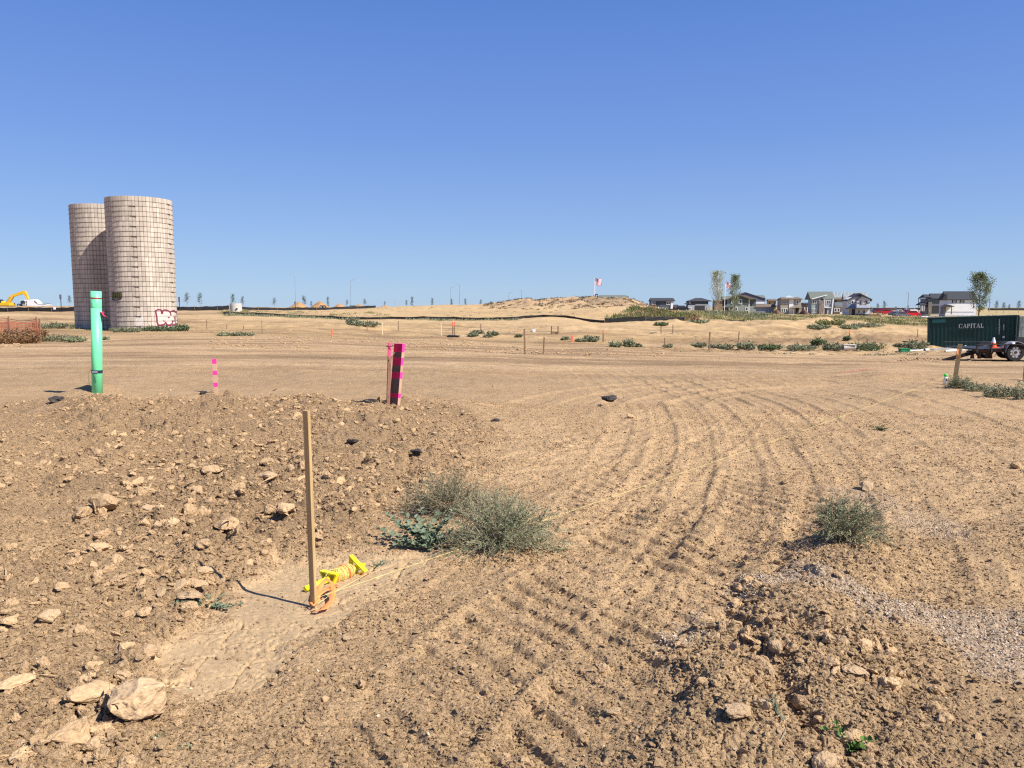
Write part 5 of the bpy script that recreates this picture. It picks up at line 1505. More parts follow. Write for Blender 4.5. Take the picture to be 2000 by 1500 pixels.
def excavator():
    D = 232; yb = 599.5; p = W_(20, yb, D); t = thing('excavator', 'yellow excavator with its boom raised at the far left horizon', 'excavator', (p.x, p.y, zs(p.x, p.y) - .1)); s = Plane(t, 20, yb, D)
    s.box('track', -22, 24, 596.5, 600.2, -1.6, -.9, M_DARK); s.box('track', -22, 24, 596.5, 600.2, .9, 1.6, M_DARK)
    s.prism('house', [(-14, 596.5), (24, 596.5), (24, 591), (10, 591), (9, 588), (-14, 588)], -1.4, 1.4, M_CATY)
    s.prism('cab', [(0, 591), (9, 591), (9, 586), (7, 584.5), (0, 584.5)], -1.45, -.3, M_GLASS)
    s.prism('engine_cover', [(-14, 588), (-1, 588), (-1, 585.6), (-13, 585.6)], -1.1, 1.3, M_DARK)
    s.prism('boom', [(13, 592), (20, 592), (28, 579.5), (48, 573.5), (49, 568), (46, 568.5), (27, 575.5), (22, 577), (16, 585)], -.35, .35, M_CATY)
    s.prism('stick', [(47.5, 568), (51, 568.3), (54, 573), (57, 584), (54, 584.5), (51, 578), (48, 575)], -.3, .3, M_CATY)
    s.prism('boom_cylinder', [(14, 589), (15.5, 589.5), (24, 580), (23, 579)], -.55, -.4, M_CHROME)
    s.prism('bucket', [(53, 584), (57, 584), (58.5, 590), (54, 594), (50, 590)], -.6, .6, M_DARK)
excavator()
def work_truck():
    D = 205; yb = 597.5; p = W_(74, yb, D); t = thing('work_van', 'white van with a long low nose parked beside the yellow excavator', 'van', (p.x, p.y, zs(p.x, p.y))); s = Plane(t, 74, yb, D)
    s.prism('body', [(54, 596.3), (94, 596.3), (95, 594), (94, 592.4), (79, 591.6), (73, 585.2), (69, 583.8), (55, 583.8), (54, 586)], -1, 1, M_WHT)
    s.prism('windscreen', [(72.5, 585.8), (78.2, 591.3), (76.2, 592), (72, 588)], -1.03, 1.03, M_GLASS)
    s.prism('dark_trim', [(78, 592.1), (94.5, 592.1), (94.8, 593.2), (78, 593.0)], -1.04, 1.04, M_DARK)
    s.box('side_window', 55.5, 57.5, 587, 591.5, -1.03, -1.0, M_GLASS); s.box('rear_window', 55.5, 57.5, 593, 595.5, -1.03, -1.0, M_GLASS)
    for x in (60, 88): wheel(t, s.P(x, 0)[0], -.85, .36, .38, .25)
work_truck()
def tractor():
    D = 207; yb = 597.5; p = W_(46, yb, D); t = thing('tractor', 'dark tractor with a rounded cab partly hidden behind the white van', 'tractor', (p.x, p.y, zs(p.x, p.y))); s = Plane(t, 46, yb, D)
    s.prism('cab', [(44, 592), (54, 592), (54, 586), (52, 584), (47, 583.6), (44, 585.5)], -.8, .8, M_GLASS)
    s.prism('chassis', [(38, 596), (55, 596), (55, 592), (44, 591.5), (38, 591.5)], -.7, .7, M_DARK)
    s.prism('roof', [(43.5, 585.6), (47, 583.2), (52, 583.6), (54.3, 586), (53.5, 586.2), (51.7, 584.6), (47.3, 584.3), (44.5, 586)], -.9, .9, M_WHT)
    wheel(t, s.P(41, 0)[0], -.85, .45, .5, .3); wheel(t, s.P(51, 0)[0], -.85, .62, .66, .35)
tractor()
# ================================================================ SIGNS, LAMPS, SMALL POSTS
M_SIGNBK = mat('grey_sign_back', (.12, .12, .15), .6)
M_GALV = mat('grey_lamp_metal', (.30, .34, .40), .5)
def sign(label, px, yt, ys, yb, w, D, m=M_SIGNBK, mp=M_DARK):
    p = W_(px, yb, D); z0 = zs(p.x, p.y); t = thing('road_sign', label, 'sign', (p.x, p.y, z0)); k = D / FPX
    zt = EYE + (600 - yt) * k - z0; zm = EYE + (600 - ys) * k - z0
    b = MB(); b.box((0, 0, zm / 2), (.12, .1, zm)); b.build('post', mp, t)
    b = MB(); b.box((0, -.08, (zt + zm) / 2), (w * k, .05, zt - zm)); b.build('panel', m, t)
sign('tall dark rectangular sign left of the silos', 120, 575.5, 584.5, 608, 4, 172)
sign('tall dark rectangular sign right of the silos', 351, 580, 590.5, 606, 3.4, 172)
sign('small white square sign in the far left silt fence', 107.5, 599, 604.5, 611, 4.5, 165, mat('white_sign', (.75, .75, .75), .5))
sign('small dark sign left of the tall street lamp', 576.5, 589, 594, 601, 3, 200)
sign('dark square sign above the parked cars', 1749, 599, 603.5, 608, 4, 320)
def lamp(label, px, yt, yb, D, side, arm=8):
    p = W_(px, yb, D); z0 = zs(p.x, p.y); k = D / FPX; H_ = EYE + (600 - yt) * k - z0
    t = thing('street_lamp', label, 'street lamp', (p.x, p.y, z0), 0, 'street lamps along the far road')
    b = MB(); b.tube([(0, 0, 0), (0, 0, H_ * .96)], [.12 * k * 7, .07 * k * 7], 6); b.build('pole', M_GALV, t)
    L = arm * k * side
    b = MB(); b.tube([(0, 0, H_ * .93), (L * .3, 0, H_ * .985), (L, 0, H_)], .055 * k * 7, 5); b.build('arm', M_GALV, t)
    b = MB(); b.box((L * 1.12, 0, H_), (abs(L) * .3, .25, .12)); b.build('lamp_head', M_GALV, t)
lamp('tallest street lamp, arm to the left, right of the concrete ring', 578, 537, 605, 205, -1)
lamp('street lamp with its arm to the right near the dirt piles', 686, 547, 604, 230, 1)
lamp('street lamp, arm to the right, left of the close pair above the bare slope', 881, 560.5, 602, 300, 1, 7)
lamp('street lamp, arm to the left, right of the close pair above the bare slope', 898, 555, 602, 275, -1, 6)
lamp('small far street lamp, arm to the right, above the left end of the scrub mound', 994, 570.5, 602, 360, 1, 6)
lamp('small far street lamp, arm to the left, above the scrub mound', 1019, 566.5, 602, 350, -1, 6)
lamp('far street lamp rising above the parked cars', 1773, 571, 606, 330, -1, 4)
lamp('far street lamp behind the poplar at the right', 1932, 574, 606, 330, 1, 4)
def post_lamp():
    D = 262; p = W_(1793, 610, D); z0 = zs(p.x, p.y); k = D / FPX; t = thing('post_light', 'post light with twin heads left of the dark roofed houses', 'post light', (p.x, p.y, z0)); H_ = EYE + (600 - 583) * k - z0
    b = MB(); b.tube([(0, 0, 0), (0, 0, H_)], .1, 6); b.build('pole', M_DARK, t)
    b = MB(); b.box((.25, 0, H_), (.9, .3, .25)); b.build('lamp_head', M_DARK, t)
post_lamp()
M_MINT = mat('mint_plastic', (.35, .62, .5), .5)
for px, yt, lab in ((101, 592.5, 'left'), (113, 591, 'right')):
    D = 215; p = W_(px, 598, D); b = MB(); b.tube([(0, 0, 0), (0, 0, (598 - yt) / FPX * D)], .09, 6); o = b.build('marker_post', M_MINT, None, loc=(p.x, p.y, zs(p.x, p.y))); tag(o, lab + ' thin mint green marker post right of the white van', 'post')
for px, yt, lab in ((411, 592, 'thin dark pole between the sapling pair and the concrete ring'), (432, 596, 'shorter thin pole left of the concrete ring'), (772, 584, 'thin far pole right of the last dirt pile'), (1121, 575.5, 'thin pole on the skyline of the scrub mound')):
    D = 240; p = W_(px, 602, D); z0 = zs(p.x, p.y); b = MB(); b.tube([(0, 0, 0), (0, 0, EYE + (600 - yt) / FPX * D - z0)], .09, 5); o = b.build('utility_pole', M_GALV, None, loc=(p.x, p.y, z0)); tag(o, lab, 'pole')
# ================================================================ CONCRETE RING
M_CONC = mat('pale_concrete', (.50, .46, .40), .85, .08, 1.2, bump=.01, bscale=6)
D = 139; p = W_(461, 609.5, D); z0 = zs(p.x, p.y) - .1; k = D / FPX
t = thing('concrete_ring', 'round pale concrete manhole section standing on the bank', 'concrete ring', (p.x, p.y, z0))
b = MB(); b.tube([(0, 0, 0), (0, 0, 13.2 * k)], [11.3 * k, 11.3 * k], 32); b.build('lower_section', M_CONC, t)
b = MB(); b.tube([(0, 0, 13.2 * k + .03), (0, 0, 16.2 * k)], [10.9 * k, 10.7 * k], 32); b.build('upper_section', M_CONC, t)
b = MB(); b.box((5.5 * k, -10.1 * k, 6 * k), (.25, .5, .2)); b.build('lifting_hole', M_DARK, t)
# ================================================================ DIRT PILES
M_PILE = mat('orange_brown_soil', (.36, .205, .09), .95, .2, .4, bump=.15, bscale=2)
def pile(label, x0, x1, yt, D, seed, m=M_PILE):
    p = W_((x0 + x1) / 2, 602, D); k = D / FPX; w = (x1 - x0) * k / 2; z0 = zs(p.x, p.y) - .3; h = EYE + (600 - yt) * k - z0
    n = 34; v = []; f = []
    gx, gy = np.meshgrid(np.linspace(-1.25, 1.25, n), np.linspace(-1, 1, n // 2))
    q = np.hypot(gx / 1.05, gy) + .10 * fbm(gx * 2.5 + seed, gy * 2.5, seed, 3)
    z = h * np.clip(1 - q ** 1.25, 0, 1) * (1 + .12 * fbm(gx * 4, gy * 4, seed + 3, 3)) + .25 * np.clip(fbm(gx * 7, gy * 7, seed, 2), 0, 1) * (q < 1)
    v = np.stack([gx * w, gy * 3.5, z], -1).reshape(-1, 3); m_ = n // 2
    f = [(j*n+i, j*n+i+1, (j+1)*n+i+1, (j+1)*n+i) for j in range(m_ - 1) for i in range(n - 1)]
    o = mk('dirt_pile', v, f, m, None, True); o.location = (p.x, p.y, z0); tag(o, label, 'dirt pile', 'far dirt piles along the road')
pile('broad orange brown dirt pile beside the tallest street lamp', 561, 606, 590, 215, 1)
pile('largest dirt pile in the row, second from the left', 604, 648, 589, 215, 2)
pile('low rounded dirt pile between the two street lamps', 648, 680, 593, 215, 3)
pile('dark small dirt pile right of the second street lamp', 688, 716, 594, 215, 4)
pile('flattish reddish dirt pile with a sapling behind, last at the right', 737, 768, 596.5, 212, 5)
D = 208; s_ = None
def loader(label, px, D):
    p = W_(px, 603.5, D); t = thing('small_loader', label, 'loader', (p.x, p.y, zs(p.x, p.y))); s = Plane(t, px, 603.5, D)
    s.prism('body', [(px - 5, 602.5), (px + 5, 602.5), (px + 4.5, 600), (px - 1, 598.8), (px - 4, 600)], -.8, .8, M_CATY); s.box('cab', px - 1.5, px + 1.5, 597.6, 599.5, -.7, .7, M_GLASS)
    for x in (-3.2, 3.2): wheel(t, s.P(px + x, 0)[0], -.8, .4, .45, .3)
loader('little yellow machine in front of the largest dirt pile', 632, 205)
loader('little yellow machine at the foot of the second street lamp', 690, 205)
# ================================================================ FLAGS
M_FR = mat('flag_red', (.55, .03, .05), .7); M_FW = mat('flag_white', (.80, .78, .78), .7); M_FB = mat('flag_blue', (.03, .045, .16), .7)
M_POLE = mat('white_flagpole', (.80, .80, .80), .3)
def flag(t, x0, z1, w, h, seed, parts=True, droop=.12):
    NX = 20; NY = 13
    def pt(i, j):
        u = i / NX; v_ = j / NY
        return (x0 + w * u * .93, .18 * w * math.sin(u * 7 + seed + v_ * 1.2) * u, z1 - h * v_ - droop * h * u * (1.2 - .4 * v_) + .05 * h * math.sin(u * 8 + seed))
    if parts:
        v = [pt(i, j) for j in range(NY + 1) for i in range(NX + 1)]; f = []; mi = []
        for j in range(NY):
            for i in range(NX):
                f.append((j*(NX+1)+i, (j+1)*(NX+1)+i, (j+1)*(NX+1)+i+1, j*(NX+1)+i+1))
                mi.append(2 if (i < 9 and j < 7) else (0 if j % 2 == 0 else 1))
        o = mk('striped_field', v, f, [M_FR, M_FW, M_FB], t); o.data.polygons.foreach_set('material_index', mi)
        s = MB()
        for j in range(1, 7):
            for i in range(1, 8, 1):
                if (i + j) % 2: continue
                a = Vector(pt(i, j)) + Vector((0, -.03, 0)); s.quad(a, a + Vector((.09, 0, 0)), a + Vector((.09, 0, -.09)), a + Vector((0, 0, -.09)))
        s.build('canton_stars', M_FW, o)
    else:
        v = [pt(i, j) for j in range(NY + 1) for i in range(NX + 1)]
        o = mk('navy_flag', v, [(j*(NX+1)+i, (j+1)*(NX+1)+i, (j+1)*(NX+1)+i+1, j*(NX+1)+i+1) for j in range(NY) for i in range(NX)], M_FB, t)
        s = MB()
        for i in range(5, 15, 2): a = Vector(pt(i, 6)) + Vector((0, -.03, 0)); s.quad(a, a + Vector((.18, 0, 0)), a + Vector((.18, 0, -.2)), a + Vector((0, 0, -.2)))
        s.build('pale_emblem', M_FW, o)
D = 235; p = W_(1161, 600, D); z0 = zs(p.x, p.y); k = D / FPX; zt = EYE + (600 - 543.5) * k - z0
t = thing('flagpole', 'white flagpole with striped flag and small navy flag rising behind the scrub mound', 'flagpole', (p.x, p.y, z0))
b = MB(); b.tube([(0, 0, 0), (0, 0, zt)], [.14, .09], 8); b.tube([(0, 0, zt), (0, 0, zt + .2)], .12, 6); b.build('pole', M_POLE, t)
flag(t, .12, zt - .1, 13.8 * k, 13 * k, 1.0); flag(t, .12, zt - 30.5 * k, 6.5 * k, 6.3 * k, 2.4, False)
D = 225; p = W_(1415, 606, D); z0 = zs(p.x, p.y); k = D / FPX; zt = EYE + (600 - 548.5) * k - z0
t = thing('flagpole', 'thin flagpole with a stars and stripes flag between the two tall poplars', 'flagpole', (p.x, p.y, z0))
b = MB(); b.tube([(0, 0, 0), (0, 0, zt)], [.10, .05], 8); b.build('pole', M_POLE, t)
flag(t, .1, zt - .1, 11 * k, 12 * k, .3, droop=.35)
# ================================================================ TREES
M_LF1 = leaf_mat('sapling_leaves', (.05, .075, .038)); M_LF2 = leaf_mat('silvery_poplar_leaves', (.33, .35, .22)); M_LF3 = leaf_mat('poplar_green_leaves', (.15, .18, .065))
M_PBARK = mat('pale_poplar_bark', (.42, .38, .30), .9)
def tree_meshes(seed, H_, wd, nb, nl, leafm, bark, leaf, trunk_clear=.12, up=1.6, sides=4, shape=0.5):
    r = np.random.default_rng(seed); rr = random.Random(seed)
    b = MB(); b.tube([(0, 0, -.3), (rr.uniform(-.02, .02) * H_, 0, H_ * .45), (rr.uniform(-.02, .02) * H_, 0, H_ * .97)], [H_ * .017, H_ * .011, H_ * .002], 6)
    tr = bpy.data.meshes.new('trunk'); tr.from_pydata(b.v, [], b.f); tr.materials.append(bark); tr.update()
    b = MB(); segs = []
    for i in range(nb):
        u = trunk_clear + (1 - trunk_clear) * (i + rr.random() * .8) / nb * .95
        z = u * H_; a = rr.random() * 6.283
        w = wd * (math.sin(math.pi * min(1, (u - trunk_clear) / (1 - trunk_clear) * .9 + .12) ** shape)) * rr.uniform(.7, 1.1)
        L = w; tip = Vector((math.cos(a) * L, math.sin(a) * L, z + L * up * rr.uniform(.7, 1.2))); tip.z = min(tip.z, H_ * 1.02)
        s = Vector((0, 0, z)); mid_ = s.lerp(tip, .5) + Vector((math.cos(a) * L * .15, math.sin(a) * L * .15, -L * .1))
        b.tube([s, mid_, tip], [H_ * .0045, H_ * .003, H_ * .001], 3, cap=False); segs.append((s, mid_, tip))
        for j in range(3):
            f = rr.uniform(.3, .9); q = (s.lerp(mid_, f * 2) if f < .5 else mid_.lerp(tip, f * 2 - 1))
            e = q + Vector((rr.gauss(0, .3), rr.gauss(0, .3), rr.uniform(.1, .8))) * L * .5
            b.tube([q, e], [H_ * .002, H_ * .0008], 3, cap=False); segs.append((q, q.lerp(e, .5), e))
    br = bpy.data.meshes.new('branch'); br.from_pydata(b.v, [], b.f); br.materials.append(bark); br.update()
    V = []; F = []
    for i in range(nl):
        s, m_, e = segs[int(r.integers(0, len(segs)))]; f = r.random() ** .6
        p = np.array(s.lerp(m_, f * 2) if f < .5 else m_.lerp(e, f * 2 - 1)) + r.normal(0, leaf * 1.1, 3)
        d = r.normal(0, 1, 3); d /= np.linalg.norm(d); c = np.cross(d, r.normal(0, 1, 3)); c /= np.linalg.norm(c) + 1e-9
        l = leaf * r.uniform(.6, 1.3); o = len(V); V += [tuple(p), tuple(p + (d + c * .6) * l * .5), tuple(p + d * l), tuple(p + (d - c * .6) * l * .5)]; F.append((o, o+1, o+2, o+3))
    lf = bpy.data.meshes.new('crown'); lf.from_pydata(V, [], F); lf.materials.append(leafm); lf.update()
    return tr, br, lf
def tree(name, label, px, yt, yb, D, T, H0, group=None, sx=1.0, rz=0):
    p = W_(px, yb, D); z0 = zs(p.x, p.y); h = EYE + (600 - yt) / FPX * D - z0; s = h / H0
    t = thing(name, label, 'tree', (p.x, p.y, z0 - .05), rz, group); t.scale = (s * sx, s * sx, s)
    for nm, me in zip(('trunk', 'branch', 'crown'), T):
        o = bpy.data.objects.new(nm, me); link(o, t)
        if nm != 'trunk': o['kind'] = 'stuff'
TS = [tree_meshes(300 + i, 4.0, .62, 16, 330, M_LF1, M_BARK, .19, .28, 1.3) for i in range(4)]
TN = [tree_meshes(310 + i, 4.0, .42, 16, 430, M_LF1, M_BARK, .18, .12, 2.2) for i in range(2)]
gs = 'young trees planted along the far road'
for (px, yt, yb, D, k, lab) in ((184/1.0*1 + 0 if False else 137, 577, 604, 215, 0, 'sapling peeking out left of the far silo'),
    (365.5, 571.5, 601, 215, 1, 'dense sapling just right of the silos'), (391.5, 571.5, 601, 215, 2, 'airy sapling second right of the silos'),
    (455, 574, 603, 215, 0, 'bent topped sapling behind the concrete ring'), (474.5, 579, 602, 218, 3, 'sapling at the right edge of the concrete ring'), (536, 581, 602, 218, 1, 'broad round sapling halfway to the tallest street lamp'),
    (593.5, 577, 602, 218, 2, 'sapling in front of the broad dirt pile'), (608, 588, 603, 218, 0, 'short sapling between the first two dirt piles'), (641, 579.5, 605, 205, 10, 'narrow dark columnar sapling against the largest dirt pile'),
    (678, 585, 602, 218, 3, 'sapling left of the second street lamp'), (712.5, 583, 603, 218, 1, 'sapling by the dark small dirt pile'), (752, 588, 603, 225, 2, 'small sapling poking over the last dirt pile'),
    (794, 586, 602, 225, 0, 'short bushy sapling left of the taller narrow one on the bare hill'), (805, 579, 602, 222, 10, 'tall narrow sapling on the skyline of the bare hill'), (844.5, 581.5, 602, 222, 11, 'narrow sapling in the middle of the bare hill skyline'),
    (882, 583, 602, 225, 11, 'sapling at the foot of the left lamp of the pair'), (909, 583, 602, 225, 10, 'narrow sapling right of the lamp pair'), (939, 584.5, 602, 225, 1, 'broad sapling where the bare hill meets the scrub mound'),
    (1713.5, 592, 612, 300, 2, 'sparse sapling left of the parked cars skyline pair'), (1726, 588, 612, 300, 3, 'taller sparse sapling of the pair above the parked cars'), (1773, 596, 612, 320, 1, 'sapling at the foot of the far lamp above the cars'), (1798, 594, 612, 300, 0, 'small tree against the porch of the dark roofed houses'),
    (1946, 587, 606, 300, 2, 'first sparse sapling right of the right hand poplar'), (1960, 590, 606, 300, 1, 'second sapling right of the right hand poplar'), (1989, 587, 606, 300, 0, 'rightmost sapling on the right horizon'), (1971, 594, 605, 330, 3, 'tiny far sapling on the right horizon')):
    T = TN[k - 10] if k >= 10 else TS[k]
    tree('young_tree', lab, px, yt, yb, D, T, 4.0, gs, 1.0, px * .7)
TP1 = tree_meshes(330, 10, 2.6, 60, 4200, M_LF2, M_PBARK, .20, .10, 2.2, shape=.75)
TP2 = tree_meshes(331, 10, 2.1, 50, 4200, M_LF3, M_PBARK, .22, .10, 2.2, shape=.8)
TP3 = tree_meshes(332, 10, 2.1, 50, 4800, M_LF3, M_BARK, .23, .14, 2.0, shape=.75)
tree('poplar', 'tall pale silvery poplar with sparse leaves, left one of the pair by the green house', 1399, 531, 608, 205, TP1, 10, None, .85)
tree('poplar', 'greener poplar standing in front of the green gabled house', 1434, 537, 612, 195, TP2, 10, None, .85)
tree('poplar', 'large leafy poplar at the right end of the white house', 1912, 533, 617, 200, TP3, 10, None, 1.15)
# ================================================================ HOUSES
def wall(n, c, v=.05): return mat(n, c, .85, v, .6)
M_SLATE = wall('slate_siding', (.085, .095, .115)); M_ROOFD = mat('dark_shingle', (.045, .048, .055), .9, .15, 3); M_ROOFG = mat('grey_green_shingle', (.135, .15, .125), .9, .12, 3); M_ROOFB = mat('brown_shingle', (.16, .12, .095), .9, .12, 3)
M_TRIMW = wall('white_trim', (.80, .80, .78)); M_TRIMK = wall('dark_trim', (.05, .05, .065)); M_GREYL = wall('light_grey_siding', (.36, .37, .39)); M_SAGEW = wall('sage_siding', (.235, .26, .225)); M_DGREEN = wall('dark_sage_siding', (.085, .115, .105))
M_BEIGE = wall('beige_stucco', (.34, .30, .23)); M_TAN = wall('tan_sheathing', (.42, .32, .14)); M_STONE = mat('brown_stone', (.26, .20, .16), .9, .35, 3); M_LAV = wall('lavender_grey_siding', (.56, .56, .60)); M_OSB = wall('raw_timber', (.5, .38, .22)); M_BRICKR = wall('rust_brown_siding', (.17, .085, .05)); M_BLUEG = wall('blue_grey_siding', (.22, .26, .33)); M_SHADE = wall('painted_shade', (.045, .045, .045))  # M_SHADE: near-black painted where porches, doorways and recesses lie in shade
def house(label, xc, yb, D, group='new two storey houses beyond the dry grass'):
    p = W_(xc, yb, D); a_ = .3 * math.atan2(p.x, p.y); t = thing('house', label, 'house', (p.x, p.y, p.z), -a_, group)
    s = Plane(t, xc, yb, D); s.kx = s.k / (math.cos(a_) + p.x / p.y * math.sin(a_)); s.dk = .55
    return t, s
def found(s, x0, x1, y0=0, y1=8): s.box('foundation', x0, x1, s.yb, s.yb + 12, y0, y1, M_CONC)
# house 1
t, s = house('dark slate house with a white framed window, just right of the scrub mound', 1298, 606, 262); found(s, 1270, 1316)
s.box('wall', 1271, 1313, 587, 606, 0, 8, M_SLATE); s.box('side_wing', 1313.2, 1326, 599, 606, 1, 8, M_BRICKR)
s.slope('roof', 1269, 1318, 587.3, 582, -.5, 4, M_ROOFD, 2); s.slope('side_roof', 1313, 1329, 599.5, 595, .4, 4, M_ROOFD, 4)
s.prism('gable', [(1293, 587.2), (1309, 587.2), (1301, 584)], -.45, -.1, M_SLATE); s.prism('porch_roof', [(1268, 599.4), (1287, 595.2), (1288, 596.4), (1268, 600.4)], -1.8, -.05, M_ROOFD)
s.box('porch_post', 1284.2, 1285.4, 599, 606, -1.7, -1.5, M_TRIMW); s.box('porch_beam', 1269, 1285, 599.8, 600.8, -1.72, -1.5, M_TRIMW); s.box('garden_wall', 1269.5, 1284, 601, 606, -.12, -.02, M_BRICKR)
s.prism('white_corner', [(1309.5, 603), (1313.4, 603), (1315, 590), (1315, 587.6), (1310, 588)], -.2, 0, M_TRIMW)
for a, b_ in ((1272, 1274), (1275, 1277), (1278, 1280)): s.window(a - .4, b_ + .4, 589, 595, 0, M_TRIMW)
s.window(1301.5, 1308.5, 588.8, 595.8, 0, M_TRIMW, mull=1); s.window(1290.5, 1293.5, 589.5, 594, 0, M_SAGEW)
for a in (1287, 1293, 1299): s.window(a, a + 4, 601, 605.5, 0, M_TRIMW)
# house 2
t, s = house('grey hipped roof house with a light lower storey, second from the mound', 1362, 608, 262); found(s, 1343, 1386)
s.box('upper_wall', 1344, 1383, 587.5, 596, 0, 8, M_GREYL if False else M_SLATE); s.box('lower_wall', 1343.5, 1386, 596.1, 608, -.3, 8, M_GREYL)
s.slope('roof', 1342.5, 1389, 587.8, 582, -.6, 4, M_ROOFD, 17); s.box('balcony_rail', 1356, 1380, 594.2, 595.4, -2.2, -2, M_GREYL); s.box('porch_shade', 1357, 1376, 597, 607, -.42, -.32, M_SHADE)
s.box('chimney', 1341, 1343, 593, 608, -.4, .6, M_TRIMK); s.box('chimney_cap', 1337, 1344, 592.4, 594.4, -.5, .8, M_TRIMK); s.box('porch_post', 1377, 1379.5, 596, 608, -2.2, -1.8, M_GREYL)
s.window(1345.5, 1349, 589.5, 594, 0, M_TRIMW); s.window(1368, 1371, 589.5, 593, 0, M_SLATE); s.window(1344.5, 1350, 600.5, 605.8, -.3, M_TRIMW, mull=1)
# dark object between
def car(label, px, yb, D, m, L=4.6, hgt=1.55, kind=0, rz=0.0, group='vehicles parked by the houses', cat='car'):
    p = W_(px, yb, D); t = thing('parked_car' if kind < 2 else 'pickup_truck', label, cat, (p.x, p.y, p.z), rz, group)
    prof = [[(-.5, .2), (.5, .2), (.5, .5), (.46, .58), (.24, .64), (.12, 1.0), (-.25, 1.0), (-.42, .66), (-.5, .6)],
            [(-.5, .2), (.5, .2), (.5, .52), (.46, .62), (.28, .68), (.18, 1.0), (-.42, 1.0), (-.49, .7), (-.5, .6)],
            [(-.5, .25), (.5, .25), (.5, .55), (.46, .64), (.26, .68), (.17, 1.0), (-.05, 1.0), (-.08, .64), (-.5, .64)]][kind]
    b = MB(); b.prism([(a * L, c * hgt) for a, c in prof], -.85, .85); b.build('body', m, t)
    win = [[(-.37, .67), (.20, .67), (.11, .95), (-.24, .95)], [(-.44, .69), (.24, .69), (.17, .95), (-.40, .95)], [(-.04, .67), (.22, .68), (.16, .95), (-.03, .95)]][kind]
    b = MB(); b.prism([(a * L, c * hgt) for a, c in win], -.88, .88); b.build('side_window', M_GLASS, t)
    for x in (-.31, .31): wheel(t, x * L, -.8, hgt * .21, hgt * .215, .22)
    for yy in (-.6, .6): b = MB(); b.box((L * .5, yy, hgt * .48), (.06, .3, .14)); b.build('headlight', M_TRIMW, t)
    return t
car('dark vehicle between the first two grey houses', 1332, 608, 258, mat('black_car_paint', (.02, .02, .025), .3), 4.2, 1.9, 1)
# house 3 tan behind poplar
t, s = house('tan house half hidden behind the pale poplar', 1405, 606, 285); found(s, 1395, 1416)
s.box('wall', 1395, 1418, 587, 606, 0, 7, M_BEIGE if False else wall('brown_tan_siding', (.24, .17, .10))); s.slope('roof', 1394, 1419, 587.3, 585.5, -.4, 3, M_ROOFB, 3); s.window(1397, 1400, 590, 594, 0, M_TRIMW)
# house 4
t, s = house('big sage green house with dark gables, behind the greener poplar', 1455, 611, 250); found(s, 1411, 1517, 0, 9)
s.prism('front_wall', [(1418, 611), (1463, 611), (1463, 583), (1446, 577), (1420, 584)], 0, 8, M_SAGEW)
s.prism('upper_gable', [(1424, 592), (1462.5, 592), (1462.5, 583.2), (1446, 578), (1424, 584)], -.12, -.01, M_DGREEN)
s.box('right_wall', 1463.2, 1476, 585, 611, .2, 8, M_DGREEN); s.box('right_lower_wall', 1463.4, 1476, 598, 611, .05, .18, M_SAGEW)
s.prism('front_roof', [(1417, 584.5), (1445, 576), (1478, 583.5), (1478, 585), (1464, 585), (1445, 577.8), (1417, 586)], -.8, 8.2, M_ROOFB)
s.prism('rear_gable', [(1444, 586), (1500, 586), (1500, 583.8), (1461, 571.5), (1444, 577)], 8.4, 12, wall('purple_grey_siding', (.155, .165, .21)))
s.prism('rear_roof_edge', [(1440, 578.5), (1461, 570.7), (1501, 583.5), (1501, 585), (1461, 572.3), (1440, 580)], 8.0, 12.2, M_TRIMK)
s.box('rear_wall', 1476.3, 1500, 586.2, 611, 8.4, 14, wall('purple_grey_siding', (.155, .165, .21))); s.box('white_band', 1476.3, 1499, 589.5, 593.5, 8.3, 8.38, M_TRIMW)
s.slope('side_roof', 1482, 1501, 581.6, 576.3, 9, 13, M_ROOFG)
s.slope('wing_roof', 1474, 1515, 599, 594.3, -.2, 3.5, M_ROOFB); s.box('wing_wall', 1476.4, 1511, 599.3, 611, .6, 7, M_BLUEG)
s.prism('porch_roof', [(1408, 599.5), (1421, 594.5), (1433, 599), (1433, 600), (1408, 600.6)], -2, -.1, M_ROOFG); s.box('porch_opening_shade', 1412, 1420.5, 600.8, 608, -.1, -.02, M_SHADE); s.box('porch_post', 1421, 1423, 600, 611, -1.9, -1.6, M_BEIGE)
s.box('left_shadow_wall', 1414, 1420, 585, 600, .4, 6, M_SHADE); s.slope('left_roof', 1411, 1440, 584.5, 578, .2, 4, M_ROOFG)
s.window(1442, 1448.5, 585, 594, -.12, M_TRIMW); s.window(1455.5, 1460.5, 600, 607, 0, M_TRIMW); s.window(1435, 1440, 600, 607, 0, M_TRIMW); s.window(1427.5, 1431.5, 585.5, 593, -.12, M_TRIMW)
s.box('corner_board', 1461.6, 1463, 585, 611, -.2, -.13, M_TRIMW); s.box('base_board', 1434, 1461.4, 608.5, 610, -.08, -.01, M_BEIGE)
# house 5
t, s = house('unfinished yellow sheathed house behind the right end of the green house', 1509, 611, 285); found(s, 1501, 1516)
s.box('wall', 1501, 1515, 586.5, 611, 0, 6, M_TAN); s.slope('roof', 1499, 1518, 587, 584, -.5, 3, M_ROOFB, 2); s.window(1501.5, 1503, 590, 593.5, 0, M_TRIMK); s.window(1511.8, 1514, 590, 594.5, 0, M_TRIMK); s.box('pale_panel', 1504, 1511, 591, 593.5, -.06, -.01, M_OSB); s.slope('lower_roof', 1500, 1517, 599, 596, -1.5, -.1, M_ROOFB)
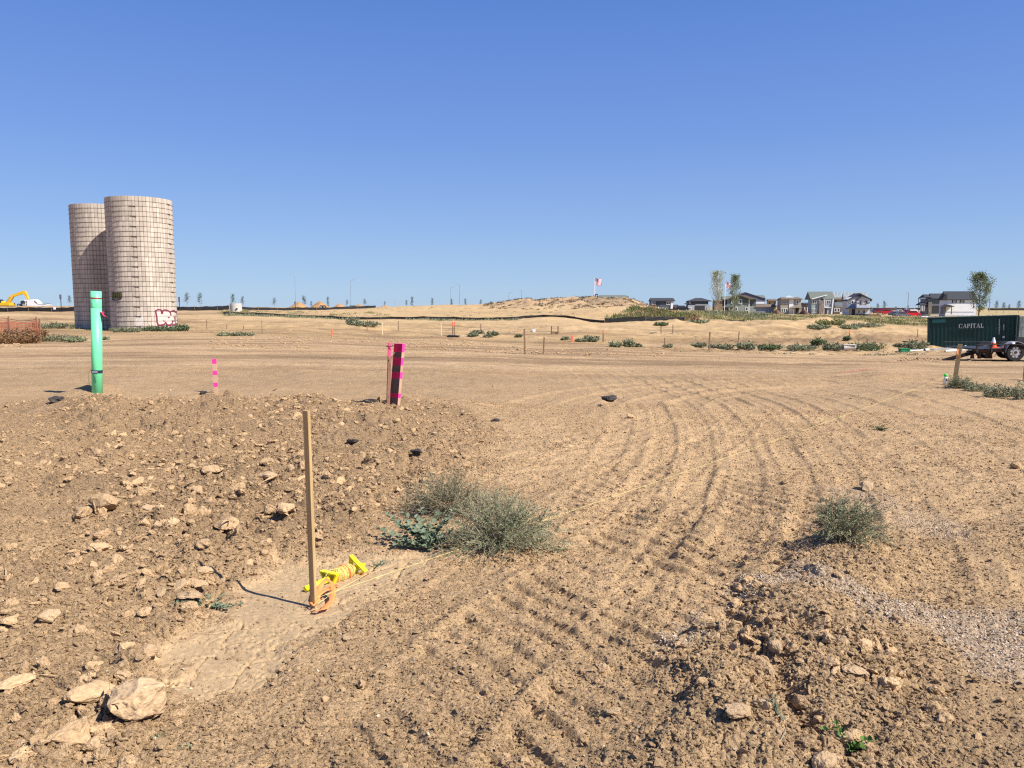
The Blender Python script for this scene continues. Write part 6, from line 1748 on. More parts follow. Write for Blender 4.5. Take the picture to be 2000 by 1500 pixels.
# house 6
t, s = house('narrow beige two storey house with a white centre panel', 1544, 615, 245); found(s, 1524, 1566)
s.box('wall', 1524, 1563.5, 583, 615, 0, 8, M_BEIGE); s.slope('roof', 1522.5, 1566, 584, 580.5, -.7, 4, M_ROOFB, 5); s.slope('roof_peak', 1534, 1552, 581.2, 577.6, 2, 4, M_GREYL, 7)
s.prism('white_panel', [(1540.5, 610), (1548.8, 599), (1548.8, 584.6), (1540.5, 584.6)], -.14, -.02, M_TRIMW); s.prism('lower_white_panel', [(1540.5, 615), (1548, 615), (1548, 601), (1540.5, 606)], -.12, -.02, M_TRIMW)
s.prism('porch_roof', [(1542, 600.5), (1550, 596.8), (1563, 599.5), (1564, 601), (1542, 601.5)], -1.8, -.15, M_BEIGE)
s.box('door_shade', 1554, 1559.5, 602, 614.5, -.1, -.01, M_SHADE); s.box('porch_post', 1546.5, 1548.2, 601.6, 615, -1.7, -1.4, M_BEIGE); s.box('porch_post', 1559.8, 1562.2, 601.6, 615, -1.7, -1.4, M_BEIGE)
for a in (1526.5, 1530.5, 1534.5): s.window(a - .2, a + 3.7, 586, 593.8, 0, M_TRIMW)
for a in (1525.8, 1530.3, 1534.4): s.window(a - .2, a + 3.6, 602.5, 610, 0, M_TRIMW)
s.window(1553.8, 1559.2, 586.5, 594, 0, M_TRIMW)
# house 7 partial
t, s = house('partly built brown house seen between the beige and the shed roofed house', 1576, 614, 275); found(s, 1568, 1584)
s.box('wall', 1569, 1584, 593, 614, 0, 6, wall('mixed_brown_siding', (.20, .15, .12))); s.slope('roof', 1567, 1585, 593.5, 591.2, -.4, 3, M_ROOFD, 1)
for a in (1570.5, 1576, 1580.5): s.box('stud', a, a + 1.2, 600, 613.8, -.15, -.02, M_TRIMW)
s.window(1574.5, 1578, 594.2, 597, 0, M_TRIMW)
# house 8
t, s = house('grey house with a tall shed roof and a brown stone column', 1607, 614.5, 250); found(s, 1583, 1629)
s.box('left_wall', 1584.5, 1598.5, 585.5, 614.5, 0, 8, wall('pale_green_grey_siding', (.31, .36, .35))); s.box('stone_column', 1598.7, 1608, 587, 614.5, -.5, 6, M_STONE)
s.box('centre_wall', 1608.3, 1624, 584, 614.5, .3, 8, M_LAV if False else wall('cool_grey_siding', (.40, .40, .41)))
s.prism('left_gable', [(1584, 586), (1599.5, 586), (1610, 580), (1611, 577), (1584, 583.5)], -.3, 0, wall('gable_grey_siding', (.25, .28, .29)))
s.slope('roof', 1582, 1630, 584, 569.5, .2, 7, M_ROOFG); s.prism('white_roof_edge', [(1583.5, 583.5), (1613, 575.8), (1613.5, 577.2), (1583.5, 585)], -.7, -.3, M_TRIMW)
s.box('corner_board', 1608.2, 1609.6, 585, 614.5, .0, .25, M_TRIMW); s.prism('white_side', [(1622.5, 614.5), (1625, 614.5), (1627.3, 584), (1624.8, 584)], -.2, .2, M_TRIMW); s.box('white_belt', 1609.8, 1622, 600.2, 601.6, -.1, .2, M_TRIMW)
s.box('door_shade', 1610.2, 1615, 602.5, 613.8, .15, .28, M_SHADE)
for a in (1586.5, 1590.8, 1594.8): s.window(a - .4, a + 2.9, 586.6, 593.8, 0, M_TRIMW); s.window(a - .8, a + 2.5, 603, 611, 0, M_TRIMW)
s.window(1612.5, 1620.8, 586.5, 594.5, .3, M_TRIMW, mull=1)
# house 9
t, s = house('unfinished tan house with bare roof trusses and a leaning dark boom', 1645, 614.5, 262); found(s, 1628, 1655)
s.box('wall', 1628, 1654, 583, 614.5, 0, 8, wall('olive_tan_siding', (.30, .27, .17))); s.slope('lower_roof', 1629, 1660, 584.5, 581, -.4, 2, M_ROOFB)
b = MB(); kk = s.k
for i in range(10):
    x0 = s.P(1631 + i * 7, 581)[0]; z0 = s.P(0, 582.5)[1]; z1 = s.P(0, 570.5)[1]
    for (a, c) in (((x0, .5, z0), (x0 + .3, 4, z1)), ((x0, 7.5, z0), (x0 + .3, 4, z1)), ((x0, .5, z0), (x0, 7.5, z0)), ((x0 + .1, 2.2, z0), (x0 + .3, 3, z0 + (z1 - z0) * .7))):
        b.tube([a, c], .055, 3, cap=False)
    if i < 9:
        for zz in (.3, .6, .9): b.tube([(x0 + .3, 1 + 3 * zz, z0 + (z1 - z0) * zz), (x0 + .3 + 7 * kk * .55, 1 + 3 * zz, z0 + (z1 - z0) * zz)], .05, 3, cap=False)
b.build('roof_truss', M_OSB, t)
s.box('blue_tarp', 1628.5, 1643, 590.5, 597.5, -.2, -.02, M_BLUEG); s.box('belt', 1628, 1646, 598.5, 600, -.25, -.02, M_BEIGE); s.box('lower_wall', 1628, 1654, 600.2, 612, -.2, -.02, wall('mixed_brown_siding', (.20, .15, .12)))
s.window(1629, 1632.5, 585.5, 590, 0, M_TRIMK); s.window(1650, 1653, 585.5, 592, 0, M_TRIMK); s.window(1628.6, 1633, 602, 609, -.2, M_TRIMW); s.window(1634.2, 1639, 602, 609, -.2, M_TRIMW); s.box('white_panel', 1639.5, 1654, 610, 613, -.3, -.22, M_TRIMW)
s.prism('leaning_boom', [(1640, 585), (1643.2, 585), (1642.6, 573)], -1.5, -1.2, M_DARK)
b = MB(); a = s.P(1641, 612); c = s.P(1646.5, 601); b.tube([(a[0], -1.2, a[1]), (c[0], -.5, c[1])], .09, 4); b.build('brace', M_OSB, t)
# house 10
t, s = house('white house with two dark edged gables and black shutters', 1676, 617, 240); found(s, 1652, 1699)
s.prism('wall', [(1654, 617), (1698, 617), (1698, 583), (1676, 574.5), (1654, 584.5)], 0, 9, M_LAV); s.prism('front_gable', [(1670.5, 602), (1695, 602), (1695, 583.5), (1680, 579.5), (1670.5, 586)], -.9, -.02, M_LAV)
s.prism('rear_verge', [(1651.5, 587.5), (1675, 573), (1677, 573), (1701, 585), (1700, 589), (1697, 585.5), (1676, 574.9), (1653, 588.2)], -.6, 9.2, M_TRIMK)
s.prism('front_verge', [(1667.5, 587.5), (1672, 583), (1680, 578), (1697, 583.5), (1697, 585), (1680, 579.8), (1673, 584.6), (1668.5, 588)], -1.4, -.62, M_TRIMK)
s.prism('gable_panel', [(1670, 579.6), (1682, 579.6), (1676, 575.5)], -.2, -.02, M_SLATE)
s.box('belt', 1671, 1696, 591, 592.6, -.98, -.92, M_TRIMK); s.box('belt_left', 1656, 1670, 591.2, 592.4, -.1, -.02, M_TRIMK); s.box('porch_roof', 1651, 1698, 601.5, 603.4, -2.2, -.02, M_TRIMK); s.box('lower_left_wall', 1654, 1669, 594, 601.3, -.08, -.01, M_BLUEG)
s.box('door_shade', 1663, 1669.5, 603.6, 616, -.12, -.02, M_SHADE); s.box('base_course', 1668, 1697, 613.5, 616.8, -.5, -.03, M_TRIMK); s.box('porch_post', 1655, 1656.5, 603.5, 616, -2.1, -1.9, M_TRIMK)
w_ = s.window(1680, 1686.6, 587.3, 594.3, -.9, M_TRIMW, mull=1); s.box('shutter', 1677, 1679.6, 587.5, 594.8, -1.0, -.92, M_TRIMK); s.box('shutter', 1687, 1689.6, 587.5, 594.8, -1.0, -.92, M_TRIMK)
s.window(1661, 1666, 587, 593.5, 0, M_TRIMW); s.window(1674.5, 1679.5, 605, 612.5, 0, M_TRIMW); s.window(1684.5, 1689.5, 605, 612.5, 0, M_TRIMW)
s.box('rear_shed_wall', 1699, 1706, 603.5, 614, 4, 8, M_BEIGE); s.slope('rear_shed_roof', 1697, 1708, 603.5, 599, 3.6, 6, M_ROOFG)
# house 11 roof over mound
t, s = house('house behind the scrub mound with only its grey green roof showing', 1197, 600, 262); found(s, 1172, 1222)
s.box('wall', 1172, 1222, 583, 600, 0, 8, M_BEIGE); s.slope('roof', 1168, 1226, 584, 576.3, -.5, 4, M_ROOFG, 3)
# right hand row 12 / 13
t, s = house('dark roofed grey house with a porch at the left end of the right hand row', 1825, 614, 250); found(s, 1806, 1848)
s.box('wall', 1806, 1846, 583, 614, 0, 8, M_GREYL if False else wall('mid_grey_siding', (.20, .21, .225))); s.box('teal_panel', 1820, 1832, 583.8, 592, -.12, -.02, wall('teal_siding', (.12, .18, .18))); s.box('stone_base', 1811, 1818, 590, 614, -.6, -.02, M_STONE if False else wall('grey_stone', (.19, .18, .14)))
s.slope('roof', 1816, 1848, 583, 573.4, -.6, 4, M_ROOFD, 2); s.slope('left_roof', 1802.5, 1817, 580.5, 575, -.4, 4, M_ROOFD, 3); s.slope('porch_roof', 1793, 1807, 595, 590.5, -1, 2, M_ROOFD, 4)
for x in (1796, 1799, 1802): s.box('porch_post', x, x + .9, 595.3, 608, -.9, -.7, M_TRIMW)
s.box('recess_shade', 1821, 1834, 597, 611, -.1, -.02, M_SHADE); s.box('recess_shade', 1807.5, 1810.5, 585, 600, -.1, -.02, M_SHADE); s.box('door_panel', 1812, 1814.5, 603, 609, -.7, -.62, M_BEIGE)
for x in (1835.5, 1840): s.window(x, x + 3, 586, 595, 0, M_TRIMW)
t, s = house('long white house with a dark roof and black shutters behind the container', 1876, 616, 235); found(s, 1846, 1906, 0, 9)
s.box('wall', 1846, 1905, 584.5, 616, 0, 9, wall('white_siding', (.74, .75, .78))); s.box('lower_white_wall', 1847, 1903, 592.5, 608.8, -.1, -.02, M_TRIMW); s.slope('roof', 1843, 1908, 585, 569, -.5, 4.5, M_ROOFD, 3)
s.prism('side_gable', [(1836, 586), (1846, 586), (1846, 575), (1842, 575)], -.8, -.1, M_ROOFD)
s.prism('porch_roof', [(1832, 599), (1843, 594.5), (1857, 598.2), (1857, 599.4)], -2.4, -.15, M_ROOFD); s.box('porch_post', 1851.5, 1852.7, 599.4, 614, -2.3, -2.1, M_TRIMK); s.box('porch_post', 1834, 1835, 599.4, 614, -2.3, -2.1, M_TRIMK)
s.box('porch_wall', 1836, 1845.8, 599.5, 614, -.3, -.02, wall('mid_grey_siding', (.20, .21, .225)))
for x in (1860, 1875): s.window(x, x + 4.6, 586, 591.8, 0, M_TRIMW, mull=1); s.box('shutter', x - 2, x - .3, 586, 592, -.12, -.03, M_TRIMK); s.box('shutter', x + 4.9, x + 6.6, 586, 592, -.12, -.03, M_TRIMK)
# ================================================================ PARKED VEHICLES
cr = lambda n, c: mat(n, c, .3, spec=.5)
CP_ = [('dark blue car at the left end of the parked row', 1712, 612, 285, cr('navy_paint', (.04, .05, .12)), 0), ('maroon car behind the silver one in the parked row', 1720, 613.5, 275, cr('maroon_paint', (.25, .02, .03)), 1), ('bright red sport utility vehicle in the parked row', 1731, 614.5, 265, cr('red_paint', (.45, .02, .03)), 1),
 ('salmon coloured car behind the red ones', 1741, 611.5, 290, cr('salmon_paint', (.45, .2, .15)), 0), ('dark grey car in the middle of the parked row', 1750, 617.5, 250, cr('graphite_paint', (.06, .065, .08)), 0), ('grey sedan in front of the parked row', 1761, 619, 245, cr('mid_grey_paint', (.13, .13, .16)), 0),
 ('white pickup truck behind the grey sedan', 1754, 612.8, 280, cr('white_vehicle_gloss', (.7, .7, .7)), 2), ('dark red pickup truck right of the white one', 1770, 613.5, 270, cr('dark_red_paint', (.22, .02, .03)), 2), ('bright red van at the right end of the parked row with a white patch', 1782, 618.5, 246, cr('signal_red_paint', (.60, .02, .03)), 1),
 ('white roofed vehicle behind the bright red van', 1779, 611, 290, cr('white_vehicle_gloss', (.7, .7, .7)), 1), ('burgundy car left of the white roofed vehicle', 1765, 611.2, 292, cr('burgundy_paint', (.16, .02, .04)), 0)]
for lab, px, yb, D, m, k in CP_: car(lab, px, yb, D, m, 4.5, 1.6 + .3 * (k == 1), k)
for lab, x0, x1, yt, yb, D, m in (('pale yellow stack of boards in the grass before the cars', 1719, 1729, 615, 621, 238, M_OSB), ('low rust coloured screen left of the pale board stack', 1696, 1718, 614, 619.5, 240, M_BRICKR), ('low pale construction barrier behind the left end of the container', 1798, 1812, 617, 620.5, 225, M_TRIMW)):
    p = W_((x0 + x1) / 2, yb, D); k = D / FPX; b = MB()
    n = 3 if 'stack' in lab else 1
    for i in range(n): b.box((0, .1 * i, (yb - yt) * k * (i + .5) / n), ((x1 - x0) * k * (1 - .06 * i), 1.0, (yb - yt) * k / n * .9))
    b.box((-(x1 - x0) * k * .3, 0, .06), (.3, 1.2, .12)); b.box(((x1 - x0) * k * .3, 0, .06), (.3, 1.2, .12))
    tag(b.build('board_stack' if n == 3 else 'barrier', m, None, loc=p), lab, 'boards' if n == 3 else 'barrier')
for lab, px, yb, w, D, sd, m in (('dark brown spoil heap between the green and the beige house', 1517, 612.5, 15, 240, 1, M_BRICKR), ('second low brown heap right of the beige house', 1571, 613, 14, 240, 2, M_BRICKR)):
    pile(lab, px - w / 2, px + w / 2, yb - 7, D, 20 + sd, m)
    COL.objects[-1].location.z = W_(px, yb, D).z - .2
# ================================================================ CONTAINER, TRAILER AND WHAT LIES ROUND THEM
M_CGREEN = mat('dark_green_container_paint', (.012, .050, .044), .5, .12, .8)
M_CFRAME = mat('container_frame_green', (.012, .034, .032), .5)
M_LET = mat('white_lettering', (.62, .64, .62), .6, .1, 5)
D = 61.0
cL = W_(1812, 685, D); Lc = 6.06; Hc = 66 / FPX * D * 1.0
t = thing('shipping_container', 'dark green shipping container with white serif lettering', 'container', (cL.x, cL.y, W_(1812, 684.5, D).z)); t.rotation_euler = (0, -R(2.2), -R(27))
zt_ = EYE - (620 - 600) / FPX * D - t.location.z; Hc = zt_
b = MB(); x = .12; v = []; n = 0; prof = []
while x < Lc - .12:
    for (dx, dy) in ((0, 0), (.07, 0), (.115, .036), (.185, .036), (.23, 0)):
        prof.append((min(x + dx, Lc - .12), .04 + dy))
    x += .278
for (x, y) in prof: v += [(x, y, .16), (x, y, Hc - .13)]
f = [(2*i, 2*i+2, 2*i+3, 2*i+1) for i in range(len(prof) - 1)]
mk('side_wall', v, f, M_CGREEN, t)
v2 = [(a, 2.40 - q, z) for (a, q, z) in v]; mk('side_wall', v2, [q[::-1] for q in f], M_CGREEN, t)
for nm, c, d in (('bottom_rail', (Lc / 2, .05, .08), (Lc - .3, .1, .16)), ('top_rail', (Lc / 2, .04, Hc - .06), (Lc - .3, .08, .12)), ('corner_post', (.07, .06, Hc / 2), (.14, .12, Hc - .24)), ('corner_post', (Lc - .07, .06, Hc / 2), (.14, .12, Hc - .24)),
                 ('corner_post', (.07, 2.38, Hc / 2), (.14, .12, Hc - .24)), ('corner_post', (Lc - .07, 2.38, Hc / 2), (.14, .12, Hc - .24)), ('bottom_rail', (Lc / 2, 2.39, .08), (Lc - .3, .1, .16)), ('top_rail', (Lc / 2, 2.39, Hc - .06), (Lc - .3, .08, .12)), ('floor_panel', (Lc / 2, 1.22, .12), (Lc - .2, 2.2, .06))):
    b = MB(); b.box(c, d); b.build(nm, M_CFRAME, t)
b = MB()
for i in range(24):
    x = .1 + (Lc - .2) * i / 24; b.box((x + .1, 1.22, Hc - .02 + (.012 if i % 2 else 0)), ((Lc - .2) / 24, 2.3, .02))
b.build('roof_panel', mat('dusty_green_roof', (.16, .24, .2), .7), t)
for x in (.09, Lc - .09):
    for z in (.06, Hc - .06):
        for yy in (.08, 2.36): b = MB(); b.box((x, yy, z), (.19, .17, .125)); b.build('corner_casting', M_CFRAME, t)
b = MB(); b.box((.05, 1.22, Hc / 2), (.06, 2.2, Hc - .2)); b.build('end_wall', mat('pale_end_paint', (.35, .38, .36), .6), t)
b = MB(); b.box((Lc - .05, 1.22, Hc / 2), (.06, 2.2, Hc - .2)); b.build('end_wall', M_CGREEN, t)
b = MB(); b.box((.75, .022, Hc - .30), (.95, .006, .26)); b.build('teal_plate', mat('teal_plate_paint', (.03, .16, .15), .5), t)
# serif capitals built stroke by stroke
def letter(ch):
    P = []
    def rect(x0, y0, x1, y1): P.append([(x0, y0), (x1, y0), (x1, y1), (x0, y1)])
    def serif(xc, y, w=.34): rect(xc - w / 2, y, xc + w / 2, y + .055)
    if ch == 'I': rect(.1, 0, .27, 1); serif(.185, 0); serif(.185, .945); return P, .37
    if ch == 'T': rect(.29, 0, .46, 1); serif(.375, 0); rect(.0, .93, .75, 1); rect(0, .76, .055, .93); rect(.695, .76, .75, .93); return P, .75
    if ch == 'L': rect(.1, 0, .27, 1); serif(.185, .945); rect(.02, 0, .66, .07); rect(.6, .07, .66, .26); return P, .68
    if ch == 'A':
        P.append([(.40, 1), (.50, 1), (.80, 0), (.62, 0)]); P.append([(.38, .93), (.44, 1), (.17, 0), (.10, 0)]); rect(.22, .30, .64, .37); serif(.13, 0, .28); serif(.71, 0, .32); return P, .86
    if ch in 'PC':
        import math as _m
        if ch == 'P':
            rect(.1, 0, .27, 1); serif(.185, 0)
            rect(.02, .945, .3, 1); a0, a1, cx, cy, rx, ry = -90, 90, .33, .74, .33, .26
        else: a0, a1, cx, cy, rx, ry = 38, 322, .42, .5, .40, .51
        N = 14
        for i in range(N):
            q0, q1 = R(a0 + (a1 - a0) * i / N), R(a0 + (a1 - a0) * (i + 1) / N)
            def w(q): return .06 + .11 * (abs(_m.cos(q)) ** 1.3)
            o0, o1 = (cx + rx * _m.cos(q0), cy + ry * _m.sin(q0)), (cx + rx * _m.cos(q1), cy + ry * _m.sin(q1))
            i0, i1 = (cx + (rx - w(q0)) * _m.cos(q0), cy + (ry - .06) * _m.sin(q0)), (cx + (rx - w(q1)) * _m.cos(q1), cy + (ry - .06) * _m.sin(q1))
            P.append([o0, o1, i1, i0])
        if ch == 'P': rect(.27, .94, .34, 1); rect(.27, .48, .34, .54); return P, .70
        rect(.70, .66, .76, .98); return P, .82
sx = Lc * (1872 - 1812) / 172.5; zl = Hc * .655; LW = Lc * 47.5 / 172.5; hl = .335
adv = [letter(c)[1] for c in 'CAPITAL']; tot = sum(adv) + .06 * 6; kx = LW / tot; x = sx
for c, a in zip('CAPITAL', adv):
    P, _ = letter(c); b = MB()
    for q in P:
        v = [(x + u * kx, .0, zl + w_ * hl) for u, w_ in q]; v2 = [(u, .012, w_) for u, _, w_ in v]; n = len(q)
        b.add(v + v2, [tuple(range(n)), tuple(range(n, 2 * n))[::-1]] + [(i, i + n, (i + 1) % n + n, (i + 1) % n) for i in range(n)])
    b.build('letter', M_LET, t); x += (a + .06) * kx
b = MB(); b.box((sx + LW / 2, .012, zl - .22), (LW * .98, .005, .05)); b.build('small_print_line', M_CFRAME, t)
b = MB()
for i in range(17): b.box((Lc * .79 + .01 * (i % 2), .02, Hc * .9 - i * .068 - .05), (.055 - .012 * (i % 3), .008, .05))
b.build('vertical_number_strip', M_LET, t)
b = MB()
for i in range(6): b.box((Lc * .84, .02, Hc * .72 - i * .07), (.04 + .01 * (i % 2), .008, .05))
b.build('vertical_print', M_LET, t)
b = MB(); b.prism([(Lc * .828, Hc * .40), (Lc * .852, Hc * .40), (Lc * .852, Hc * .35), (Lc * .84, Hc * .33), (Lc * .828, Hc * .35)], .015, .02); b.build('shield_decal', M_LET, t)
# second pale container
D2 = 57.4; a = W_(1988.5, 640, D2); z0 = zs(a.x, a.y) - .05; L2 = 6.0; H2 = EYE - 17 / FPX * D2 - z0
t = thing('shipping_container', 'pale green white striped container cut by the right edge of the frame', 'container', (a.x, a.y + .1, z0), -R(28))
M_PALEC = mat('faded_mint_container', (.42, .50, .42), .6, .15, .8)
v = []; x = .12; prof = []
while x < L2: prof += [(x, .03), (x + .07, .03), (x + .105, .075), (x + .17, .075), (x + .205, .03)]; x += .278
for (x, y) in prof: v += [(x, y, .16), (x, y, H2 - .13)]
mk('side_wall', v, [(2*i, 2*i+2, 2*i+3, 2*i+1) for i in range(len(prof) - 1)], M_PALEC, t)
for nm, c, d in (('bottom_rail', (L2 / 2, .05, .08), (L2 - .2, .1, .16)), ('top_rail', (L2 / 2, .05, H2 - .06), (L2 - .2, .1, .12)), ('corner_post', (.06, .06, H2 / 2), (.12, .12, H2)), ('roof_panel', (L2 / 2, 1.25, H2 - .03), (L2 - .1, 2.3, .04)), ('end_wall', (.06, 1.3, H2 / 2), (.05, 2.3, H2 - .1)), ('rear_wall', (L2 / 2, 2.42, H2 / 2), (L2, .05, H2 - .1)), ('number_plate', (.35, .02, H2 * .75), (.3, .02, .25))):
    b = MB(); b.box(c, d); b.build(nm, M_CFRAME if nm == 'corner_post' else M_PALEC, t)
# trailer
M_MATT = mat('matt_black_steel', (.015, .013, .013), .9, spec=.1)
D = 31.5; k = D / FPX
p = W_(1979.5, 706, D); z0 = zs(p.x, p.y); t = thing('flatbed_trailer', 'black utility trailer with its ramps lowered at the right edge', 'trailer', (p.x, p.y, z0)); s = Plane(t, 1979.5, 706, D)
wh = wheel(t, 0, 0, 18 * k, 18 * k, .24, M_CHROME)
hb = MB()
for i in range(8): a_ = i * math.pi / 4; hb.tube([(.19 * math.cos(a_), -.095, .19 * math.sin(a_)), (.19 * math.cos(a_), -.085, .19 * math.sin(a_))], .03, 6)
hb.tube([(0, -.12, 0), (0, -.08, 0)], .06, 10); hb.build('hub_hole', M_DARK, wh)
wheel(t, 0, 2.0, 18 * k, 18 * k, .24, M_CHROME); wheel(t, .9, .0, 18 * k, 18 * k, .24, M_CHROME); wheel(t, .9, 2.0, 18 * k, 18 * k, .24, M_CHROME)
v = []; f = []; N = 12
for i in range(N + 1):
    a_ = math.pi * (1 - i / N) * .92 + .12
    for (r_2, yy) in ((21.5 * k, -.16), (21.5 * k, .2), (20.5 * k, -.16)): v.append((r_2 * math.cos(a_), yy, 18 * k + r_2 * math.sin(a_)))
for i in range(N): f += [(3*i, 3*i+3, 3*i+4, 3*i+1), (3*i+2, 3*i+5, 3*i+3, 3*i)]
mk('fender', v, f, mat('worn_steel_fender', (.35, .33, .30), .4, metal=.3), t)
for yy0 in (-.2, 2.2):
    s.box('side_rail', 1900, 2080, 671.3, 673.2, yy0, yy0 + .08, M_DARK)
s.box('deck', 1901, 2080, 680.5, 683.5, 0, 2.2, M_DARK); s.box('deck_edge', 1901, 2080, 682.5, 687.5, .0, .1, mat('rusty_brown_steel', (.07, .035, .025), .7))
for x in (1901, 1929, 1956, 2005, 2040): s.box('stake_post', x, x + 2.6, 671.3, 688, -.18, -.1, M_DARK)
s.prism('ramp', [(1843, 702.5), (1843.5, 703.2), (1862, 702.8), (1904, 691), (1904, 686.5), (1898, 687)], .0, .22, M_MATT)
s.prism('frame_beam', [(1900, 688.5), (1902, 691.5), (1925, 691), (1958, 688), (1958, 684), (1900, 686)], .3, .5, M_DARK)
for x in (1912, 1926, 1941, 1948): s.prism('support_leg', [(x, 690), (x + 3, 690), (x + 5, 702), (x - 1, 702)], .5, .6, mat('rusty_brown_leg', (.16, .10, .075), .8))
s.box('lamp_box', 1966, 1971, 667.5, 671, -.3, -.1, M_TRIMW); s.box('wire_basket', 1987, 2060, 658.5, 671, .1, .14, M_DARK)
# cone on the deck
cp = Vector((s.P(1953, 0)[0], .5, s.P(0, 680.5)[1])) + t.location
c_ = thing('traffic_cone', 'orange traffic cone with a white collar standing on the trailer', 'traffic cone', cp)
M_CONE = mat('cone_orange', (.85, .12, .03), .5)
hh = 20.5 * k; b = MB(); b.box((0, 0, .015), (.34, .34, .03)); b.build('base', M_CONE, c_)
b = MB(); b.tube([(0, 0, .03), (0, 0, hh * .5)], [.125, .085], 18); b.build('lower_cone', M_CONE, c_)
b = MB(); b.tube([(0, 0, hh * .5), (0, 0, hh)], [.085, .03], 18); b.build('white_collar', M_TRIMW, c_)
# pipes and scrap in front of the container
M_PVC = mat('white_pvc', (.70, .70, .66), .5, .08, 3); M_ALU = mat('dull_metal_sheet', (.45, .48, .5), .4, .15, 3, metal=.3)
def lay(label, x0, y0, x1, y1, D, r_, m, name='plastic_pipe', cat='pipe', flatp=False, dz=0.0, dy=0.0):
    a_ = W_(x0, y0, D); b_ = W_(x1, y1, D + dy); b = MB(); o = a_.lerp(b_, .5)
    if flatp: d = (b_ - a_); b.box((0, 0, 0), (d.length, .5, r_), M=d.to_track_quat('X', 'Z').to_matrix())
    else:
        d = (b_ - a_).normalized(); b.tube([a_ - o, b_ - o], r_, 14, cap=False); b.tube([b_ - o, a_ - o], r_ * .85, 14, cap=False)
    q = b.build(name, m, None, not flatp and False, loc=o); return tag(q, label, cat)
lay('white plastic pipe lying left of the container corner', 1777, 685.5, 1808, 684.5, 54.5, .08, M_PVC)
lay('short white pipe end left of the long one by the green box', 1806, 683.5, 1813, 683, 54, .09, M_PVC, dy=.3)
lay('white pipe on the ground in front of the ribboned stake', 1846, 686.5, 1868, 684.5, 53.5, .10, M_PVC)
lay('thick white pipe leaning up right of the ribboned stake', 1877, 684, 1888, 679.5, 53, .20, M_PVC)
lay('long grey metal strip leaning on the container foot', 1838, 681.5, 1862, 679.5, 55.5, .05, M_ALU, 'metal_strip', 'scrap', True)
lay('grey metal strip lying left of the ribboned stake', 1820, 683, 1836, 682, 55.5, .06, M_ALU, 'metal_strip', 'scrap', True)
lay('dull sheet of metal behind the trailer, upper one', 1905, 677, 1924, 680, 54, .05, M_ALU, 'metal_sheet', 'scrap', True)
lay('dull sheet of metal behind the trailer, lower one', 1903, 682, 1922, 684.5, 53, .05, M_ALU, 'metal_sheet', 'scrap', True)
lay('dark green pipe end stacked behind the trailer', 1889, 684, 1899, 682, 53.5, .12, mat('dark_green_plastic', (.03, .12, .07), .5), dy=1)
lay('pale green tube on the scrap heap', 1893, 678.5, 1906, 684, 54, .06, mat('pale_green_plastic', (.3, .42, .32), .5), dy=.5)
p = W_(1766, 683, 54); b = MB(); b.box((0, 0, .13), (.62, .4, .26)); b.box((0, 0, .29), (.66, .44, .05)); b.box((.2, -.21, .2), (.1, .03, .05)); tag(b.build('green_box', mat('bright_green_plastic', (.02, .22, .09), .5), None, loc=(p.x, p.y, zs(p.x, p.y))), 'small green plastic box left of the white pipes', 'box')
# concrete pipe end in weed row, metal frame
p = W_(1657, 684, 46); z0 = zs(p.x, p.y); b = MB(); b.tube([(-.35, 0, .15), (.42, .1, .17)], .17, 16, cap=False); b.tube([(.42, .1, .17), (-.35, 0, .15)], .14, 16, cap=False); b.box((0.03, .0, .30), (.8, .3, .03))
tag(b.build('culvert_end', M_CONC, None, loc=(p.x, p.y, EYE - 83 / FPX * 46)), 'short concrete culvert end lying in the weed row', 'pipe')
# ================================================================ MASSES OF VEGETATION
def mass(name, label, places, m, seed, wid=.05):
    """joined blades and leaves: places = (x, y, z, radius, height, n)"""
    r = np.random.default_rng(seed); V = []; F = []
    for (x, y, z, rad, h, n) in places:
        a = r.random(n) * 6.283; q = rad * np.sqrt(r.random(n)); bx = x + q * np.cos(a); by = y + q * np.sin(a)
        top = h * (1 - .55 * (q / rad) ** 2) * r.uniform(.35, 1.05, n)
        for i in range(n):
            d = r.normal(0, .5, 2); z0 = z + top[i] * r.uniform(0, .75); l = h * .36 * r.uniform(.5, 1.1); w = wid * r.uniform(.6, 1.6)
            c = r.random() * 6.283; sx_, sy_ = math.cos(c) * w, math.sin(c) * w; o = len(V)
            V += [(bx[i] - sx_, by[i] - sy_, z0), (bx[i] + sx_, by[i] + sy_, z0), (bx[i] + sx_ * .4 + d[0] * l * .6, by[i] + sy_ * .4 + d[1] * l * .6, z0 + l)]
            F.append((o, o + 1, o + 2))
    o = mk(name, V, F, m); tag(o, label, None, None, 'stuff'); return o
def region(n, x0, x1, d0, d1, rad, h, per, seed, cond=None):
    r = np.random.default_rng(seed); out = []
    while len(out) < n:
        px = r.uniform(x0, x1); D = r.uniform(d0, d1); x = (px - 1000) / FPX * D
        if cond and not cond(px, D, r): continue
        out.append([x, D, 0, rad * r.uniform(.5, 1.4), h * r.uniform(.5, 1.4), per])
    z = Zf([o[0] for o in out], [o[1] for o in out])
    for o, q in zip(out, z): o[2] = float(q) - .05
    return out
pat = lambda px, D, r: vnoise(np.array([px * .02]), np.array([D * .12]), 400)[0] > r.uniform(-.35, .25)
mass('dry_grass', 'belt of dry olive grass below the houses', region(900, 1335, 1830, 150, 212, 1.3, .75, 26, 1), M_OLIVE, 1)
mass('straw_grass', 'pale straw coloured grass mixed through the belt below the houses', region(620, 1335, 1830, 148, 214, 1.2, .6, 24, 2, pat), M_STRAW, 2)
mass('green_brush', 'green brush at the foot of the poplars', region(60, 1380, 1500, 172, 200, 1.6, 1.3, 60, 3), M_WEED, 3, .07)
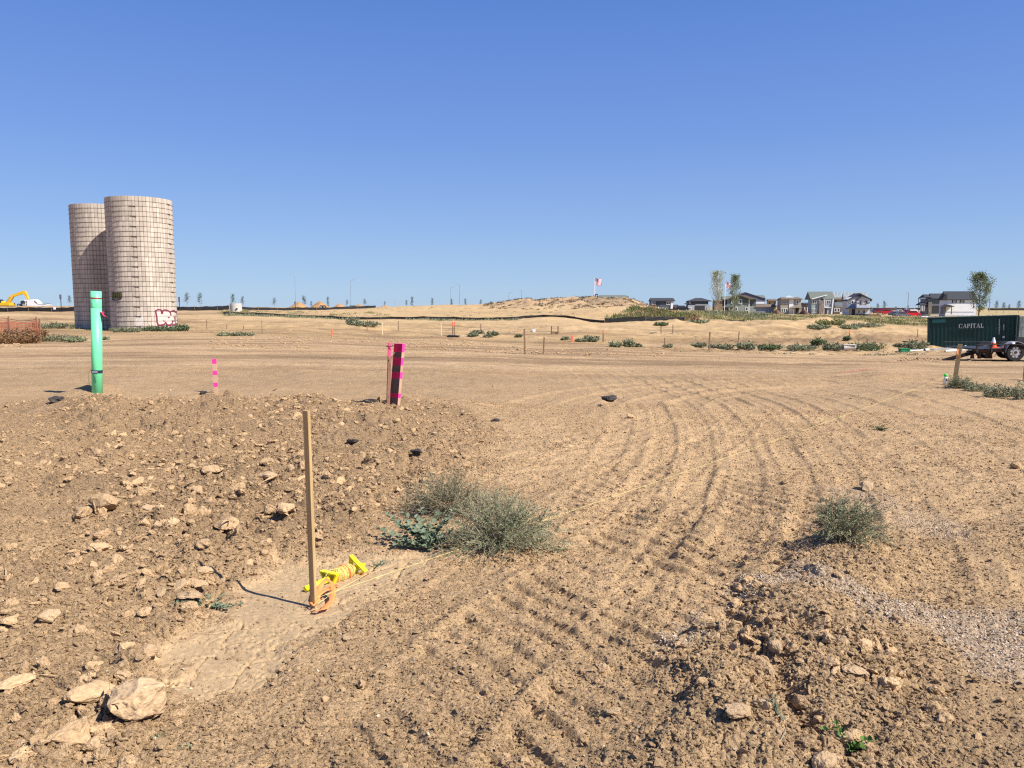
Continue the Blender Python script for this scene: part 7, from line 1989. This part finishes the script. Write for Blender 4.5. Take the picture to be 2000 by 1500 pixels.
mass('olive_brush', 'olive and rust brush covering the right foot of the scrub mound', region(190, 1195, 1345, 128, 168, 1.5, 1.1, 60, 4, lambda px, D, r: D < 132 + (px - 1190) * .6), M_OLIVE, 4, .07)
mass('rusty_brush', 'rusty dry brush among the olive brush by the mound', region(120, 1215, 1370, 130, 172, 1.3, 1.0, 55, 5, lambda px, D, r: D < 135 + (px - 1190) * .5), M_RUST, 5, .07)
mass('mound_scrub', 'dark low scrub dotted over the sandy mound', region(560, 948, 1262, 160, 200, .5, .5, 22, 6, lambda px, D, r: vnoise(np.array([px * .035]), np.array([D * .13]), 410)[0] > r.uniform(-.5, .2)), leaf_mat('grey_brown_scrub', (.095, .078, .042)), 6, .06)
mass('slope_tufts', 'small tufts scattered over the bare slope and the bank', region(130, 430, 1180, 128, 175, .5, .35, 18, 7), leaf_mat('sandy_tuft', (.20, .18, .085)), 7, .05)
mass('fence_weeds', 'weeds growing up along the middle silt fence', region(150, 445, 690, 122.5, 127, .8, .55, 34, 8) + region(95, 800, 1010, 121, 125, .7, .5, 26, 9) + region(60, 1440, 1600, 131, 137, .9, .5, 26, 10), M_WEED, 8, .06)
mass('bank_weeds', 'patchy weeds on the bank around the concrete ring', region(90, 430, 760, 128, 150, .9, .5, 24, 11), M_OLIVE, 9, .06)
mass('silo_weeds', 'fringe of low weeds round the silo feet', region(34, 215, 358, 58, 59.4, .45, .3, 26, 12) + region(18, 130, 205, 61, 63, .45, .25, 22, 13), M_OLIVE, 10, .03)
mass('basin_weeds', 'thin weeds strewn over the low ground in the middle distance', region(110, 860, 1800, 50, 118, .45, .22, 14, 14, pat) + region(60, 1320, 1800, 45, 50, .45, .25, 22, 15), M_WEED, 11, .03)
mass('container_brush', 'dry brush and grass by the houses behind the container', region(90, 1830, 1990, 190, 225, 1.2, .8, 24, 16), M_OLIVE, 12, .07)
# rubble lumps in the middle distance
r7 = np.random.default_rng(77); n = 11000
px = r7.uniform(-60, 2060, n); Dd = 28 + 60 * r7.random(n) ** 1.3; X_ = (px - 1000) / FPX * Dd
kp = (vnoise(px * .006, Dd * .09, 420) > -.05) & (Dd > 30); X_, Dd = X_[kp], Dd[kp]; sz = .03 * (1 - r7.random(len(X_)) * .95) ** -.5; sz = np.minimum(sz, .11)
scatter('distant_rubble', 'small lumps of dirt strewn over the middle distance', T_MID, np.stack([X_, Dd, Zf(X_, Dd) + sz * .2], 1), np.stack([sz, sz, sz * .6], 1), np.stack([sz * 0, sz * 0, r7.random(len(sz)) * 6.28], 1), r7.integers(0, 12, len(sz)))

# ---- dry twigs lying about
for k, (x0, y0, x1, y1, lab) in enumerate(((1352, 1312, 1384, 1290, 'pale dry straw stick on the left slope of the windrow'), (1524, 1452, 1532, 1432, 'short curled dry root at the foot of the windrow'), (1534, 1172, 1556, 1150, 'dry straw stalk lying on the windrow gravel'), (645, 1036, 668, 1020, 'dark stick half buried in the churned dirt right of the near stake'), (540, 760, 533, 764, 'thin splinter sticking up in the churned heap beyond the near stake'))):
    a_, b_ = G(x0, y0), G(x1, y1); o_ = a_.copy(); mdp = a_.lerp(b_, .5) + Vector((.01, .0, .02)); bb = MB(); bb.tube([a_ - o_ + Vector((0, 0, .006)), mdp - o_, b_ - o_ + Vector((0, 0, .012))], .0024 if k < 3 else .008, 5)
    tag(bb.build('dry_twig', M_TWIG if k < 3 else M_STKDK, None, loc=o_), lab, 'twig')
